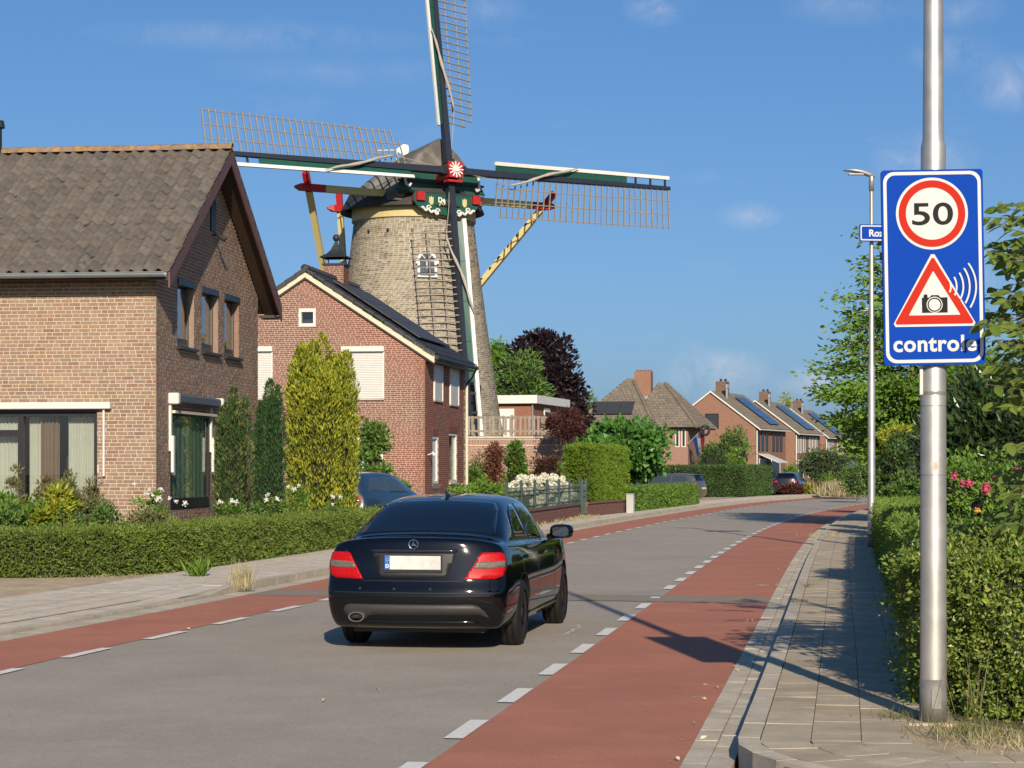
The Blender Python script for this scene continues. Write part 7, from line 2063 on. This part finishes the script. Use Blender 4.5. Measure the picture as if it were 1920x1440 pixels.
for k, (a, b, y, d, mt, sd) in enumerate(((-40, 60, 930, 31.6, 'mid', 301), (20, 110, 925, 31.9, 'fresh', 302), (150, 250, 935, 31.9, 'mid', 303), (230, 330, 945, 32.3, 'olive', 304), (105, 190, 905, 32.6, 'olive', 305))):
    shrub('low_shrub', ('low green bush at the far left behind the yew hedge', 'low fresh green bush left of the yellow shrub', 'low green bush before the house corner', 'low brownish bush under the white rose', 'olive bush right of the yellow shrub')[k], a, b, y, d, n=2200, L=.07, Wd=.034, mat=mt, group=GP, seed=sd, clumps=36, cr=.13)
rs, C = shrub('rose_bush', 'white rose bush at the corner of the brown brick house', 215, 345, 912, 33.4, n=2600, L=.055, Wd=.028, mat='fresh', group=GP, seed=19, clumps=34, cr=.11, shell=.2, stems=22, trunk_r=.012)
flowers(rs, [ray(px, py, 33.4 - .35 + .05 * i) for i, (px, py) in enumerate(((280, 918), (277, 926), (286, 929), (300, 934), (296, 936), (330, 940), (347, 944), (253, 908), (302, 917), (318, 935)))], .038, petal_rose, 'rose')
shrub('twiggy_rose', 'half bare brownish bush in front of the white rose bush', 205, 300, 935, 32.2, n=700, L=.045, Wd=.02, mat='olive', group=GP, seed=20, clumps=22, cr=.12, shell=.1, stems=26, trunk_r=.012, woody=material('grey_twig', (.20, .15, .11), .9))
for k, (a, b, y, d) in enumerate(((395, 470, 925, 36.5), (455, 540, 905, 38.0), (520, 585, 900, 41.5), (585, 665, 925, 42.0))):
    r_, C = shrub('rose_bush', ('pale rose bush below the gable window', 'pale rose bush between the two dark conifers', 'pale rose bush at the foot of the golden yew', 'low rose bush right of the golden yew')[k], a, b, y, d, n=1500, L=.06, Wd=.032, mat='mid' if k % 2 else 'fresh', group=GP, seed=23 + k, clumps=30, cr=.13, shell=.2, stems=14, trunk_r=.012)
    flowers(r_, [tuple(C[i] + np.array([0, -.12, .1])) for i in np.argsort(-C[:, 2])[:3]], .04, petal_rose, 'rose')

# ---- columnar conifers
def column(name, label, px, D, ytop, rx, n, L, Wd, mat, spires, seed, group=None, zb=.1, tap=.62, hmin=.80):
    r = np.random.default_rng(seed); x = (px - 960) / FPX * D; zt_ = CAM_H + (HORIZ - ytop) / FPX * D
    root = thing(name, (x, D, zb), 0, label, 'conifer', group)
    PP, OO = [], []
    for k in range(spires):
        a = 2 * math.pi * k / spires + r.random() * .5; q = 0 if k == 0 else rx * r.uniform(.35, .72)
        ox, oy = x + q * math.cos(a), D + q * math.sin(a); hh = (zt_ - zb) * (1.0 if k == 0 else r.uniform(hmin, .99)); rr = rx * r.uniform(.30, .42) if k else rx * .40
        kk = n // spires; f = r.random(kk) ** .9; z = zb + f * hh
        prof = np.where(f > tap, ((1 - f) / (1 - tap)) ** .6, np.interp(f, [0, .08, .4, tap], [.72, .9, 1.02, 1.0]))
        g = r.random(kk) * 2 * math.pi; rad = rr * prof * (1 - .35 * r.random(kk) ** 2.2) * (1 + .12 * np.sin(f * 40 + g * 3))
        PP.append(np.stack([ox + rad * np.cos(g), oy + rad * np.sin(g), z], 1)); OO.append(np.stack([np.cos(g) * .55, np.sin(g) * .55, np.full(kk, .75)], 1))
    P = np.concatenate(PP); O3 = np.concatenate(OO); P += O3 * (.05 * lump(P, .3, seed))[:, None]
    tone = np.clip(.45 + .35 * lump(P, .45, seed + 2) + r.normal(size=len(P)) * .22, 0, .999)
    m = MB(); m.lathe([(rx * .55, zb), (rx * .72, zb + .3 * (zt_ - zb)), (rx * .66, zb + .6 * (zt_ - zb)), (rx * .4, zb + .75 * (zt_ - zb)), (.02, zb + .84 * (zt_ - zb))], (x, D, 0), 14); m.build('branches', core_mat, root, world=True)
    m = MB(); m.tube([(x, D, zb - .05), (x, D, zb + .5 * (zt_ - zb))], [.09, .05], 8); m.build('trunk', bark, root, world=True)
    leaf_object('crown', P, O3, L, Wd, LM[mat], root, up=.5, spread=.6, tone=tone)
column('dark_conifer', 'dark green columnar conifer with browned patches next to the gable window', 437, 39.0, 731, .385, 20000, .085, .022, 'thuja_mix', 8, 31, tap=.76, hmin=.82, group='dark columnar conifers by the gable')
column('dark_conifer', 'taller dark green columnar conifer at the far end of the gable', 506, 42.0, 714, .385, 20000, .09, .022, 'thuja', 8, 32, tap=.76, hmin=.80, group='dark columnar conifers by the gable')
column('golden_yew', 'broad golden yellow columnar yew in front of the red brick house', 605, 44.5, 630, .84, 42000, .10, .034, 'gold', 17, 33, tap=.80, hmin=.83)

# ---- around house 2
shrub('fruit_tree', 'loose leafy tree trained against the red brick wall beside the golden yew', 664, 738, 752, 61.5, n=3200, L=.14, Wd=.075, mat='mid', cat='tree', seed=41, clumps=44, cr=.26, shell=.25, stems=16, trunk_r=.06, zlow=.5)
shrub('round_shrub', 'small round green shrub below the corner of the red brick house', 722, 772, 884, 58.0, n=1500, L=.12, Wd=.06, mat='mid', seed=42, clumps=26, cr=.16)
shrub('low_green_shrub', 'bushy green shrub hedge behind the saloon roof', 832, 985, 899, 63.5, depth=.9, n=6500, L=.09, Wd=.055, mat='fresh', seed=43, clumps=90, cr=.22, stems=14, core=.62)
rh, C = shrub('hydrangea', 'hydrangea covered in big creamy white flower heads behind the iron fence', 952, 1076, 906, 68.0, depth=.8, n=2600, L=.13, Wd=.08, mat='mid', seed=44, clumps=50, cr=.2, stems=16, core=.62)
fl_ = []; rr_ = random.Random(5)
for i in range(95):
    t = rr_.random(); px = 955 + 115 * t; py = 895 + 26 * rr_.random() ** 1.1 + (12 if t < .08 or t > .92 else 0) + abs(t - .5) * 8
    fl_.append(ray(px, py, 67.3 + rr_.uniform(-.35, .5)))
for px, py in ((1000, 942), (1006, 937), (1011, 944), (1003, 948), (1045, 941), (1056, 935), (1066, 932), (1072, 938), (1062, 939), (1075, 930), (1033, 948), (1026, 930), (1018, 934)): fl_.append(ray(px, py, 66.6 + rr_.uniform(-.1, .2)))
flowers(rh, fl_, .115, petal_white, 'flower_head', petals=40)
shrub('green_bush', 'dull green bush against the retaining wall beside the red house', 872, 925, 832, 79.0, n=2200, L=.12, Wd=.06, mat='olive', seed=45, clumps=40, cr=.3)
shrub('green_bush', 'fresh green low bush at the downpipe of the red house', 868, 915, 858, 76.0, n=1800, L=.11, Wd=.06, mat='clip', seed=46, clumps=36, cr=.3)
shrub('copper_beech_column', 'narrow brown-leaved beech column before the retaining wall', 911, 945, 818, 77.0, n=2400, L=.13, Wd=.07, mat='beech_dry', seed=47, clumps=50, cr=.24)
shrub('laurel_column', 'upright dark green laurel beside the brown beech column', 943, 988, 818, 77.5, n=2600, L=.16, Wd=.08, mat='clip', seed=48, clumps=46, cr=.26, core=.62)
shrub('maple_shrub', 'low dark red maple shrub behind the hydrangea', 982, 1062, 848, 75.0, n=4200, L=.12, Wd=.035, mat='acer', seed=49, clumps=60, cr=.25, core=.62)
shrub('hedge_bush', 'yellowish green bush behind the dark red maple shrub', 985, 1075, 842, 79.5, n=2200, L=.12, Wd=.06, mat='fresh', seed=50, clumps=40, cr=.28)
shrub('maple_tree', 'small dark red maple tree with a flat crown above the bright hedge', 1016, 1110, 755, 82.0, n=4500, L=.13, Wd=.04, mat='acer', cat='tree', seed=51, clumps=60, cr=.32, zlow=2.55, trunk_r=.07, flat=.45)
shrub('catalpa_tree', 'round tree with large bright green leaves behind the conifer hedge', 1078, 1260, 777, 86.0, n=8500, L=.23, Wd=.19, mat='catalpa', cat='tree', seed=52, clumps=110, cr=.5, zlow=.7, trunk_r=.10, shell=.6, core=.62)
# lime conifer hedge on the second wall, with a return
h0, h1_, h2_ = ray(1058, 877, 70.6), ray(1112, 877, 69.7), ray(1178, 877, 75.6)
hedge('conifer_hedge', 'tall bright lime green conifer hedge above the low wall', [(h0.x, h0.y), (h1_.x - .25, h1_.y + .02), (h1_.x, h1_.y + .12), (h1_.x + .12, h1_.y + .45), (h2_.x, h2_.y)], 1.0, 2.30, .1, .10, .026, 1300, LM['lime'], seed=53, rough=.07, up=.6, side=1)
a_, b_ = gnd(1192, 959.5, .09), gnd(1309, 945.5, .09)
hedge('low_hedge', 'low clipped hedge in front of the dark silver car', [(a_.x, a_.y), (b_.x, b_.y)], 1.2, .78, .1, .09, .045, 900, LM['clip'], seed=54, rough=.06, side=1)
a_, m_, b_ = gnd(1250, 934, .09), gnd(1396, 932, .09), gnd(1446, 927.5, .09)
hedge('tall_hedge', 'tall dark clipped hedge with a bright end before the row houses', [(a_.x - .6, a_.y), (m_.x, m_.y), (b_.x, b_.y)], 1.6, 1.62, .1, .12, .05, 520, LM['clip_dark'], seed=55, rough=.05, side=1)
shrub('round_conifer', 'dark green round conifer behind the tall hedge', 1298, 1372, 828, 136.0, n=3600, L=.20, Wd=.07, mat='clip_dark', seed=56, clumps=60, cr=.5, core=.62)
shrub('feathery_shrub', 'tall feathery green shrub before the nearest row house', 1326, 1418, 793, 150.0, n=3600, L=.26, Wd=.09, mat='mid', seed=57, clumps=60, cr=.6, core=.62)
shrub('yellow_shrub', 'yellow-green shrub on top of the tall hedge line', 1352, 1400, 838, 140.0, n=1500, L=.2, Wd=.09, mat='fresh', seed=58, clumps=30, cr=.4)
shrub('purple_bush', 'low purple bush in front of the dark parked car', 1446, 1512, 906, 124.0, n=1800, L=.16, Wd=.07, mat='acer', seed=59, clumps=30, cr=.3, core=.62)
shrub('purple_bush', 'purple bush beside the variegated plant', 1524, 1546, 906, 126.0, n=800, L=.16, Wd=.07, mat='acer', seed=60, clumps=18, cr=.25)
shrub('variegated_plant', 'pale variegated plant between the two purple bushes', 1507, 1527, 907, 125.0, n=600, L=.18, Wd=.09, mat='yellow', seed=61, clumps=16, cr=.2)
shrub('green_bush', 'bright green bush by the white awning', 1466, 1500, 870, 140.0, n=1100, L=.2, Wd=.1, mat='fresh', seed=62, clumps=24, cr=.35)
shrub('weeping_shrub', 'broad weeping grey-green shrub before the farther row houses', 1490, 1606, 832, 142.0, n=6000, L=.24, Wd=.08, mat='willow', seed=63, clumps=80, cr=.6, up=-.3, core=.62)
shrub('small_bush', 'small yellow-green bush at the bend of the road', 1536, 1562, 890, 128.0, n=700, L=.2, Wd=.08, mat='fresh', seed=64, clumps=16, cr=.3)
tuft('dry grass clump at the bend of the road', ray(1580, 877, 112).xyz * Vector((1, 1, 0)) + Vector((0, 0, .1)), 900, 1.0, 1.2, straw, 65, w=.05)
tuft('green grass clump beside the dry grass at the bend', ray(1558, 877, 116).xyz * Vector((1, 1, 0)) + Vector((0, 0, .1)), 900, .9, .8, grass_l, 66, w=.05)
# ---- background trees
BT = 'trees beyond the windmill'
shrub('copper_beech', 'large dark purple copper beech behind the flat-roofed annex', 935, 1095, 606, 135.0, n=15000, L=.34, Wd=.2, mat='purple', cat='tree', group=BT, seed=71, clumps=150, cr=.85, zlow=3.0, trunk_r=.3, core=.62)
shrub('copper_beech', 'lower right part of the copper beech group', 1030, 1112, 715, 138.0, n=5000, L=.32, Wd=.18, mat='purple', cat='tree', group=BT, seed=72, clumps=60, cr=.7, zlow=2.0, trunk_r=.2, core=.62)
shrub('green_tree', 'green tree beside the mill in front of the copper beech', 922, 1034, 652, 122.0, n=7500, L=.32, Wd=.12, mat='mid', cat='tree', group=BT, seed=73, clumps=80, cr=.8, zlow=2.6, trunk_r=.2, core=.62)
shrub('green_tree', 'small piece of green tree top between mill and copper beech', 905, 965, 620, 145.0, n=3000, L=.3, Wd=.15, mat='fresh', cat='tree', group=BT, seed=74, clumps=40, cr=.8, zlow=3.0, trunk_r=.2)
shrub('far_tree', 'pale green tree right of the copper beech', 1080, 1125, 735, 170.0, n=1500, L=.35, Wd=.2, mat='far', cat='tree', group=BT, seed=75, clumps=30, cr=.7, zlow=2.0, trunk_r=.15)
shrub('golden_conifer', 'pointed yellow-green conifer behind the row house chimneys', 1459, 1492, 726, 262.0, n=2000, L=.4, Wd=.15, mat='yellow', cat='conifer', seed=76, clumps=44, cr=.7, trunk_r=.15, core=.62)
for k, (a, b, y, d) in enumerate(((1520, 1600, 768, 300.0), (1575, 1680, 762, 290.0), (1480, 1560, 800, 320.0), (1660, 1780, 755, 280.0))):
    shrub('far_tree', ('pale distant tree right of the last row house', 'pale distant tree behind the slim lamp post', 'pale distant tree behind the last row house', 'pale distant tree hidden behind the feathery tree')[k], a, b, y, d, n=2400, L=.6, Wd=.35, mat='far', cat='tree', group='distant trees', seed=80 + k, clumps=40, cr=1.3, trunk_r=.25)
# ------------------------------------------------------------------ right side of the pavement
hp = [tuple(at_arc(s, -2.98)) for s in np.arange(s_of(15.2), s_of(46), .5)]
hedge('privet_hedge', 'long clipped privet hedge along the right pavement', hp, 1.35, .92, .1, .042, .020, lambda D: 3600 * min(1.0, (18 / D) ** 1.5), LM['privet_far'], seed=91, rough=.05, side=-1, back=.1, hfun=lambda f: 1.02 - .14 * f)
nh = [(2.86, 14.9), (2.80, 13.6), (2.90, 12.95), (3.4, 12.75), (4.3, 12.7), (5.6, 12.75)]
hedge('glossy_hedge', 'glossy small-leaved hedge right beside the thick lamp post', nh[::-1], 1.5, 1.02, .1, .036, .019, 6400, LM['privet'], seed=92, rough=.14, side=-1, back=.05, up=.25, shoots=.16)
rb, C = shrub('rose_bush', 'pink rose bush behind the privet hedge at the right', 1772, 1990, 838, 20.5, n=9000, L=.055, Wd=.032, mat='fresh', seed=93, core=.65, clumps=110, cr=.2, depth=.8, stems=16, trunk_r=.02)
flowers(rb, [ray(px, py, 19.85) for px, py in ((1806, 906), (1850, 912), (1868, 895), (1817, 905), (1848, 918), (1790, 893), (1905, 880))], .042, petal_pink, 'rose', petals=20)
flowers(rb, [ray(px, py, 19.8) for px, py in ((1832, 958), (1885, 968), (1902, 975))], .03, material('apricot_petal', [(0.5, 0.24, 0.05)], .8), 'rose', petals=14)
shrub('garden_shrub', 'yellow-green shrub under the dark laurel at the right', 1740, 1870, 828, 23.0, n=5200, L=.06, Wd=.03, mat='fresh', seed=94, core=.6, clumps=70, cr=.2, depth=.7, zlow=.5)
shrub('laurel_tree', 'big dark glossy laurel behind the sign post', 1722, 2010, 676, 25.5, n=17000, L=.135, Wd=.048, mat='laurel', cat='tree', seed=95, clumps=170, cr=.30, core=.7, depth=1.3, zlow=1.0, trunk_r=.06, up=.7, stems=20)
shrub('laurel_tree', 'second dark laurel at the right edge of the frame', 1850, 2120, 640, 28.0, n=12000, L=.14, Wd=.05, mat='laurel', cat='tree', core=.7, seed=96, clumps=130, cr=.34, depth=1.3, zlow=.8, trunk_r=.06, up=.7, stems=16)
shrub('ivy_column', 'dark ivy-clad shrub between the slim lamp post and the thick post', 1640, 1726, 806, 47.5, n=6500, L=.09, Wd=.06, mat='clip_dark', seed=97, clumps=90, core=.7, cr=.22, depth=.8, stems=8)
shrub('dark_shrub', 'dark shaded shrub behind the ivy column', 1670, 1760, 800, 50.0, n=4000, L=.1, Wd=.06, mat='laurel', seed=98, core=.7, clumps=60, cr=.25)
shrub('yellow_shrub', 'yellow-green shrub top above the ivy column', 1645, 1716, 792, 51.0, n=3000, L=.10, Wd=.05, mat='yellow', seed=99, clumps=46, cr=.2, zlow=1.9)
shrub('garden_shrub', 'mixed green shrub behind the far end of the privet hedge', 1640, 1745, 880, 46.0, n=2500, L=.09, Wd=.045, mat='mid', seed=100, clumps=40, cr=.2)
for k, (a, b, y, d, sd) in enumerate(((1600, 1700, 835, 76, 101), (1575, 1640, 862, 100, 102), (1730, 1960, 790, 45, 103), (1640, 1800, 830, 62, 104))):
    shrub('garden_shrub', ('dark green shrub at the foot of the feathery tree', 'green shrub at the outside of the bend', 'dark shrub mass behind the laurel', 'green shrub mass behind the ivy column')[k], a, b, y, d, n=3600, L=.11, Wd=.06, mat='mid' if k != 2 else 'clip_dark', seed=sd, clumps=50, cr=.35, core=.65)

# feathery tree with layered branches
D7 = 58.0; tx_ = (1712 - 960) / FPX * D7
ft = thing('feathery_tree', (tx_, D7, .1), 0, 'feathery layered green tree behind the slim lamp post', 'tree')
r7 = random.Random(77); b = MB(); b.tube([(tx_, D7, 0), (tx_ + .1, D7, 3), (tx_ - .05, D7, 6), (tx_, D7, 8.6)], [.17, .13, .09, .03], 9); PP, OO = [], []
for k in range(180):
    z0 = 2.0 + 6.3 * (k / 180) ** 1.45; a = r7.random() * 6.283
    ln = (2.7 - .22 * abs(z0 - 3.6)) * (.62 + .38 * min(1, (z0 - 2) / 1.2)) * r7.uniform(.62, 1.12) * (1 if z0 < 6.5 else .75)
    p0 = Vector((tx_, D7, z0)); d = Vector((math.cos(a), math.sin(a), r7.uniform(.02, .32))); p1 = p0 + d * ln * .55; p2 = p0 + d * ln + Vector((0, 0, -.08 * ln))
    b.tube([p0, p1, p2], [.035, .02, .006], 5)
    for q in range(9):
        f = .25 + .75 * (q / 8); c = p0.lerp(p1, min(1, f * 1.8)) if f < .55 else p1.lerp(p2, (f - .55) / .45)
        n_ = 24 if z0 < 4.2 else (13 if z0 < 6 else 9); sp = rng.normal(size=(n_, 3)) * np.array([.25, .25, .11]); PP.append(np.array(c) + sp); OO.append(np.tile([d.x, d.y, -.1], (n_, 1)) + sp)
b.build('trunk', bark, ft, world=True, smooth=True)
leaf_object('crown', np.concatenate(PP), np.concatenate(OO), .17, .09, LM['fresh'], ft, up=.0, spread=.8)

# near tree at the right edge: only its branch tips reach into the frame
nt_ = thing('broadleaf_tree', (4.75, 14.0, .1), 0, 'tree at the right edge whose leafy twigs reach to the sign', 'tree')
b = MB(); b.tube([(4.75, 14.0, 0), (4.7, 13.95, 1.2), (4.78, 13.9, 2.4), (4.7, 13.8, 3.8), (4.75, 13.8, 5.0)], [.13, .10, .08, .06, .02], 9)
r8 = random.Random(9); near_l, far_l = [], []
tips_px = [(1846, 408, 13.0), (1862, 455, 13.3), (1880, 500, 13.1), (1852, 560, 13.5), (1836, 603, 12.45), (1858, 640, 13.0), (1876, 690, 13.2), (1842, 712, 13.6), (1895, 742, 12.9), (1868, 470, 13.8), (1893, 835, 13.0), (1872, 890, 13.4), (1884, 925, 12.9), (1880, 985, 13.1), (1905, 612, 12.9), (1890, 420, 13.5), (1905, 560, 13.9), (1868, 740, 14.0)]
ends = [ray(*t) for t in tips_px]
for k in range(95):
    yy = r8.choice([r8.uniform(375, 480), r8.uniform(470, 570), r8.uniform(560, 770), r8.uniform(560, 770), r8.uniform(830, 1000)]); ends.append(ray(1925 - 85 * r8.random() ** 1.3, yy, r8.uniform(12.8, 14.4)))
for k in range(34): ends.append(Vector((r8.uniform(3.35, 6.2), r8.uniform(12.7, 15.2), r8.uniform(1.5, 5.4))))
for e in ends:
    st0 = Vector((4.75, 13.9, max(.9, e.z - r8.uniform(.1, .6)))); mid = st0.lerp(e, .55) + Vector((0, 0, r8.uniform(.05, .22)))
    b.tube([st0, mid, e], [.016, .007, .002], 5)
    d = (e - mid).normalized(); sdv = d.cross(Vector((0, 0, 1))).normalized()
    for q in range(19):
        f = .02 + .98 * q / 18; c = mid.lerp(e, f) if r8.random() < .85 else st0.lerp(mid, .6 + .4 * f); sg_ = 1 if q % 2 else -1
        A = (d * .55 + sdv * sg_ * .85 + Vector((0, 0, r8.uniform(-.65, .1)))).normalized(); Nn = Vector((r8.uniform(-.6, .6), -r8.uniform(.2, 1.3), r8.uniform(.2, .9))).normalized(); L_ = r8.uniform(.085, .14)
        (near_l if c.x < 3.42 and len(near_l) < 295 else far_l).append((c, A, Nn, L_))
b.build('trunk', bark, nt_, world=True, smooth=True)
lm_ = []
for k in range(3):
    V, F, rr = [], [], []
    nx = 5
    for i in range(nx + 1):
        f = i / nx; w_ = .23 * math.sin(math.pi * min(1, f * .92 + .06)) ** .8 * (1 if i < nx else 0); z_ = -.10 * f * f * (1 + k * .5)
        V += [(f, -w_, z_ + .05 * (w_ / .23)), (f, 0, z_), (f, w_, z_ + .05 * (w_ / .23))]
    for i in range(nx):
        q = 3 * i; F += [(q, q + 3, q + 4, q + 1), (q + 1, q + 4, q + 5, q + 2)]
    lm_.append(np_mesh('leaf', np.array(V), np.array(F), LM['cherry'], np.zeros(len(F)), smooth=True))
for i, (c, A, Nn, L_) in enumerate(near_l):
    B_ = Nn.cross(A).normalized(); Nn = A.cross(B_); Mx = Matrix((A, B_, Nn)).transposed()
    o = inst('leaf', lm_[i % 3], nt_, c, Mx, (L_, L_ * .95, L_)); o.matrix_parent_inverse = ROOTM[nt_.name].inverted()
c_ = np.array([tuple(q[0]) for q in far_l]); A_ = np.array([tuple(q[1]) for q in far_l]); N__ = np.array([tuple(q[2]) for q in far_l]); L__ = np.array([q[3] for q in far_l])
V, F, rr = leaves(c_, A_, N__, L__, L__ * .45); o = bpy.data.objects.new('crown', np_mesh('crown', V, F, LM['cherry'], rr)); link(o); attach(o, nt_, True)

# grasses and weeds
tuft('dry pale grass tuft growing out of the left kerb', gnd(452, 1112, .0) + Vector((0, .05, .02)), 150, .44, .16, straw, 111, w=.014, lean=.16)
tuft('grass tuft left of the thick lamp post foot', gnd(1690, 1352, .1), 120, .10, .22, grass_l, 112, w=.006, lean=.6)
tuft('dry grass at the foot of the glossy hedge', gnd(1835, 1385, .1), 420, .15, .42, grass_l, 113, w=.006, lean=.6)
tuft('dry straw grass at the lower right by the hedge', gnd(1890, 1400, .1), 320, .12, .40, straw, 114, w=.006, lean=.7)
tuft('tall thin grass stems in front of the glossy hedge', gnd(1825, 1365, .1), 16, .55, .22, grass_l, 115, w=.007, lean=.22)
tuft('weeds in the joint behind the right kerb', at3 if False else Vector((*at_arc(s_of(24.5), -1.84), .115)), 26, .08, .10, grass_l, 116, w=.010, lean=.7)
tuft('small weed in the right kerb joint', Vector((*at_arc(s_of(27.5), -1.90), .115)), 22, .10, .08, grass_l, 117, w=.010, lean=.7)
tuft('weeds along the right kerb near the bend', Vector((*at_arc(s_of(48), -1.8), .1)), 90, .14, .5, straw, 118, w=.014, lean=.8)
tuft('green weed at the foot of the yew hedge', gnd(375, 1080, .1) + Vector((0, -.15, 0)), 60, .34, .13, LM['fresh'], 119, w=.05, lean=.5)
for k in range(9):
    px = 990 + 20 * k; wl_ = wA0.lerp(wA1, min(1, max(0, (px - 930) / 157))); tuft('dry grass along the foot of the low purple wall, clump %s from the left' % ('one', 'two', 'three', 'four', 'five', 'six', 'seven', 'eight', 'nine')[k], Vector((wl_.x + .05 * k, wl_.y - .12, .1)), 60, .16, .4, straw, 130 + k, w=.02, lean=.8)
tuft('straw litter at the foot of the privet hedge', Vector((*at_arc(s_of(17.5), -2.9), .115)), 160, .10, .7, straw, 141, w=.006, lean=1.2)
tuft('weeds under the yew hedge beside the left pavement', Vector((-5.9, 30.2, .1)), 200, .08, 1.2, straw, 142, w=.01, lean=1.2)
# ------------------------------------------------------------------ small wear on road and pole
crack_mat = material('sealed_crack', (0.13, 0.115, 0.095), 0.8, 0.2, 10)
scuff_mat = material('pale_scuff', (0.50, 0.45, 0.38), 0.8, 0.2, 20, stain=((0.32, 0.27, 0.21), 0.8, 30, 0.5))
def crack(pts, w, mat, z, name):
    m = MB(); rr = random.Random(len(pts) + int(pts[0][0] * 10)); P = []
    for (a, b) in zip(pts, pts[1:]):
        for k in range(7):
            f = k / 7; P.append((a[0] + (b[0] - a[0]) * f, a[1] + (b[1] - a[1]) * f))
    P.append(pts[-1])
    for i, p in enumerate(P):
        q = P[min(i + 1, len(P) - 1)]; o_ = P[max(i - 1, 0)]; t = Vector((q[0] - o_[0], q[1] - o_[1])).normalized(); n = Vector((-t.y, t.x)); ww = w * rr.uniform(.3, 1.2) * (0.2 if i in (0, len(P) - 1) else 1)
        c = Vector(p) + n * rr.uniform(-.02, .02); m.v += [(c.x + n.x * ww / 2, c.y + n.y * ww / 2, z), (c.x - n.x * ww / 2, c.y - n.y * ww / 2, z)]
    for i in range(len(P) - 1): m.f.append([2 * i, 2 * i + 1, 2 * i + 3, 2 * i + 2]); m.mi.append(0); m.r.append(0)
    m.build(name, mat, road, world=True)
g2_ = lambda px, py: tuple(gnd(px, py)[:2])
crack([g2_(1055, 1192), g2_(1070, 1184), g2_(1086, 1176), g2_(1084, 1171)], .05, scuff_mat, .0035, 'scuff')
crack([g2_(1070, 1184), g2_(1088, 1183)], .03, scuff_mat, .0036, 'scuff')
crack([g2_(1418, 1097.5), g2_(1443, 1098.5)], .16, scuff_mat, .0075, 'scuff')
crack([g2_(1297, 1307), g2_(1330, 1309)], .02, scuff_mat, .0075, 'scuff')
# residue of a torn sticker on the thick lamp post
m = MB(); zc_ = CAM_H + (HORIZ - 873) / FPX * lp1.y - .104; rr = random.Random(3); ctr_a = RAD(-93)
ring_ = []
for i in range(16):
    g = 2 * math.pi * i / 16; e = rr.uniform(.7, 1.15); ring_.append((ctr_a + .028 * e * math.cos(g) / .082, zc_ + .034 * e * math.sin(g)))
rp = .082 * .975
vs = [(rp * math.cos(ctr_a) * 1.012, rp * math.sin(ctr_a) * 1.012, zc_)] + [(rp * math.cos(a) * 1.012, rp * math.sin(a) * 1.012, z) for a, z in ring_]
m.add(vs, [(0, 1 + i, 1 + (i + 1) % 16) for i in range(16)]); m.build('sticker_residue', scuff_mat, L1p)
